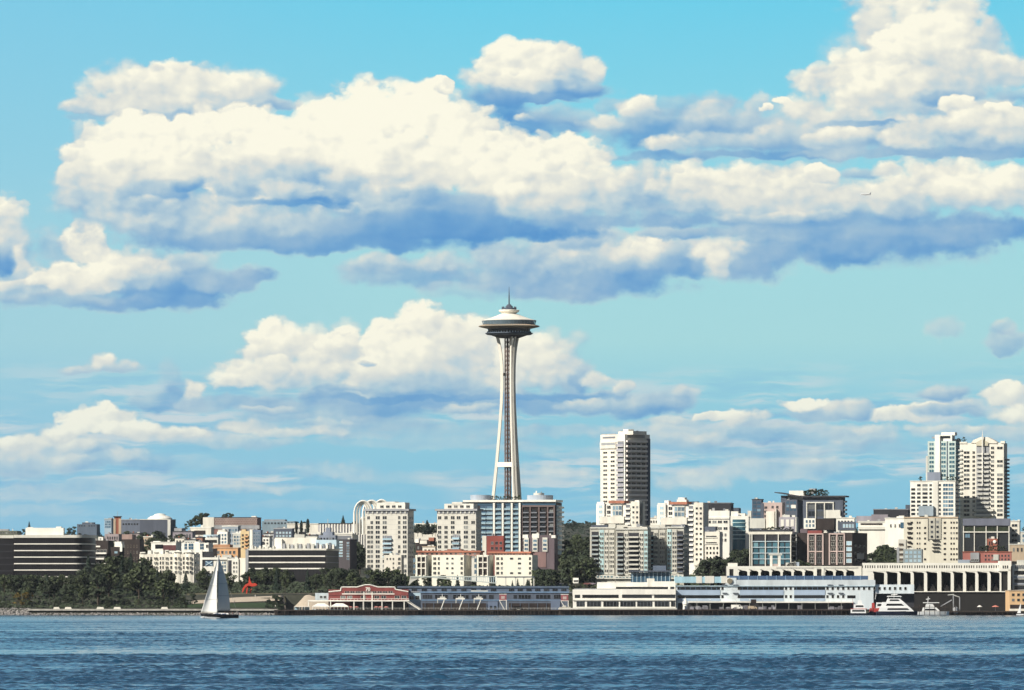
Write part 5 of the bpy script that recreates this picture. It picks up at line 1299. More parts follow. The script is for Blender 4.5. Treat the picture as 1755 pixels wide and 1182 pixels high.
B = Bld('office_building', 'black glass office with grey metal roof and white posts below the spired tower', 'building', 1650, 1729, 1731, 900, 4040, gl_black, yaw=5, depth=25)
B.f('metal_roof', 1650, 1731, 888.5, 900.5, mat('slate_metal_roof', (.16, .17, .21), rough=.5), 1.2, 12)
for x in (1650.5, 1669, 1689, 1708, 1728): B.f('white_post', x, x + 1.6, 901, 946, chalk, .8)
B.f('white_beam', 1650, 1729, 910.5, 912.5, chalk, .9); B.f('green_terrace', 1650, 1729, 903, 910, lf_dark, .25); B.wins(1653, 1663, 1, 913, 922, 1, .9, .9, gl_blue, dark); B.end()
B = Bld('house', 'small red brick cube house with a round white dish in front of the black office', 'house', 1692, 1709, 1712, 923, 4000, mat('rust_brick', (.33, .12, .08)), yaw=8, depth=8)
bm = bmesh.new(); add_lathe(bm, [(.01, .25), (.7, .12), (1.0, 0)], 16); o = done('dish', bm, white, B.root, (B.u(1704.5), -.6, B.h(928))); o.rotation_euler = (R(80), 0, 0)
B.wins(1694, 1702, 2, 926, 936, 1, .5, .6, gl_dark); B.end()
for i in range(8): tree_at('bushy', 1681 + i * 5.6, 936 - i % 3, 944.5, 3960, 'low hedge shrub between red cube house and red row', 'shrub', 'shrubs above the red row')
B = Bld('row_building', 'red brick row with grey dormer and white windows above the big arcade', 'building', 1650, 1733, 1735, 946, 3920, mat('salmon_brick', (.40, .15, .12), var=.15), yaw=5, depth=14)
B.wins(1686, 1731, 8, 949, 962, 2, .4, .5, gl_dark, pink); B.f('grey_dormer', 1663, 1678, 947, 963, grey, .8); B.wins(1664, 1677, 4, 957, 963, 1, .5, .6, gl_black, white, yoff=-.82); B.f('pale_bay', 1702, 1711, 950, 960, pale, .4); B.f('shed', 1642, 1662, 959, 966, haze_blue, 1.2, 4); B.wrap('roof_edge', 944.8, 946.4, brick); B.end()
B = Bld('apartment_house', 'narrow cream house with dark window rows at the right end of the black office', 'house', 1730, 1747, 1750, 893, 4060, cream, yaw=10)
B.wins(1733, 1744, 1, 896, 930, 4, .9, .45, gl_dark, cream); B.wrap('roof_edge', 891.8, 893.4, chalk); B.end()
B = Bld('house', 'low tan house with pale roof terrace at the right edge of the picture', 'house', 1731, 1790, 1795, 933, 4020, tan, yaw=6)
B.wins(1734, 1788, 8, 937, 947, 1, .4, .6); B.wrap('roof_edge', 931.8, 933.4, pale); B.end()
B = Bld('apartment_house', 'pale blue grey house half cut by the right edge of the picture', 'house', 1749, 1790, 1794, 911, 4120, pale, yaw=8)
B.wins(1751, 1788, 6, 914, 930, 2, .5, .5, gl_blue); B.wrap('roof_edge', 909.8, 911.4, pale_blue); B.end()

# ================================================================== saucer topped tower
random.seed(9)
def saucer_tower():
    Y = 4500; ax = 872.5; k = Y / FPX
    zb = ground(X(ax, Y), Y)
    r = empty('observation_tower', (X(ax, Y), Y, zb))
    tag(r, 'tall slender observation tower with flying saucer top and white hourglass legs', 'tower')
    hz = lambda py: Z(py, Y) - zb
    tw = mat('tower_white', (.82, .77, .66), var=.05); dk = mat('saucer_dark', (.035, .035, .04), var=.2); br = mat('halo_bronze', (.34, .29, .22), var=.15, scale=.5)
    def lathe(name, prof, m, n=64, smooth=True):
        bm = bmesh.new(); add_lathe(bm, [(max(.01, rr * k), hz(y)) for rr, y in prof], n, smooth=False); return done(name, bm, m, r)
    bm = bmesh.new(); add_bar(bm, (0, 0, hz(524)), (0, 0, hz(506)), .55, 8, .4); add_bar(bm, (0, 0, hz(506)), (0, 0, hz(491)), .36, 8, .12); done('antenna', bm, slate, r)
    lathe('beacon', [(12.5, 531), (13, 528.6), (11, 527.5), (6.5, 527.3), (6, 524.5), (4, 523), (3.2, 521.5), (.5, 521)], slate)
    for i in range(10):
        a = i * 2 * math.pi / 10; bm = bmesh.new(); rr = 11.4 * k
        add_bar(bm, (rr * math.cos(a), rr * math.sin(a), hz(528.4)), (rr * math.cos(a), rr * math.sin(a), hz(525.3)), .55, 6, .4); done('beacon_light', bm, slate, r)
    lathe('crown_ring', [(11, 538.5), (13, 536.5), (17.2, 533.6), (17.8, 531.6), (16.8, 530.9), (.1, 530.7)], tw)
    lathe('roof', [(46.5, 549.6), (46.6, 548.9), (38, 546.6), (30, 543.9), (22, 541), (16, 538.6), (12, 537.4)], tw)
    lathe('observation_deck', [(43.4, 556.2), (43.4, 549.5)], glass('deck_glass', (.016, .02, .022), (.06, .07, .08), .3))
    bm = bmesh.new()
    for i in range(40):
        a = i * 2 * math.pi / 40; rr = 46.2 * k
        add_bar(bm, (rr * .955 * math.cos(a), rr * .955 * math.sin(a), hz(556.6)), (rr * math.cos(a), rr * math.sin(a), hz(549.6)), .12, 4)
    done('deck_railing', bm, slate, r)
    bm = bmesh.new(); add_lathe(bm, [(44.8 * k, hz(557)), (47 * k, hz(549.6))], 64)
    gp = bpy.data.materials.new('clear_barrier_glass'); gp.use_nodes = True
    g = gp.node_tree.nodes['Principled BSDF']; g.inputs['Base Color'].default_value = (.35, .5, .6, 1); g.inputs['Roughness'].default_value = .08; g.inputs['Alpha'].default_value = .28
    bm.faces.ensure_lookup_table(); bmesh.ops.delete(bm, geom=[f for f in bm.faces if len(f.verts) > 4], context='FACES_ONLY'); done('glass_barrier', bm, gp, r)
    # sunburst halo with radial ribs
    bm = bmesh.new(); add_lathe(bm, [(36, 563), (44, 561.2), (50.5, 560), (52.3, 559.6), (52.3, 558.9), (44, 557), (38, 556.2)] and [(rr * k, hz(y)) for rr, y in ((36, 563), (44, 561.2), (50.5, 560), (52.3, 559.6), (52.3, 558.9), (44, 557), (38, 556.2))], 96); done('halo', bm, br, r)
    bm = bmesh.new()
    for i in range(72):
        a = i * 2 * math.pi / 72; c, s = math.cos(a), math.sin(a)
        add_bar(bm, (37 * k * c, 37 * k * s, hz(562.9)), (51.8 * k * c, 51.8 * k * s, hz(559.5)), .2, 4); add_bar(bm, (45.2 * k * c, 45.2 * k * s, hz(556.8)), (51.8 * k * c, 51.8 * k * s, hz(558.8)), .2, 4)
    done('halo_rib', bm, tan, r)['kind'] = 'stuff'
    lathe('restaurant', [(35.5, 570.5), (37, 563)], glass('deck_glass', (0, 0, 0), (0, 0, 0)))
    me = window_mesh(dk, gl_pale, 0)
    for i in range(48):
        a = i * 2 * math.pi / 48; rr = 37.3 * k
        o = link('window', me, r, (rr * math.cos(a), rr * math.sin(a), hz(570.2))); o.scale = (1.0, .25, .9); o.rotation_euler = (0, 0, a + math.pi / 2)
    lathe('lower_ring', [(30, 574.6), (38, 573.6), (41, 571.4), (40.6, 570.3), (35, 569.8)], mat('ring_slate', (.10, .125, .16)))
    lathe('underside', [(18, 579), (29, 575.2), (31, 574.2)], dk)
    # hourglass legs
    prof = [(zb_ * 1.0, rr, half) for zb_, rr, half in ((-2, 15.4, 1.2), (hz(850), 11.0, .95), (hz(800), 8.9, .85), (hz(740), 6.7, .72), (hz(690), 5.3, .62), (hz(655), 4.9, .58), (hz(625), 5.1, .62), (hz(600), 6.0, .8), (hz(575), 8.2, 1.3), (hz(571), 8.8, 1.4))]
    def at(z):
        return lerp_table([(p[0], p[1]) for p in prof], z), lerp_table([(p[0], p[2]) for p in prof], z)
    zs = list(np.linspace(-2, hz(571), 34))
    for phi in (-68, 172, 52):
        c, s = math.cos(R(phi)), math.sin(R(phi))
        bm = bmesh.new()
        for sg in (-1, 1):
            rows = []
            for z in zs:
                rr, hf = at(z); w = .5 + .18 * max(0, (hz(700) - z) / hz(700)); dd = .95
                row = []
                for dr, dt in ((-dd, -w), (dd, -w), (dd, w), (-dd, w)):
                    R_, T_ = rr + dr, sg * hf + dt
                    row.append(bm.verts.new((R_ * c - T_ * s, R_ * s + T_ * c, z)))
                rows.append(row)
            for a, b in zip(rows, rows[1:]):
                for i in range(4): bm.faces.new((a[i], a[(i + 1) % 4], b[(i + 1) % 4], b[i]))
            bm.faces.new(rows[0]); bm.faces.new(list(reversed(rows[-1])))
        leg = done('leg', bm, tw, r)
        bm = bmesh.new()
        for y in range(600, 850, 25):
            rr, hf = at(hz(y)); 
            p = Vector((rr * c, rr * s, hz(y))); t = Vector((-s, c, 0)) * hf
            add_bar(bm, p - t, p + t, .42, 4)
        done('rung', bm, tw, leg)['kind'] = 'stuff'
    # platform ring at thirty metres
    rr, hf = at(hz(800)); pts = [Vector((rr * math.cos(R(p)), rr * math.sin(R(p)), hz(800))) for p in (-68, 172, 52)]
    for i in range(3):
        p, q = pts[i], pts[(i + 1) % 3]; bm = bmesh.new()
        d = (q - p).normalized(); nrm = Vector((-d.y, d.x, 0)) * .8
        vs = [bm.verts.new(v) for v in (p - nrm, p + nrm, q + nrm, q - nrm)]; vt = [bm.verts.new(v.co + Vector((0, 0, 3.2))) for v in vs]
        for j in range(4): bm.faces.new((vs[j], vs[(j + 1) % 4], vt[(j + 1) % 4], vt[j]))
        bm.faces.new(list(reversed(vs))); bm.faces.new(vt); done('cross_beam', bm, tw, r)
    # lattice core with lift tracks
    bm = bmesh.new()
    cr = 2.05
    hexa = [(cr * math.cos(R(a)) - 1.0, cr * math.sin(R(a))) for a in range(15, 375, 60)]
    for x, y in hexa: add_bar(bm, (x, y, -1), (x, y, hz(572)), .26, 5)
    z = 0.0
    while z < hz(578):
        for i in range(6):
            (xa, ya), (xb, yb) = hexa[i], hexa[(i + 1) % 6]
            add_bar(bm, (xa, ya, z), (xb, yb, z), .15, 4); add_bar(bm, (xa, ya, z), (xb, yb, z + 3.2), .13, 4)
        z += 3.2
    done('lattice_core', bm, mat('rust_red_steel', (0, 0, 0)), r)
    bm = bmesh.new(); add_lathe(bm, [(.75, -1), (.75, hz(572))], 8, cx=-1.0); done('stair_shaft', bm, mat('core_dark', (.05, .04, .04), var=.3, scale=.8), r)
    bm = bmesh.new(); add_box(bm, .9, 1.6, -2.2, -1.5, -1, hz(572)); done('lift_track', bm, mat('core_dark', (0, 0, 0)), r)
    bm = bmesh.new(); add_box(bm, -3.9, -2.5, -2.0, -.6, hz(644), hz(639)); done('lift_car', bm, brown, r)
saucer_tower()

# ================================================================== waterfront
def lettering(text, size, m, parent, loc, thick=.12):
    """raised numerals cut as plain bars"""
    cu = bpy.data.curves.new('numerals', 'FONT'); cu.body = text; cu.size = size; cu.extrude = thick; cu.offset = size * .03; cu.align_x = 'CENTER'
    o = bpy.data.objects.new('numerals', cu); C.objects.link(o)
    dg = bpy.context.evaluated_depsgraph_get(); me = bpy.data.meshes.new_from_object(o.evaluated_get(dg)); bpy.data.objects.remove(o)
    me.materials.clear(); me.materials.append(m)
    q = link('numerals', me, parent, loc); q.rotation_euler = (R(90), 0, 0); return q

TOP = Z(1046, 3712)
B = Bld('pier_shed', 'red gabled pier shed with white trim and number 70 on its curved gable', 'building', 563, 700, 701, 1010, 3712, red, yaw=0, depth=60, yb=1046.5)
bm = bmesh.new()
g = [(563, 1020), (563, 1014), (584, 1012), (585, 1006), (612, 1006), (620, 1003.6), (626, 1002), (634, 1002), (640, 1003.6), (648, 1006), (677, 1006), (678, 1010), (700, 1014), (700, 1020)]
add_prism(bm, [(B.u(x), B.h(y)) for x, y in g], -.35, .5); done('gable', bm, red, B.root)
bm = bmesh.new()
for (xa, ya), (xb, yb_) in zip(g[1:-1], g[2:-1]):
    add_bar(bm, (B.u(xa), -.45, B.h(ya)), (B.u(xb), -.45, B.h(yb_)), .33, 4)
done('gable_trim', bm, white, B.root)
lettering('70', 2.7, white, B.root, (B.u(630.5), -.62, B.h(1012.2)), .15)
B.f('trim_band', 586, 676, 1016.8, 1018.4, white, .45)
B.wins(590, 674, 9, 1012.6, 1016.4, 1, .7, .8, gl_dark, white, 1, yoff=-.36); B.wins(582, 698, 10, 1020, 1027, 1, .6, .8, gl_dark, white, 1, 0, .15)
for x in (623, 637): B.f('pilaster', x, x + 1.6, 1014, 1046, white, .6)
B.f('deck_slab', 528, 702, 1028.2, 1030.4, white, 4.5, .2); B.f('railing', 566, 701, 1025.4, 1026.0, white, 4.4, -4.25)
for i in range(24): B.f('baluster', 566.5 + i * 5.8, 567 + i * 5.8, 1026, 1028.2, white, 4.4, -4.25)
for x in (528, 566, 606, 622, 637, 654, 672, 692): B.f('column', x, x + 1.7, 1030.4, 1046.4, white, 4.3, -3.6)
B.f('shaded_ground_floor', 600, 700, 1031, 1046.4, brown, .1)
B.wins(604, 698, 10, 1033, 1044, 1, .75, .8, gl_black, dark, 1, yoff=-.11); B.f('left_annexe', 540, 563, 1016, 1029, mat('faded_blue_hall', (.48, .54, .56)), -1, 12); B.wins(547, 560, 2, 1020, 1026, 1, .6, .6, gl_dark, white, yoff=.95)
for i in range(12):  # outside stair
    B.f('stair_step', 694 + i * 2.3, 697.5 + i * 2.3, 1028.6 + i * 1.45, 1030.2 + i * 1.45, white, 4.0, -.5)
bm = bmesh.new(); add_bar(bm, (B.u(695), -4.2, B.h(1026)), (B.u(721), -4.2, B.h(1043)), .14, 4); done('stair_rail', bm, white, B.root)
B.f('roof_ridge', 585, 677, 1005.4, 1006.2, roofdark, -3, 40); B.end()
for x0, x1, lab in ((535, 565, 'left of two white marquee tents on the pier'), (566, 597, 'right of two white marquee tents, next to the red shed')):
    Y = 3700; r = empty('marquee_tent', (X(x0, Y), Y, TOP - .3)); tag(r, lab, 'tent')
    w = X(x1, Y) - X(x0, Y); hh = 2.7
    bm = bmesh.new(); ring = [bm.verts.new(p) for p in ((0, 0, hh), (w, 0, hh), (w, 7, hh), (0, 7, hh))]; apex = [bm.verts.new((w * .3, 3.5, hh + 1.7)), bm.verts.new((w * .7, 3.5, hh + 1.7))]
    bm.faces.new((ring[0], ring[1], apex[1], apex[0])); bm.faces.new((ring[2], ring[3], apex[0], apex[1])); bm.faces.new((ring[1], ring[2], apex[1])); bm.faces.new((ring[3], ring[0], apex[0]))
    add_box(bm, 0, w, -.03, .03, hh - .45, hh - .01); done('canopy', bm, white, r)
    for i in range(6):
        for y in (0.05, 6.9):
            bm = bmesh.new(); add_bar(bm, (.08 + (w - .16) * i / 5, y, 0), (.08 + (w - .16) * i / 5, y, hh - .4), .1, 5); done('pole', bm, white, r)
    bm = bmesh.new()
    for i in range(5): add_box(bm, .4 + (w - .8) * i / 5, .4 + (w - .8) * (i + .7) / 5, 2.0, 2.1, 0, 1.1)
    done('side_panel', bm, pale_blue, r)
for i, px in enumerate((601, 611, 652, 662, 645)):
    Y = 3702; r = empty('parasol', (X(px, Y), Y, TOP - .3)); tag(r, 'small red parasol on the deck of the red shed', 'parasol', 'red parasols on the shed deck')
    bm = bmesh.new(); add_lathe(bm, [(1.5, 2.1), (.8, 2.5), (.02, 2.75)], 8); done('canopy', bm, mat('rose_canvas', (.50, .20, .17)), r)
    bm = bmesh.new(); add_bar(bm, (0, 0, 0), (0, 0, 2.1), .05, 5); done('pole', bm, white, r)
r = empty('shelter', (X(504, 3700), 3700, TOP - .4)); tag(r, 'open white framed shelter at the left end of the pier deck', 'shelter')
for nm, bx_, m in (('roof', (0, 9, 0, 4, 2.6, 2.85), white), ('panel', (.3, 4.2, 3.5, 3.6, .2, 2.4), gl_pale), ('panel', (4.6, 8.7, 3.5, 3.6, .2, 2.4), gl_pale), ('bench', (.5, 8.5, 2.2, 2.8, .35, .5), grey)):
    bm = bmesh.new(); add_box(bm, *bx_); done(nm, bm, m, r)
for x in (.1, 3, 6, 8.9):
    bm = bmesh.new(); add_bar(bm, (x, .1, 0), (x, .1, 2.6), .12, 5); done('post', bm, white, r)
r = empty('kiosk', (X(511, 3745), 3745, ground(X(511, 3745), 3745) + .2)); tag(r, 'little brown kiosk with pale round top beside the path end', 'kiosk')
bm = bmesh.new(); add_box(bm, 0, 3.2, 0, 3, 0, 2.4); done('booth', bm, mat('kiosk_brown', (.16, .09, .07)), r)
bm = bmesh.new(); add_lathe(bm, [(2.2, 2.4), (1.6, 3.1), (.01, 3.5)], 12, 1.6, 1.5); done('roof', bm, pink, r)
B = Bld('pier_shed', 'small pale blue shed between the red pier shed and the long hotel', 'building', 699, 721, 722, 1014.5, 3720, mat('powder_blue_siding', (.42, .55, .62)), yaw=0, depth=30, yb=1046.5)
B.wins(701, 720, 2, 1020, 1028, 1, .6, .7, gl_dark, white); B.wrap('roof_edge', 1013.4, 1014.8, grey); B.end()

# long blue-grey hotel on its pier
B = Bld('hotel', 'long low blue-grey hotel on piles with white davits and red sign boxes', 'hotel', 721, 974, 976, 1015, 3716, blue_grey, yaw=0, depth=45, yb=1046)
B.roof('upper_storey', 681, 975, 1006.5, 1015.4, mat('dusty_blue', (.12, .15, .20)), 14, 20); B.roof('roof', 680, 976, 1004, 1007.0, mat('dark_slate_roof', (.09, .12, .16)), 13.4, 22)
for x in list(range(688, 850, 17)) + list(range(872, 968, 15)): B.one(x, x + 9, 1008.5, 1013, gl_black, slate, 2, 0, .12, yoff=13.9)
B.wrap('eaves', 1013.6, 1015.6, steel_blue, .5)
for a, b in ((724, 741), (745, 768), (776, 804), (808, 834), (838, 846), (880, 886), (888, 910), (918, 944), (949, 965)): B.one(a, b, 1019, 1026, gl_black, slate, 3)
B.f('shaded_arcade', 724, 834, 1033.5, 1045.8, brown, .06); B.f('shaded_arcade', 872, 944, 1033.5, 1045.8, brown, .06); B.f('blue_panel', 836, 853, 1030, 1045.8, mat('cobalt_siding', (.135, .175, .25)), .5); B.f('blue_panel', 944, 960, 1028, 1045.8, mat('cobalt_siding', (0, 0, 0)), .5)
for x in range(728, 834, 15): B.f('arcade_post', x, x + 1, 1033.5, 1046, blue_grey, .5)
for x in range(876, 944, 15): B.f('arcade_post', x, x + 1, 1033.5, 1046, blue_grey, .5)
B.wins(838, 852, 2, 1037, 1044, 1, .5, .6, gl_dark, slate, yoff=-.51); B.f('sill_band', 722, 974, 1027.5, 1029, steel_blue, .35); B.roof('roof_plant', 807, 836, 1011.5, 1015, pale, 4, 5); B.end()
def davit(px, label):
    Y = 3708; r = empty('davit', (X(px, Y), Y, TOP - .4)); tag(r, label, 'davit', 'white davits along the hotel front')
    bm = bmesh.new(); add_bar(bm, (-1.2, 0, 0), (1.4, 0, 6.8), .3, 6); done('strut', bm, white, r)
    bm = bmesh.new(); add_box(bm, -2.8, 2.4, -.3, .5, 6.7, 7.5); done('beam', bm, white, r)
    bm = bmesh.new(); add_box(bm, -2.9, -2.4, -.2, .3, 4.6, 6.7); add_box(bm, -1.4, 1.6, -.25, .25, 7.5, 8.3); done('bracket', bm, pale, r)
    bm = bmesh.new(); add_bar(bm, (0, 0, 8.3), (0, 0, 9.9), .2, 6, .08); done('finial', bm, white, r)
for px in (758, 789.5, 820.5): davit(px, 'white slanting davit with a beam on top in front of the hotel')
def sign(px0, px1, y0, y1, label, foot):
    Y = 3707; r = empty('sign_box', (X(px0, Y), Y, TOP - .4)); tag(r, label, 'sign')
    w, z0, z1 = X(px1, Y) - X(px0, Y), Z(y1, Y) - TOP + .4, Z(y0, Y) - TOP + .4
    bm = bmesh.new(); add_box(bm, 0, w, 0, 2.6, z0, z1); done('box', bm, mat('faded_red_sign', (.30, .09, .10)), r)
    bm = bmesh.new(); add_box(bm, w * .25, w * .75, -.1, 0, z0 + (z1 - z0) * .2, z0 + (z1 - z0) * .7); done('panel', bm, pink, r)
    bm = bmesh.new(); add_box(bm, -.2, w + .2, -.12, 2.7, z1, z1 + .3); add_box(bm, -.2, w + .2, -.12, 2.7, z0 - .3, z0); done('frame', bm, white, r)
    bm = bmesh.new(); add_bar(bm, (0, 0, z0 - .3), (w * .8, 0, foot), .22, 5); add_bar(bm, (w, 0, z0 - .3), (w, 0, foot), .22, 5); done('support', bm, white, r)
sign(856, 868, 1018.5, 1028, 'red box sign on white struts at the middle of the hotel', .3)
sign(961.5, 974, 1019, 1029, 'red box sign at the right end of the hotel beside the white terminal', .3)
def dinghy(px, Y, z, length, label, m, group=None, rz=0.0):
    r = empty('boat', (X(px, Y), Y, z), rz); tag(r, label, 'boat', group)
    bm = bmesh.new(); n = 9; rows = []
    for i in range(n):
        t = i / (n - 1); x = (t - .5) * length; w = length * .16 * (math.sin(math.pi * min(1, t * .72 + .28)) ** .6) * (1 if t < .98 else .15)
        d = length * (.07 + .03 * t)
        rows.append([bm.verts.new((x, -w, d + .02)), bm.verts.new((x, -w * .6, .1 + .05 * t)), bm.verts.new((x, 0, .0)), bm.verts.new((x, w * .6, .1 + .05 * t)), bm.verts.new((x, w, d + .02))])
    for a, b in zip(rows, rows[1:]):
        for i in range(4): bm.faces.new((a[i], a[i + 1], b[i + 1], b[i]))
        bm.faces.new((a[4], a[0], b[0], b[4]))
    bm.faces.new(rows[0]); bm.faces.new(list(reversed(rows[-1]))); done('hull', bm, m, r)
    bm = bmesh.new(); add_box(bm, -length * .2, length * .12, -length * .09, length * .09, length * .085, length * .2); done('cabin', bm, white, r)
    bm = bmesh.new(); add_box(bm, -length * .18, length * .125, -length * .092, length * .092, length * .13, length * .17); done('window', bm, gl_black, r)
    return r
dinghy(889, 3704, TOP - .35, 5.0, 'small white rowing boat lying on the hotel pier deck', white)
# landing stage with a small boat
r = empty('landing_stage', (X(957, 3688), 3688, 0)); tag(r, 'pale landing stage standing out at the corner of the white terminal', 'landing stage')
bm = bmesh.new(); add_box(bm, 0, 11.2, 0, 6, 3.3, 4.1); done('deck', bm, chalk, r)
for x in (.4, 3.6, 7, 10.6):
    bm = bmesh.new(); add_bar(bm, (x, .4, -1), (x, .4, 3.3), .2, 6); done('pile', bm, timber, r)
dinghy(968, 3690, 4.1, 6.5, 'white motor boat stored on the pale landing stage', white)

# white terminal and pale blue pier building
B = Bld('terminal', 'white two storey terminal with dark ribbon windows at the pier edge', 'building', 982, 1158, 1161, 1010, 3706, mat('terminal_white', (.84, .81, .72), var=.04), yaw=0, depth=40, yb=1046)
for a, b in ((985, 994), (998, 1060), (1066, 1117), (1121, 1157)): B.f('ribbon_window', a, b, 1019, 1024.4, gl_black, .14)
for a, b in ((988, 1002), (1006, 1030), (1034, 1060), (1063, 1089), (1092, 1118), (1122, 1147), (1150, 1157)):
    B.f('ribbon_window', a, b, 1030.4, 1039.4, gl_black, .14)
    for x in range(a + 5, b, 6): B.f('mullion', x, x + .5, 1030.4, 1039.4, midgrey, .2)
B.f('step_wall', 1066, 1158, 1009.4, 1018.6, white, .5); B.f('ledge', 982, 1158, 1027.5, 1029, chalk, .6); B.f('base', 980, 1160, 1041.5, 1046, pale, 1.2)
B.roof('upper_storey', 1024, 1110, 997.5, 1010.4, white, 6, 16); B.f('upper_window', 1056, 1110, 1005.5, 1009, gl_black, -5.85, 6.1); B.roof('upper_storey', 1110, 1122, 991, 1010.4, chalk, 5.5, 16); B.roof('top_floor', 1120, 1158, 996, 1010.4, white, 4, 20)
B.f('ribbon_window', 1100, 1145, 1005.4, 1009.4, gl_black, -3.9, 4.2); B.f('ribbon_window', 1149, 1156, 1005.4, 1009.4, gl_black, -3.9, 4.2)
B.roof('roof_railing', 984, 1056, 1008.4, 1010, grey, 1, .2); B.end()
B = Bld('glass_pavilion', 'dark glazed pavilion with flat canopy behind the white terminal roof', 'pavilion', 1082, 1150, 1154, 981, 3770, gl_blue, yaw=0, depth=14, yb=1000)
B.f('canopy', 1078, 1154, 977.5, 979.5, slate, 2.5, 10)
for i in range(10): B.f('mullion', 1084 + i * 7, 1085 + i * 7, 979.5, 999, pale_blue, .3)
B.roof('turret', 1120, 1142, 969, 978, mat('dusty_blue', (0, 0, 0)), 4, 8); B.end()
B = Bld('pier_building', 'long pale blue pier building with ribbon windows, round medallion and blue roof rail', 'building', 1159, 1497, 1500, 1004, 3709, mat('ice_blue_panel', (.63, .69, .70), var=.06), yaw=0, depth=45, yb=1044)
mb = mat('periwinkle_panel', (.36, .45, .56), var=.08)
for a, b in ((1161, 1234), (1268, 1343), (1361, 1414)):
    B.f('ribbon_window', a, b, 1006, 1010.6, gl_black, .12); B.f('ribbon_window', a, b, 1020, 1025, gl_black, .12); B.f('blue_panel', a, b, 1011, 1019.6, mb, .3); B.f('blue_panel', a, b, 1025.6, 1029.5, mb, .3)
    for i in range(int((b - a) / 9)): B.f('mullion', a + 4 + i * 9, a + 4.5 + i * 9, 1006, 1010.6, steel_blue, .2)
for x in (1236, 1246, 1255, 1264, 1345, 1353, 1416, 1425, 1434, 1443): B.one(x, x + 4.2, 1005.5, 1010.8, gl_black, white, 0); B.one(x, x + 4.2, 1019.5, 1025, gl_black, white, 0)
for a, b in ((1238, 1246), (1256, 1265), (1418, 1427), (1437, 1445)):
    B.f('hood', a, b, 1001.5, 1002.8, slate, 1.0); B.f('hood', a, b, 1015.5, 1016.8, slate, 1.0)
B.f('centre_bay', 1241, 1262, 1001, 1031, mat('frost_panel', (.68, .74, .75)), .06); B.f('white_awning', 1180, 1286, 1030.4, 1032.4, white, 3.2); B.f('white_awning', 1296, 1462, 1030.8, 1032.8, white, 3.2)
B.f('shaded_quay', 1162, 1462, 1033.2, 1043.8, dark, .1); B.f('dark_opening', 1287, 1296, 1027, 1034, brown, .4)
B.f('roof_fascia', 1157, 1246, 988, 998.5, mat('sky_blue_fascia', (.36, .55, .62)), .6, 20)
for a, b in ((1193, 1203), (1208, 1224), (1236, 1246)): B.f('fascia_patch', a, b, 987, 999, chalk, .8, 19)
B.f('roof_slope', 1262, 1500, 993.5, 1004.2, mat('silver_roof', (.58, .63, .64)), .5, 20); B.f('roof_rail', 1246, 1488, 986.5, 993, mat('navy_clerestory', (.06, .11, .20)), -.5, 16)
for i in range(15): B.f('rail_post', 1250 + i * 16, 1251.4 + i * 16, 986, 993.4, steel_blue, -.3, 1)
B.wrap('eaves', 1003.4, 1004.6, pale_blue, .7)
bm = bmesh.new(); add_lathe(bm, [(1.55, -.3), (1.55, .3)], 24); o = done('medallion', bm, mat('bronze_disc', (.22, .19, .13)), B.root, (B.u(1250.5), -1.0, B.h(995.5))); o.rotation_euler = (R(90), 0, 0)
bm = bmesh.new(); add_lathe(bm, [(1.85, -.2), (1.85, .2)], 24); o = done('medallion_rim', bm, white, B.root, (B.u(1250.5), -.85, B.h(995.5))); o.rotation_euler = (R(90), 0, 0)
B.f('medallion_wall', 1243, 1262, 990, 1003, mat('ice_blue_panel', (0, 0, 0)), .62, 10)
B.f('end_wing', 1500, 1567, 1001.5, 1017, mat('frost_panel', (0, 0, 0)), -1.5, 20)
for i in range(12): x = 1452 + i * 8.9; B.one(x, x + 4, 1005.5, 1010.8, gl_black, white, 0, yoff=(0 if x < 1497 else 1.45))
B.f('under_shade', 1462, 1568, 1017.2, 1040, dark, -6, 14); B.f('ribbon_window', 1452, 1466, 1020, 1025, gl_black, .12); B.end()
r = empty('bollard_statue', (X(1174.5, 3690), 3690, 3.3)); tag(r, 'white bell shaped kiosk on the quay left of the medallion building awning', 'kiosk')
bm = bmesh.new(); add_lathe(bm, [(1.4, 0), (1.3, 2.5), (1.6, 3.0), (1.2, 4.2), (.5, 5.4), (.1, 6.6), (.01, 6.8)], 16); done('body', bm, white, r)
bm = bmesh.new(); add_box(bm, -.5, .5, -1.5, -1.2, 0, 2); done('door', bm, slate, r)
for px, w, h, m, lab in ((1263, 6.5, 2.6, white, 'white delivery van parked on the quay under the awning'), (1290, 5.0, 1.9, tan, 'small tan van parked on the quay right of the white van')):
    Y = 3689; r = empty('delivery_van', (X(px, Y) - w / 2, Y, 3.35)); tag(r, lab, 'van')
    bm = bmesh.new(); add_prism(bm, [(0, .35), (w, .35), (w, h * .55), (w * .9, h * .6), (w * .8, h), (.1, h), (0, h * .9)], 0, 2.1); bmesh.ops.recalc_face_normals(bm, faces=bm.faces[:]); done('body', bm, m, r)
    bm = bmesh.new(); add_box(bm, w * .66, w * .8, -.03, .05, h * .6, h * .88); done('window', bm, gl_black, r)
    for x in (w * .18, w * .8):
        bm = bmesh.new(); add_bar(bm, (x, -.08, .36), (x, .2, .36), .38, 10); done('wheel', bm, dark, r)
rng2 = random.Random(4)
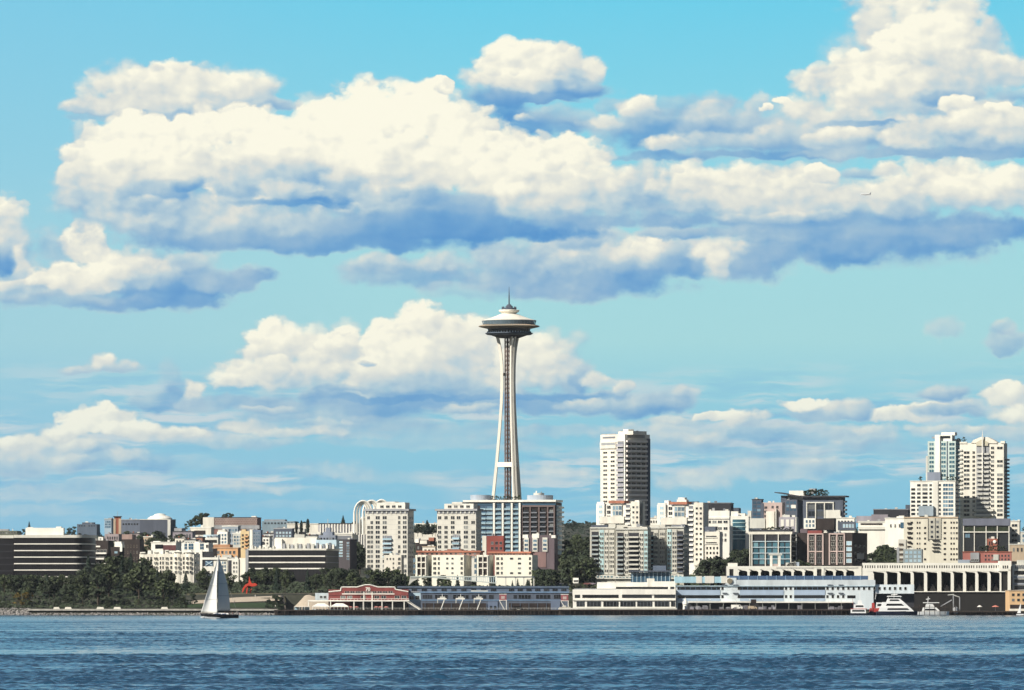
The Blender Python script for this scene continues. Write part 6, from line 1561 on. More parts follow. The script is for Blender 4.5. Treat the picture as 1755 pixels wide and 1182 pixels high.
for i in range(34):
    px = rng2.uniform(1180, 1450); Y = 3688 + rng2.random() * 3
    r = empty('crate', (X(px, Y), Y, 3.32), rng2.uniform(-.3, .3)); tag(r, 'grey fish crate in the long heap on the shaded quay', 'crate', 'fish crates on the shaded quay')
    a, b = rng2.uniform(1, 2.4), rng2.uniform(.8, 2.2)
    bm = bmesh.new(); add_box(bm, 0, a, 0, 1.2, 0, b); done('box', bm, mat('quay_grey', (.22, .21, .23), rand=.5, var=.3), r)
    bm = bmesh.new(); add_box(bm, -.06, a + .06, -.06, 1.26, b, b + .12); done('lid', bm, grey, r)

# white arcaded warehouse behind
wh = mat('arcade_white', (.82, .79, .69), var=.05)
def arch_wall(B, x0, x1, n, top, bot, m, proud, pier_px, spring):
    """one wall panel with n arched openings"""
    bm = bmesh.new(); p = (x1 - x0) / n
    for i in range(n):
        a, b = x0 + i * p, x0 + (i + 1) * p
        l, r_ = a + pier_px / 2, b - pier_px / 2
        pts = [(a, bot), (a, top), (b, top), (b, bot), (r_, bot), (r_, spring)]
        c, w = (l + r_) / 2, (r_ - l) / 2
        pts += [(c + w * math.cos(t), spring - (spring - top) * .55 * math.sin(t)) for t in np.linspace(.2, math.pi - .2, 7)]
        pts += [(l, spring), (l, bot)]
        add_prism(bm, [(B.u(x), B.h(y)) for x, y in pts], -proud, .3)
    bmesh.ops.triangulate(bm, faces=[f for f in bm.faces if len(f.verts) > 4])
    return done('arcade', bm, m, B.root)
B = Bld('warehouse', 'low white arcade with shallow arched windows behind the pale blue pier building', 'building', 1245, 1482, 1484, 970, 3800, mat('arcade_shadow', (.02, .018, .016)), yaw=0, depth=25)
B.f('parapet', 1245, 1482, 970, 975, wh, .6, 3); arch_wall(B, 1264, 1396, 7, 974.8, 990, wh, .55, 4, 981); arch_wall(B, 1412, 1466, 3, 974.8, 990, wh, .55, 4, 981)
B.f('white_pier', 1245, 1250, 975, 990, wh, .6); B.f('white_pier', 1257, 1264, 975, 990, wh, .6); B.f('gate_wall', 1396, 1400, 972, 990, wh, .8); B.f('gate_wall', 1408, 1412, 972, 990, wh, .8); B.f('white_pier', 1466, 1482, 975, 990, wh, .6)
for x in (1320, 1334): B.roof('roof_gate_post', x, x + 4, 951, 970.4, wh, 1, 3)
B.roof('roof_gate_beam', 1318, 1340.5, 948, 951.4, pale, .8, 3.4); B.roof('roof_gate_base', 1320, 1338, 966, 970.4, pink, 1.4, 3); B.roof('stair_head', 1248, 1264, 964.5, 970.6, wh, .5, 6)
for x in (1353, 1362, 1366): B.roof('cooling_unit', x - 6, x + 4, 964 - (x % 3), 970.4, haze_blue if x > 1360 else pale, 2, 4)
bm = bmesh.new(); add_prism(bm, [(B.u(1347), B.h(970.2)), (B.u(1353), B.h(964)), (B.u(1364), B.h(962)), (B.u(1366), B.h(970.2))], 2, 6); done('roof_light', bm, pale, B.root)
B.f('upper_parapet', 1330, 1470, 970.6, 973, chalk, .9, 1); B.end()
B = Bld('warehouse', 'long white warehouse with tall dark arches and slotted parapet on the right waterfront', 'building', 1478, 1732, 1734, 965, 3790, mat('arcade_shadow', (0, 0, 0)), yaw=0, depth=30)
B.f('parapet', 1478, 1732, 964.5, 968.8, wh, .7, 2); B.f('lower_parapet', 1478, 1732, 973.4, 979, wh, .7, 1)
for i in range(12):
    a = 1479 + i * 21.2
    B.f('parapet_pier', a, a + 3.4, 968.8, 973.4, wh, .7, 1)
    for j in range(4): B.f('parapet_fin', a + 5.4 + j * 4, a + 7.4 + j * 4, 968.8, 973.4, wh, .65, .6)
arch_wall(B, 1495, 1609, 5.4 and 5, 978.8, 1013.5, wh, .6, 5.5, 982.5); arch_wall(B, 1611, 1716, 5, 978.8, 1013.5, wh, .6, 5.5, 982.5)
B.f('white_pier', 1478, 1496, 979, 1000, wh, .62); B.f('slot_pier', 1607, 1613, 979, 1013.5, wh, .75); B.f('white_pier', 1713, 1716, 979, 1013.5, wh, .75)
for i in range(5):
    for q in range(2):
        x = (1501 if q == 0 else 1616.5) + i * (22.8 if q == 0 else 21)
        for y in (990, 1000): B.f('glazing_bar', x, x + 16, y, y + .7, brown, .1)
B.f('sill', 1560, 1732, 1013, 1014.4, wh, .9); B.f('green_wall', 1530, 1732, 1014.4, 1053, mat('mossy_dark_wall', (.028, .030, .025), var=.4), -1.5, 3)
B.f('end_tower', 1711, 1732, 970, 978.5, wh, 1.6); B.roof('end_gable', 1712, 1733, 961, 970.4, wh, -1.4, 8); B.f('end_pier', 1727, 1732, 976, 1012, wh, 1.6); B.wins(1717, 1728, 3, 968.5, 974, 1, .5, .9, gl_black, wh, 0, yoff=-1.62); B.end()
B = Bld('office_building', 'white and grey layered building at the right edge beside the arched warehouse', 'building', 1735, 1790, 1794, 967, 3792, chalk, yaw=0, depth=30)
for y in (978, 992.5, 1003.5): B.f('window_band', 1738, 1788, y, y + 6.5, gl_black, .12)
for i in range(7): B.f('fin', 1740 + i * 3.4, 1741.6 + i * 3.4, 968, 974, slate, .3)
for y in (987, 999): B.f('grey_band', 1737, 1788, y, y + 3, mat('grey_band', (.35, .37, .40)), .4)
B.roof('roof_room', 1745, 1775, 959.5, 967.4, pale, 2, 8); B.end()
B = Bld('pier_shed', 'pale orange shed with small dark windows at the right edge of the waterfront', 'building', 1730, 1790, 1792, 1012, 3720, mat('pale_orange_siding', (.66, .44, .24), var=.08), yaw=0, depth=30, yb=1052)
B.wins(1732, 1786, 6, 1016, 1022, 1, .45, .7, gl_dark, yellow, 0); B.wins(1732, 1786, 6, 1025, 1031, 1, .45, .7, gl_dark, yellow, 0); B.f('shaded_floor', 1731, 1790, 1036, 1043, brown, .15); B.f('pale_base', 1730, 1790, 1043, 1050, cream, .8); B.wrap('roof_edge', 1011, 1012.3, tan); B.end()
for i in range(13):
    px = 1172 + i * 22.5; Y = 3687; r = empty('street_lamp', (X(px, Y), Y, 3.3)); tag(r, 'slim pale lamp post in the row along the quay of the pale blue pier building', 'street lamp', 'lamp posts along the quay')
    bm = bmesh.new(); add_bar(bm, (0, 0, 0), (0, 0, 5.6), .09, 6, .06); done('post', bm, pale, r)
    bm = bmesh.new(); add_bar(bm, (0, 0, 5.5), (0, -1.0, 5.8), .05, 5); add_lathe(bm, [(.02, 5.6), (.28, 5.65), (.2, 5.85), (.02, 5.9)], 8, 0, -1.0); done('lamp_head', bm, white, r)
for px0, px1, Y, z, lab in ((600, 716, 3691, 3.1, 'thin white guard rail along the deck edge before the red shed'), (722, 955, 3693, 3.1, 'thin pale guard rail along the deck edge before the hotel'), (985, 1155, 3687, 3.3, 'thin white guard rail along the deck edge before the white terminal')):
    r = empty('guard_rail', (X(px0, Y), Y, z)); tag(r, lab, 'railing'); w = X(px1, Y) - X(px0, Y)
    bm = bmesh.new()
    for hh in (.55, 1.05): add_box(bm, 0, w, -.03, .03, hh, hh + .07)
    done('rail', bm, pale, r)
    bm = bmesh.new()
    for i in range(int(w / 2) + 1): add_box(bm, i * 2.0, i * 2.0 + .08, -.04, .04, 0, 1.05)
    done('post', bm, pale, r)['kind'] = 'stuff'
# pergola bridge
Y = 3830; r = empty('footbridge', (X(700, Y), Y, Z(1004, Y))); tag(r, 'pale covered footbridge with slatted side, sloping down behind the hotel roof', 'footbridge')
bm = bmesh.new(); zz = lambda y: Z(y, Y) - Z(1004, Y); xx = lambda p: X(p, Y) - X(700, Y)
add_prism(bm, [(xx(700), zz(1003)), (xx(703), zz(988)), (xx(724), zz(988)), (xx(708), zz(996))], 0, 4); done('end_wall', bm, pale, r)
bm = bmesh.new(); add_prism(bm, [(xx(703), zz(989.5)), (xx(703), zz(987.2)), (xx(851), zz(986.8)), (xx(851), zz(988.6))], -.5, 5); done('roof_beam', bm, mat('sage_white_steel', (.50, .54, .50)), r)
bm = bmesh.new(); add_prism(bm, [(xx(740), zz(990)), (xx(740), zz(988.4)), (xx(851), zz(998.4)), (xx(851), zz(1000))], -.45, 4.5); done('sloping_deck', bm, mat('sage_white_steel', (0, 0, 0)), r)
for i in range(22):
    p = 775 + i * 3.5; bm = bmesh.new(); add_box(bm, xx(p), xx(p) + .35, -.4, 0, zz(990 + (p - 745) * .09), zz(988)); done('slat', bm, pale_blue, r)
for p in (866, 883, 897, 914):
    bm = bmesh.new(); add_box(bm, xx(p), xx(p) + .6, 0, .6, zz(1010), zz(989.5)); done('pillar', bm, pale, r)
bm = bmesh.new(); add_box(bm, xx(852), xx(916), -.4, 4.6, zz(989.6), zz(987.6)); done('walkway', bm, slate, r)
# street furniture at the wooded street
r = empty('box_truck', (X(982, 3800), 3800, Z(1001.5, 3800))); tag(r, 'white box truck standing at the foot of the wooded street', 'truck')
for nm, b, m in (('cargo_box', (0, 3.3, 0, 6, .9, 3.9), white), ('cab', (.2, 3.1, -1.8, -.05, .6, 2.7), white), ('windscreen', (.4, 2.9, -1.86, -1.8, 1.6, 2.5), gl_black), ('bumper', (.1, 3.2, -2.0, -1.8, .4, .75), dark)):
    bm = bmesh.new(); add_box(bm, *b); done(nm, bm, m, r)
for x in (.3, 3.0):
    for y in (-1, 4):
        bm = bmesh.new(); add_bar(bm, (x - .15, y, .45), (x + .15, y, .45), .45, 10); done('wheel', bm, dark, r)
for i, (px, Y, col, lab) in enumerate(((953, 3830, (.20, .21, .24), 'grey car highest on the wooded street'), (957, 3815, (.03, .03, .035), 'black car lower on the wooded street'), (1000, 3800, (.24, .09, .08), 'dull red car right of the white box truck'), (1008, 3802, (.34, .28, .31), 'mauve car beside the dull red car'))):
    r = empty('parked_car', (X(px, Y), Y, ground(X(px, Y), Y) + (.7 if px < 990 else .2) if px < 990 else Z(1002, Y)), 0); tag(r, lab, 'car')
    bm = bmesh.new(); add_prism(bm, [(0, .3), (4.3, .3), (4.35, .8), (3.5, .95), (2.9, 1.45), (1.2, 1.45), (.5, .95), (0, .85)], 0, 1.75); done('body', bm, mat('car_paint_%d' % i, col, rough=.35, spec=.5, var=.04), r)
    bm = bmesh.new(); add_prism(bm, [(.75, .95), (3.25, .95), (2.8, 1.38), (1.3, 1.38)], -.02, 1.77); done('window', bm, gl_black, r)
    for x in (.85, 3.45):
        bm = bmesh.new(); add_bar(bm, (x, -.05, .32), (x, .2, .32), .32, 10); done('wheel', bm, dark, r)

# ================================================================== vessels at the right
def ship(name, px0, px1, Y, label, hullm, deckh, tiers, bow=1, extras=()):
    L_ = (px1 - px0) * Y / FPX
    r = empty(name, (X(px0, Y), Y, 0)); tag(r, label, 'boat')
    bm = bmesh.new(); n = 14; rows = []; W = min(4.2, L_ * .16)
    for i in range(n):
        t = i / (n - 1); tt = t if bow > 0 else 1 - t
        w = W * min(1, ((1 - tt) / .35) ** .6 if tt > .65 else 1) * (.85 + .15 * min(1, tt / .2))
        sheer = deckh * (1 + .35 * max(0, tt - .4) ** 1.5)
        x = L_ * t + (bow * L_ * .0)
        rows.append([bm.verts.new((x, -w, sheer)), bm.verts.new((x - bow * L_ * .03 * max(0, tt - .6), -w * .8, .3)), bm.verts.new((x - bow * L_ * .05 * max(0, tt - .6), 0, -.8)), bm.verts.new((x - bow * L_ * .03 * max(0, tt - .6), w * .8, .3)), bm.verts.new((x, w, sheer))])
    for a, b in zip(rows, rows[1:]):
        for i in range(4): bm.faces.new((a[i], a[i + 1], b[i + 1], b[i]))
        bm.faces.new((a[4], a[0], b[0], b[4]))
    bm.faces.new(rows[0]); bm.faces.new(rows[-1]); done('hull', bm, hullm, r)
    for nm, a, b, z0, z1, wd, rake, m in tiers:
        bm = bmesh.new(); x0, x1 = (a - px0) * Y / FPX, (b - px0) * Y / FPX
        add_prism(bm, [(x0, z0), (x1, z0), (x1 - rake, z1), (x0 + abs(rake) * .3, z1)], -W * wd, W * wd); done(nm, bm, m, r)
    for nm, p, q, rad, m in extras:
        bm = bmesh.new(); add_bar(bm, ((p[0] - px0) * Y / FPX, 0, p[1]), ((q[0] - px0) * Y / FPX, 0, q[1]), rad, 6); done(nm, bm, m, r)
    return r
bl = mat('navy_hull', (.025, .03, .05), rough=.4); wt = mat('gloss_white', (.80, .80, .77), rough=.3, var=.04); rd = mat('funnel_red', (.42, .06, .05), rough=.5)
ship('tour_boat', 1457, 1492, 3672, 'white tour boat with blue hull stripe moored stern on at the pier end', bl, 1.2,
     [('main_deck', 1458, 1484, 1.2, 3.6, .95, .3, wt), ('cabin_window', 1460, 1482, 2.0, 3.0, .98, .2, gl_black), ('upper_deck', 1463, 1482, 3.6, 6.2, .8, .6, wt), ('upper_window', 1466, 1480, 4.6, 5.6, .83, .3, gl_black), ('wheelhouse', 1470, 1478, 6.2, 8.4, .6, .5, wt), ('red_stripe', 1458, 1486, 3.45, 3.75, 1.0, .2, rd)],
     1, [('mast', (1474, 8.4), (1474, 13), .12, wt), ('flag_staff', (1462, 6), (1461, 9.5), .08, rd)])
ship('fireboat', 1489, 1534, 3680, 'red and white fireboat lying between the tour boat and the yacht', bl, 1.8,
     [('red_hull_band', 1490, 1522, 1.8, 4.0, .8, 1.0, rd), ('red_tower', 1494, 1499, 3.9, 7.0, .4, .2, rd), ('deckhouse', 1501, 1516, 4.0, 7.2, .7, 1.2, wt), ('window', 1503, 1514, 5.2, 6.4, .73, .6, gl_black), ('red_stripe', 1504, 1530, 3.4, 4.3, .82, 2.5, rd)],
     1, [('mast', (1500, 9), (1502, 13.5), .14, wt), ('water_cannon', (1490, 4.2), (1492, 6.0), .15, wt)])
ship('motor_yacht', 1502, 1573, 3660, 'large white three deck motor yacht with dark window bands', bl, 2.2,
     [('main_deck', 1506, 1566, 2.2, 4.6, .9, 2.5, wt), ('main_window', 1520, 1558, 3.0, 4.0, .93, 1.2, gl_black), ('second_deck', 1510, 1558, 4.6, 7.4, .8, 3.0, wt), ('second_window', 1518, 1549, 5.4, 6.5, .83, 1.5, gl_black), ('sun_deck', 1519, 1549, 7.4, 9.4, .65, 2.5, wt), ('sun_window', 1524, 1542, 8.0, 8.9, .68, 1.0, gl_black), ('hard_top', 1520, 1546, 10.4, 10.9, .6, 1.0, wt)],
     1, [('radar_mast', (1532, 9.4), (1533, 14), .2, wt), ('radar_arm', (1527, 11.4), (1538, 11.8), .25, wt), ('post', (1523, 9.2), (1522, 10.5), .15, wt), ('post', (1544, 9.2), (1543, 10.5), .15, wt)])
ship('motor_yacht', 1571, 1627, 3680, 'low white motor yacht behind the dark landing trestle', wt, 2.0,
     [('deckhouse', 1580, 1612, 2.0, 4.4, .8, 2.5, wt), ('window', 1584, 1606, 2.7, 3.7, .83, 1.5, gl_black), ('flybridge', 1586, 1602, 4.4, 6.4, .6, 1.2, wt), ('canopy', 1582, 1610, 6.9, 7.3, .7, .5, wt)],
     1, [('radar_mast', (1590, 6.4), (1591, 10.5), .2, wt), ('radar_arm', (1587, 9), (1594, 9.3), .25, wt)])
r = empty('trestle', (X(1566, 3668), 3668, 0)); tag(r, 'dark open landing trestle with gangways in front of the low yacht', 'trestle')
bm = bmesh.new(); add_box(bm, 0, 24, 0, 2, 4.4, 4.8); done('deck', bm, timber, r)
for i in range(9):
    bm = bmesh.new(); add_bar(bm, (.3 + i * 2.9, .4, -1), (.3 + i * 2.9, .4, 6.0), .17, 6); done('pile', bm, timber, r)
bm = bmesh.new(); add_box(bm, 0, 24, .3, .5, 2.2, 2.45); add_box(bm, 0, 24, .3, .5, 5.7, 5.85); done('rail', bm, timber, r)
bm = bmesh.new(); add_bar(bm, (15, 1, 4.8), (21.5, 1, 8.6), .3, 5); done('gangway', bm, grey, r)
r = empty('crane_frame', (X(1634, 3703), 3703, 0)); tag(r, 'grey portal frame standing on the pier right of the trestle', 'crane')
for x in (0, 3.6):
    bm = bmesh.new(); add_bar(bm, (x, 0, 1), (x, 0, 11.6 - x * .4), .3, 6); done('post', bm, grey, r)
bm = bmesh.new(); add_bar(bm, (-3.2, 0, 11.4), (.3, 0, 11.8), .3, 6); add_bar(bm, (0, 0, 11.4), (3.6, 0, 10.2), .3, 6); done('boom', bm, pale, r)
bm = bmesh.new(); add_lathe(bm, [(1.3, 1), (1.5, 2), (1.3, 4.2), (.3, 5.0)], 12, 1.2, -1); done('tank', bm, grey, r)
for px, s, m, lab in ((1706, 2.2, mat('coral_canvas', (.55, .20, .15)), 'coral umbrella on the quay under the green wall'), (1679, 1.6, white, 'small white umbrella on the quay under the green wall')):
    r = empty('parasol', (X(px, 3730), 3730, 2.42)); tag(r, lab, 'parasol')
    bm = bmesh.new(); add_lathe(bm, [(s, 2.3), (s * .5, 2.9), (.02, 3.3)], 10); done('canopy', bm, m, r)
    bm = bmesh.new(); add_bar(bm, (0, 0, 0), (0, 0, 2.5), .06, 5); done('pole', bm, grey, r)
r = empty('sloop', (X(1742, 3690), 3690, 0)); tag(r, 'tiny white sail dinghy beside the pale orange shed', 'boat')
bm = bmesh.new(); add_prism(bm, [(0, .1), (4, .1), (4.4, .7), (-.2, .7)], -.7, .7); done('hull', bm, wt, r)
bm = bmesh.new(); add_prism(bm, [(.4, 1.2), (2.4, 1.2), (2.5, 7)], -.03, .03); done('sail', bm, wt, r)
bm = bmesh.new(); add_bar(bm, (2.55, 0, .6), (2.55, 0, 7.4), .06, 5); done('mast', bm, grey, r)

# ================================================================== sailing yacht
YS = 2626; K = YS / FPX
sy = empty('sailing_yacht', (X(343, YS), YS, 0)); tag(sy, 'black hulled sailing yacht with white mainsail and genoa on the bay', 'sailboat')
sx = lambda p: (p - 343) * K
szz = lambda y: Z(y, YS)
hull_m = mat('black_hull', (.012, .012, .014), rough=.35, var=.1)
bm = bmesh.new(); rows = []
for i in range(19):
    t = i / 18; x = sx(343) + (sx(409) - sx(343)) * t
    w = 2.1 * (math.sin(math.pi * min(1, .06 + t * .62)) ** .8) * (1 - .35 * max(0, t - .75) / .25)
    top = 1.95 - 1.0 * t + .45 * t * t + .0; rake = 1.4 * (1 - t) ** 4
    rows.append([bm.verts.new(p) for p in ((x, -w, top), (x + rake * .4, -w * .86, .55), (x + rake, -w * .35, -.25), (x + rake, w * .35, -.25), (x + rake * .4, w * .86, .55), (x, w, top))])
for a, b in zip(rows, rows[1:]):
    for i in range(5): bm.faces.new((a[i], a[i + 1], b[i + 1], b[i])).smooth = True
bm.faces.new(rows[0]); bm.faces.new(list(reversed(rows[-1]))); hull = done('hull', bm, hull_m, sy)
bm = bmesh.new()
prev = None
for i in range(19):
    t = i / 18; x = sx(343) + (sx(409) - sx(343)) * t
    w = 2.0 * (math.sin(math.pi * min(1, .06 + t * .62)) ** .8) * (1 - .35 * max(0, t - .75) / .25); top = 1.95 - 1.0 * t + .45 * t * t + .04
    cur = (bm.verts.new((x, -w, top)), bm.verts.new((x, w, top)))
    if prev: bm.faces.new((prev[0], prev[1], cur[1], cur[0]))
    prev = cur
done('deck', bm, mat('teak_deck', (.42, .36, .27)), sy)
bm = bmesh.new(); add_prism(bm, [(sx(363), 1.4), (sx(366), 1.95), (sx(376), 2.1), (sx(391), 2.0), (sx(393), 1.3)], -1.2, 1.2); cab = done('cabin', bm, wt, sy)
bm = bmesh.new(); add_box(bm, sx(368), sx(379), -1.24, -1.2, 1.5, 1.8); add_box(bm, sx(381), sx(388), -1.24, -1.2, 1.5, 1.8); done('window', bm, mat('blue_sail_cover', (.03, .09, .24)), cab)
bm = bmesh.new(); add_box(bm, sx(386), sx(402), -1.5, 1.5, .95, 1.35); done('cockpit', bm, mat('blue_sail_cover', (0, 0, 0)), sy)
mx = sx(373.0); mt = szz(953.5)
bm = bmesh.new(); add_bar(bm, (mx, 0, .8), (mx + .3, 0, mt), .15, 8, .08); done('mast', bm, grey, sy)
bm = bmesh.new(); add_bar(bm, (mx, 0, 2.75), (sx(394.5), 3.7, 2.75), .13, 8); done('boom', bm, dark, sy)
sail_m = bpy.data.materials.new('sailcloth'); sail_m.use_nodes = True
N, L = sail_m.node_tree.nodes, sail_m.node_tree.links
pb = N['Principled BSDF']; pb.inputs['Base Color'].default_value = (.86, .86, .82, 1); pb.inputs['Roughness'].default_value = .75
tr = N.new('ShaderNodeBsdfTranslucent'); tr.inputs[0].default_value = (.6, .62, .6, 1); mxs = N.new('ShaderNodeMixShader'); mxs.inputs[0].default_value = .28
L.new(pb.outputs[0], mxs.inputs[1]); L.new(tr.outputs[0], mxs.inputs[2]); L.new(mxs.outputs[0], N['Material Output'].inputs[0])
def sail(name, head, tack, clew, belly, m, roach=0.0, nu=14, nv=26, seams=(.25, .5)):
    """triangular sail: rows from foot to head, bellied towards +belly along its normal"""
    head, tack, clew = Vector(head), Vector(tack), Vector(clew)
    nrm = (clew - tack).cross(head - tack).normalized(); bm = bmesh.new(); rows = []
    def at(u, v):
        a = tack.lerp(head, v); b = clew.lerp(head, v) + (clew - tack).normalized() * roach * math.sin(math.pi * v)
        return a.lerp(b, u) + nrm * belly * math.sin(math.pi * u ** .8) * (1 - v) ** .5 * (.35 + .65 * math.sin(math.pi * min(1, v * .9 + .12)))
    for j in range(nv + 1): rows.append([bm.verts.new(at(i / nu, j / nv)) for i in range(nu + 1)])
    for a, b in zip(rows, rows[1:]):
        for i in range(nu): bm.faces.new((a[i], a[i + 1], b[i + 1], b[i])).smooth = True
    me = bpy.data.meshes.new(name); bm.to_mesh(me); bm.free(); me.materials.append(m)
    o = link(name, me, sy); so = o.modifiers.new('cloth', 'SOLIDIFY'); so.thickness = .02
    bm = bmesh.new()
    for v in seams:
        pts = [at(i / 12, v) + nrm * .06 for i in range(13)]
        for p, q in zip(pts, pts[1:]): add_bar(bm, p, q, .05, 4)
    done('seam', bm, grey, o); return o
sail('genoa', (mx + .1, -.15, szz(957)), (sx(344.2), -.1, 2.15), (sx(372.5), -1.6, 2.0), -1.5, sail_m, -.3)
ms = sail('mainsail', (mx + .45, 0, szz(954)), (mx + .2, 0, 3.0), (sx(394), 3.6, 3.0), -1.3, sail_m, 1.3, seams=(.28, .5, .7, .85))
bm = bmesh.new(); add_bar(bm, (mx + .25, 0, mt - .3), (sx(344), 0, 2.0), .035, 4); add_bar(bm, (mx + .3, 0, mt), (sx(408), 0, 1.4), .03, 4); done('rigging', bm, grey, sy)
bm = bmesh.new(); add_box(bm, mx - .3, mx + .7, -.05, .05, mt, mt + .1); add_bar(bm, (mx + .3, 0, mt), (mx + .3, 0, mt + .9), .04, 4); done('masthead', bm, rust, sy)
bm = bmesh.new(); add_bar(bm, (sx(408), 0, 1.3), (sx(409), 0, 3.0), .04, 5); done('flag_staff', bm, grey, sy)
bm = bmesh.new(); add_prism(bm, [(sx(408.6), 1.7), (sx(413), 1.2), (sx(413.2), 1.8), (sx(409), 2.4)], -.02, .02); done('ensign', bm, pink, sy)
bm = bmesh.new()
for i in range(9): add_bar(bm, (sx(350 + i * 7), -1.75, 1.2), (sx(350 + i * 7), -1.75, 2.35 - .05 * i), .03, 4)
done('stanchion', bm, grey, sy)['kind'] = 'stuff'
foam = mat('foam', (.75, .78, .78), rough=.6)
bm = bmesh.new()
random.seed(3)
for i in range(260):
    t = random.random() ** 1.3; x = sx(346 + 32 * t) + random.gauss(0, .2); y = -1.0 - 1.6 * min(1, t * 2.2) + random.gauss(0, .35)
    bmesh.ops.create_icosphere(bm, subdivisions=1, radius=random.uniform(.06, .22) * (1.2 - t * .7), matrix=Matrix.Translation((x + X(343, YS), YS + y, random.uniform(.15, .5) * (1 - .5 * t))))
tag(done('foam', bm, foam), kind='stuff')

# ================================================================== people
skin_m = mat('skin', (.42, .27, .20), rough=.6, var=.05)
def person(loc, label, shirt, trousers, hairc, rz=0.0, sit=False, walk=.0, cat='person'):
    """a 1.75 m figure grown over a jointed skeleton"""
    r = empty('person', loc, rz); tag(r, label, cat)
    J = {'pelvis': (0, 0, .95), 'waist': (0, 0, 1.1), 'chest': (0, 0, 1.32), 'neck': (0, 0, 1.48), 'chin': (0, -.02, 1.56), 'head': (0, -.015, 1.66), 'crown': (0, 0, 1.74)}
    rad = {'pelvis': .15, 'waist': .13, 'chest': .155, 'neck': .058, 'chin': .068, 'head': .092, 'crown': .06}
    E = [('pelvis', 'waist'), ('waist', 'chest'), ('chest', 'neck'), ('neck', 'chin'), ('chin', 'head'), ('head', 'crown')]
    for s, n in ((-1, 'l'), (1, 'r')):
        w = walk * s
        J[n + 'hip'] = (.1 * s, 0, .9); rad[n + 'hip'] = .095
        if sit: J[n + 'knee'] = (.12 * s, -.42, .92); J[n + 'ank'] = (.12 * s, -.44, .48); J[n + 'toe'] = (.12 * s, -.62, .45)
        else: J[n + 'knee'] = (.1 * s, -.05 - w * .7, .5); J[n + 'ank'] = (.1 * s, w * -.9 + (.12 if w < 0 else 0), .08); J[n + 'toe'] = (.11 * s, w * -.9 - .18, .04)
        rad[n + 'knee'] = .062; rad[n + 'ank'] = .045; rad[n + 'toe'] = .038
        J[n + 'sho'] = (.19 * s, 0, 1.42); J[n + 'elb'] = (.25 * s, .03 + w * .4, 1.14); J[n + 'wri'] = (.25 * s, -.1 + w * .8, .9)
        rad[n + 'sho'] = .065; rad[n + 'elb'] = .045; rad[n + 'wri'] = .032
        E += [('pelvis', n + 'hip'), (n + 'hip', n + 'knee'), (n + 'knee', n + 'ank'), (n + 'ank', n + 'toe'), ('chest', n + 'sho'), (n + 'sho', n + 'elb'), (n + 'elb', n + 'wri')]
        J[n + 'palm'] = (.255 * s, -.13 + w * .9, .83); rad[n + 'palm'] = .03; E.append((n + 'wri', n + 'palm'))
        for f in range(5):
            J['%sf%d' % (n, f)] = (.255 * s - .02 * s * (f - 2) * .3, -.19 + .022 * f + w * .9, .745 + (.03 if f == 0 else .008 * abs(f - 2))); rad['%sf%d' % (n, f)] = .009; E.append((n + 'palm', '%sf%d' % (n, f)))
    names = list(J); me = bpy.data.meshes.new('body'); me.from_pydata([J[k] for k in names], [(names.index(a), names.index(b)) for a, b in E], [])
    o = link('body', me, r)
    o.modifiers.new('skin', 'SKIN')
    for v, k in zip(me.skin_vertices[0].data, names): v.radius = (rad[k], rad[k] * (.72 if k in ('chest', 'waist', 'pelvis') else 1)); v.use_root = k == 'pelvis'
    ss = o.modifiers.new('round', 'SUBSURF'); ss.levels = ss.render_levels = 1
    dg = bpy.context.evaluated_depsgraph_get(); m2 = bpy.data.meshes.new_from_object(o.evaluated_get(dg)); o.modifiers.clear(); o.data = m2; m2.name = 'body'
    m2.materials.clear()
    for m in (skin_m, shirt, trousers, dark): m2.materials.append(m)
    for p in m2.polygons:
        c = p.center; p.use_smooth = True
        p.material_index = 3 if c.z < .1 and not sit else 2 if c.z < 1.0 and abs(c.x) < .22 else 1 if c.z < 1.47 and (abs(c.x) < .2 or c.z > 1.0) else 0
    bm = bmesh.new(); bmesh.ops.create_uvsphere(bm, u_segments=10, v_segments=7, radius=.108, matrix=Matrix.Translation((0, .018, 1.70)) @ Matrix.Diagonal((.9, 1, .85, 1))); done('hair', bm, hairc, r)
    bm = bmesh.new()
    add_bar(bm, (0, -.09, 1.665), (0, -.128, 1.635), .012, 5, .02)
    for s in (-1, 1): add_bar(bm, (.038 * s, -.088, 1.675), (.038 * s, -.104, 1.675), .012, 6); add_bar(bm, (.095 * s, 0, 1.62), (.098 * s, .01, 1.68), .016, 5)
    add_bar(bm, (-.028, -.098, 1.60), (.028, -.098, 1.60), .008, 5); done('face', bm, skin_m, r)
    return r
navy = mat('navy_cloth', (.03, .04, .08)); drk = mat('dark_cloth', (.04, .035, .035)); wcl = mat('white_cloth', (.74, .72, .67)); hair = mat('brown_hair', (.06, .035, .02))
P0_ = sy.location
person((P0_.x + sx(406.3), YS - .5, 1.32), 'person in white sailing jacket standing at the stern of the black yacht', wcl, wcl, hair, R(60))
person((P0_.x + sx(386), YS - 1.0, .85), 'person in dark clothes sitting forward in the yacht cockpit under the boom', drk, navy, hair, R(-60), True)
person((P0_.x + sx(393), YS - 1.1, .80), 'person in navy jacket sitting in the middle of the yacht cockpit', navy, drk, hair, R(40), True)
person((P0_.x + sx(399), YS - 1.0, .80), 'person in red top sitting near the stern of the yacht', mat('red_cloth', (.30, .06, .05)), navy, hair, R(80), True)
person((X(402, 3741), 3741, ground(X(402, 3741), 3741) + .3), 'person in dark clothes walking alone on the pale park path', drk, drk, hair, R(70), False, .25)
person((X(437.5, 3770), 3770, ground(X(437.5, 3770), 3770) + .2), 'person in white top standing right of the red sculpture', wcl, wcl, hair, R(20))
person((X(472, 3716), 3716, ground(X(472, 3716), 3716) + .1), 'person in white shirt on the shore lawn by the two dark shrubs', wcl, drk, hair, R(-30))

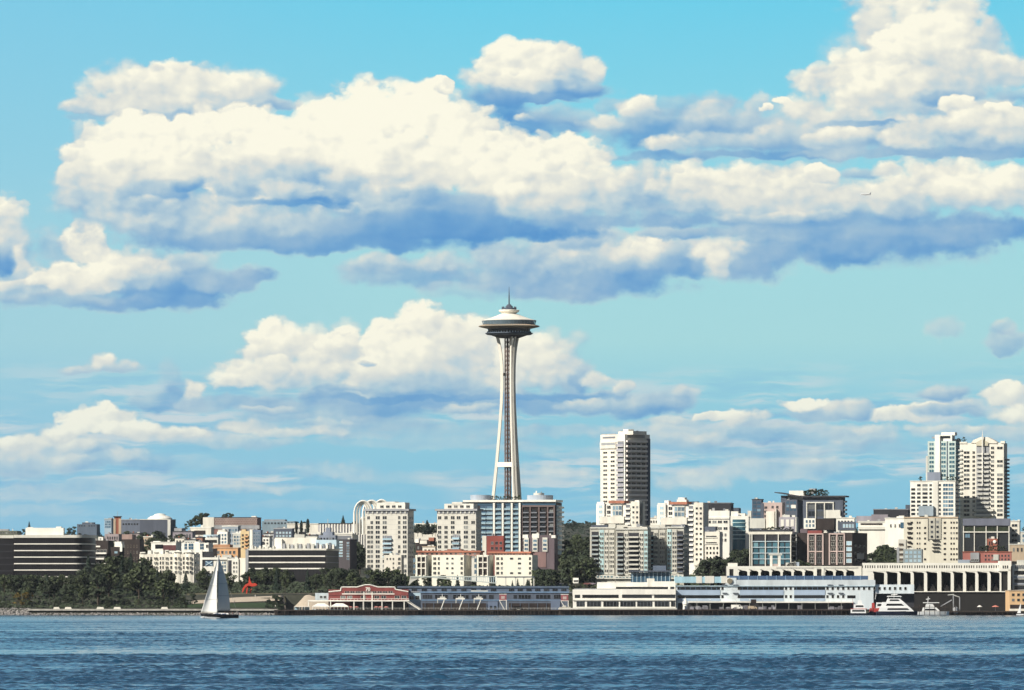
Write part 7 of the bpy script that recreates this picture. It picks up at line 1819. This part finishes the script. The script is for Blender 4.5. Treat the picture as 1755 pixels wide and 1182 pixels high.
# red sculpture: plain curved steel arcs standing in the park
YR = 3824; r = empty('sculpture', (X(427, YR), YR, ground(X(427, YR), YR) - .2)); tag(r, 'bright red abstract steel sculpture with sweeping arcs in the park', 'sculpture')
redp = mat('vermilion_steel', (.52, .055, .03), rough=.5, var=.06); kr = YR / FPX; rx_ = lambda p: (p - 427) * kr; rz_ = lambda y: (1015 - y) * kr
def plate(name, pts, y0, y1):
    bm = bmesh.new(); add_prism(bm, [(rx_(x), rz_(y)) for x, y in pts], y0, y1); bmesh.ops.triangulate(bm, faces=[f for f in bm.faces if len(f.verts) > 4]); done(name, bm, redp, r)
plate('arc', [(414.5, 1012), (416, 1005), (420, 999), (426, 996), (431, 997), (437, 996), (441.5, 999), (437, 1001.5), (431, 1002), (426, 1000.5), (421, 1003.5), (418, 1008), (416, 1012.5)], -.5, .1)
plate('blade', [(425.5, 998), (427, 984), (429, 992), (432, 997.5)], .12, .6)
plate('leg', [(421.5, 1014.5), (423, 1004), (425, 1003), (423.5, 1015)], -1.2, -.6)
plate('leg', [(427.5, 1014.5), (428.5, 1007), (431.5, 1006), (429.5, 1015)], .7, 1.3)

# airliner
r = empty('airliner', (X(1484, 22960), 22960, Z(333, 22960)), R(12)); tag(r, 'tiny white airliner with dark tail flying before the cloud bank', 'aeroplane')
jw = mat('jet_white', (.85, .85, .83), rough=.4, var=.02)
bm = bmesh.new(); T = Matrix.Rotation(R(90), 4, 'Y'); add_lathe(bm, [(.05, -19), (.9, -17.5), (1.7, -13), (1.95, -6), (1.95, 10), (1.6, 15), (.9, 18), (.02, 19)], 14); bmesh.ops.transform(bm, matrix=Matrix.Rotation(R(-90), 4, 'Y'), verts=bm.verts[:]); done('fuselage', bm, jw, r)
for s in (-1, 1):
    bm = bmesh.new(); vs = [bm.verts.new(p) for p in ((-4, s * 1.6, -.6), (3, s * 1.6, -.6), (7.5, s * 16, .8), (5.5, s * 16, .8))]; f = bm.faces.new(vs); bmesh.ops.solidify(bm, geom=[f], thickness=.4); done('wing', bm, jw, r)
    bm = bmesh.new(); vs = [bm.verts.new(p) for p in ((13, s * .8, .8), (16, s * .8, .8), (18, s * 6, 1.2), (16.8, s * 6, 1.2))]; f = bm.faces.new(vs); bmesh.ops.solidify(bm, geom=[f], thickness=.25); done('tailplane', bm, jw, r)
    bm = bmesh.new(); add_bar(bm, (-3, s * 5.5, -1.6), (.6, s * 5.5, -1.6), .9, 10); done('engine', bm, grey, r)
bm = bmesh.new(); add_prism(bm, [(12.5, 1.5), (17, 1.5), (19.2, 7.4), (17.4, 7.4)], -.2, .2); done('tail_fin', bm, mat('tail_blue', (.05, .08, .16)), r)

# ================================================================== trees round the houses and along the hill
random.seed(31)
for px, top, base, Y, kind, sp in ((326, 890, 906, 5650, 'leafy', 1.1), (335, 884, 906, 5650, 'leafy', 1.1), (345, 878, 906, 5650, 'leafy', 1.2), (352, 878, 906, 5650, 'leafy', 1.0), (318, 897, 908, 5600, 'bushy', 1.)):
    tree_at(kind, px, top, base, Y, 'big dark tree of the tall clump left of the lattice hall', 'tree', 'trees left of the lattice hall', sp)
for px, top in ((384, 880), (391, 878), (397, 880)): tree_at('leafy', px, top, 895, 5800, 'rounded tree showing above the roof of the lattice hall', 'tree', 'trees above the lattice hall')
for px, top in ((508, 894), (516.5, 892), (527.5, 889)): tree_at('cypress', px, top, 914, 4690, 'dark cypress of the row of three before the cream block', 'tree', 'row of three cypresses', 1.25)
tree_at('conifer', 588, 883, 899, 5300, 'dark pointed conifer rising behind the ribbed hall roof', 'tree', None, 1.6)
tree_at('conifer', 50, 893, 906, 6000, 'single dark conifer above the white penthouse at far left', 'tree', None, 1.2)
tree_at('conifer', 732, 891, 915, 5000, 'dark pointed conifer in the gap between the two cream towers', 'tree', None, 1.7)
for px, top in ((716, 897), (724, 899), (741, 898), (746, 899)): tree_at('leafy', px, top, 918, 5100, 'green tree in the gap between the two cream towers', 'tree', 'trees between the cream towers')
r = Bld('hall', 'far white columned hall seen in the gap between the cream towers', 'building', 710, 750, 752, 896.5, 5600, cream, yaw=4, depth=12)
for i in range(9): r.f('column', 711 + i * 4.4, 712.6 + i * 4.4, 897.5, 912, white, .8)
r.f('shade', 710, 750, 898, 912, mat('moss_roof_and_shade', (0, 0, 0)), .2); r.end()  # dark panel stands in for the shade behind the columns
for i in range(46):   # along the wooded street
    px, Y = random.choice(((random.uniform(964, 1010), random.uniform(4080, 4500)), (random.uniform(975, 1012), random.uniform(3880, 4080)), (random.uniform(922, 950), random.uniform(3880, 3960))))
    zz_ = ground(X(px, Y), Y); hmax = Z(908 if px > 960 else 975, Y) - zz_
    tree('leafy', X(px, Y), Y, min(random.uniform(11, 19), max(5, hmax)), 'street tree in the dark wooded gap left of the balcony condominium', 'tree', 'trees along the wooded street', random.uniform(.9, 1.25))
for i in range(26):   # between the right hand houses
    px, Y, t = random.choice(((random.uniform(1240, 1284), random.uniform(4010, 4200), 918), (random.uniform(1205, 1255), random.uniform(3860, 3990), 952), (random.uniform(1480, 1548), random.uniform(4000, 4200), 906)))
    zz_ = ground(X(px, Y), Y)
    tree('leafy', X(px, Y), Y, min(random.uniform(12, 20), max(6, Z(t, Y) - zz_)), 'leafy tree filling the gaps between the houses above the pale blue pier building', 'tree', 'trees between the right hand houses', random.uniform(.9, 1.25))
for i in range(22):
    px, Y, t = random.choice(((random.uniform(1480, 1545), random.uniform(3900, 4000), 922), (random.uniform(1560, 1740), random.uniform(3850, 3880), 957), (random.uniform(1366, 1384), 3975, 935)))
    zz_ = ground(X(px, Y), Y)
    tree('leafy', X(px, Y), Y, min(random.uniform(9, 18), max(5, Z(t, Y) - zz_)), 'leafy tree just behind the white arcade and arched warehouse', 'tree', 'trees behind the white arcade', random.uniform(.9, 1.2))
for i in range(26):   # before the cream row and the towers
    px = random.uniform(622, 930); Y = random.uniform(3870, 3915)
    zz_ = ground(X(px, Y), Y)
    top = 985 if 735 < px < 810 or px > 845 else 972
    tree(random.choice(('leafy', 'leafy', 'conifer')), X(px, Y), Y, min(random.uniform(6, 12), max(4, Z(top, Y) - zz_)), 'tree on the bluff below the cream row and towers', 'tree', 'trees on the bluff below the cream row', random.uniform(.85, 1.15))
for i in range(60):   # dark trees on the slope below the left skyline
    px, Y, t = random.choice(((random.uniform(90, 330), random.uniform(4550, 5300), 905), (random.uniform(150, 245), random.uniform(4110, 4300), 922), (random.uniform(205, 330), random.uniform(4500, 5000), 909), (random.uniform(440, 505), random.uniform(4700, 5000), 900), (random.uniform(600, 625), random.uniform(4100, 4300), 935)))
    zz_ = ground(X(px, Y), Y)
    tree('leafy', X(px, Y), Y, min(random.uniform(10, 17), max(4, Z(t, Y) - zz_)), 'dark tree on the slope below the left skyline and brick tower', 'tree', 'trees below the left skyline', random.uniform(.95, 1.3))
for i in range(12):
    px = random.uniform(158, 250); Y = random.uniform(3990, 4010); zz_ = ground(X(px, Y), Y)
    tree(random.choice(('leafy', 'conifer')), X(px, Y), Y, min(random.uniform(12, 20), max(4, Z(random.uniform(940, 965), Y) - zz_)), 'tall dark tree hiding the foot of the brown houses beside the rounded office', 'tree', 'trees before the brown houses', random.uniform(.9, 1.1))
for i in range(30):   # among the left hillside houses
    px = random.uniform(205, 625); Y = random.uniform(4220, 4700)
    zz_ = ground(X(px, Y), Y)
    top = 936 if px < 350 else 925 if px < 440 else 906
    tree('leafy', X(px, Y), Y, min(random.uniform(7, 13), max(4, Z(top, Y) - zz_)), 'tree among the houses of the left hillside', 'tree', 'trees among the left hillside houses', random.uniform(.9, 1.2))
for i in range(110):  # hilltop skyline
    px = random.uniform(-30, 1800); Y = random.uniform(5900, 6900)
    tree('far', X(px, Y), Y, random.uniform(7, 13) * (.7 if px > 620 else 1), 'distant hilltop tree on the far ridge behind the city', 'tree', 'distant trees on the far ridge', random.uniform(.9, 1.5), parts=False)
# undergrowth that carpets the bank and the gaps
def undergrowth(n, x0, x1, Y0, Y1, s, m):
    bm = bmesh.new()
    for _ in range(n):
        px, Y = random.uniform(x0, x1), random.uniform(Y0, Y1)
        x = X(px, Y); leaf(bm, Vector((x, Y, ground(x, Y) + random.uniform(.2, 1.6))), (0, -.4, 1), s * random.uniform(.6, 1.5))
    me = bpy.data.meshes.new('undergrowth'); bm.to_mesh(me); bm.free(); me.materials.append(m)
    tag(link('undergrowth', me), kind='stuff')
undergrowth(12000, -240, 318, 3708, 3960, 1.3, lf_dark)
undergrowth(9000, 318, 960, 3832, 3990, 1.3, lf_dark)
undergrowth(11000, 920, 2000, 3795, 4300, 1.6, lf_mid)
undergrowth(10000, -240, 2000, 4300, 5400, 2.2, lf_dark)
undergrowth(12000, -200, 1950, 5400, 7000, 3.0, lf_far)

# ================================================================== air over the bay
bm = bmesh.new(); add_box(bm, -6500, 6500, -900, 12600, -5, 360)
hz_m = bpy.data.materials.new('haze'); hz_m.use_nodes = True
N, L = hz_m.node_tree.nodes, hz_m.node_tree.links
N.remove(N['Principled BSDF'])
HAZE = 1.15e-5
pv = N.new('ShaderNodeVolumePrincipled'); pv.inputs['Color'].default_value = (.86, .92, 1.0, 1); pv.inputs['Density'].default_value = HAZE; pv.inputs['Anisotropy'].default_value = .2
L.new(pv.outputs[0], N['Material Output'].inputs['Volume'])
tag(done('haze', bm, hz_m), kind='stuff')
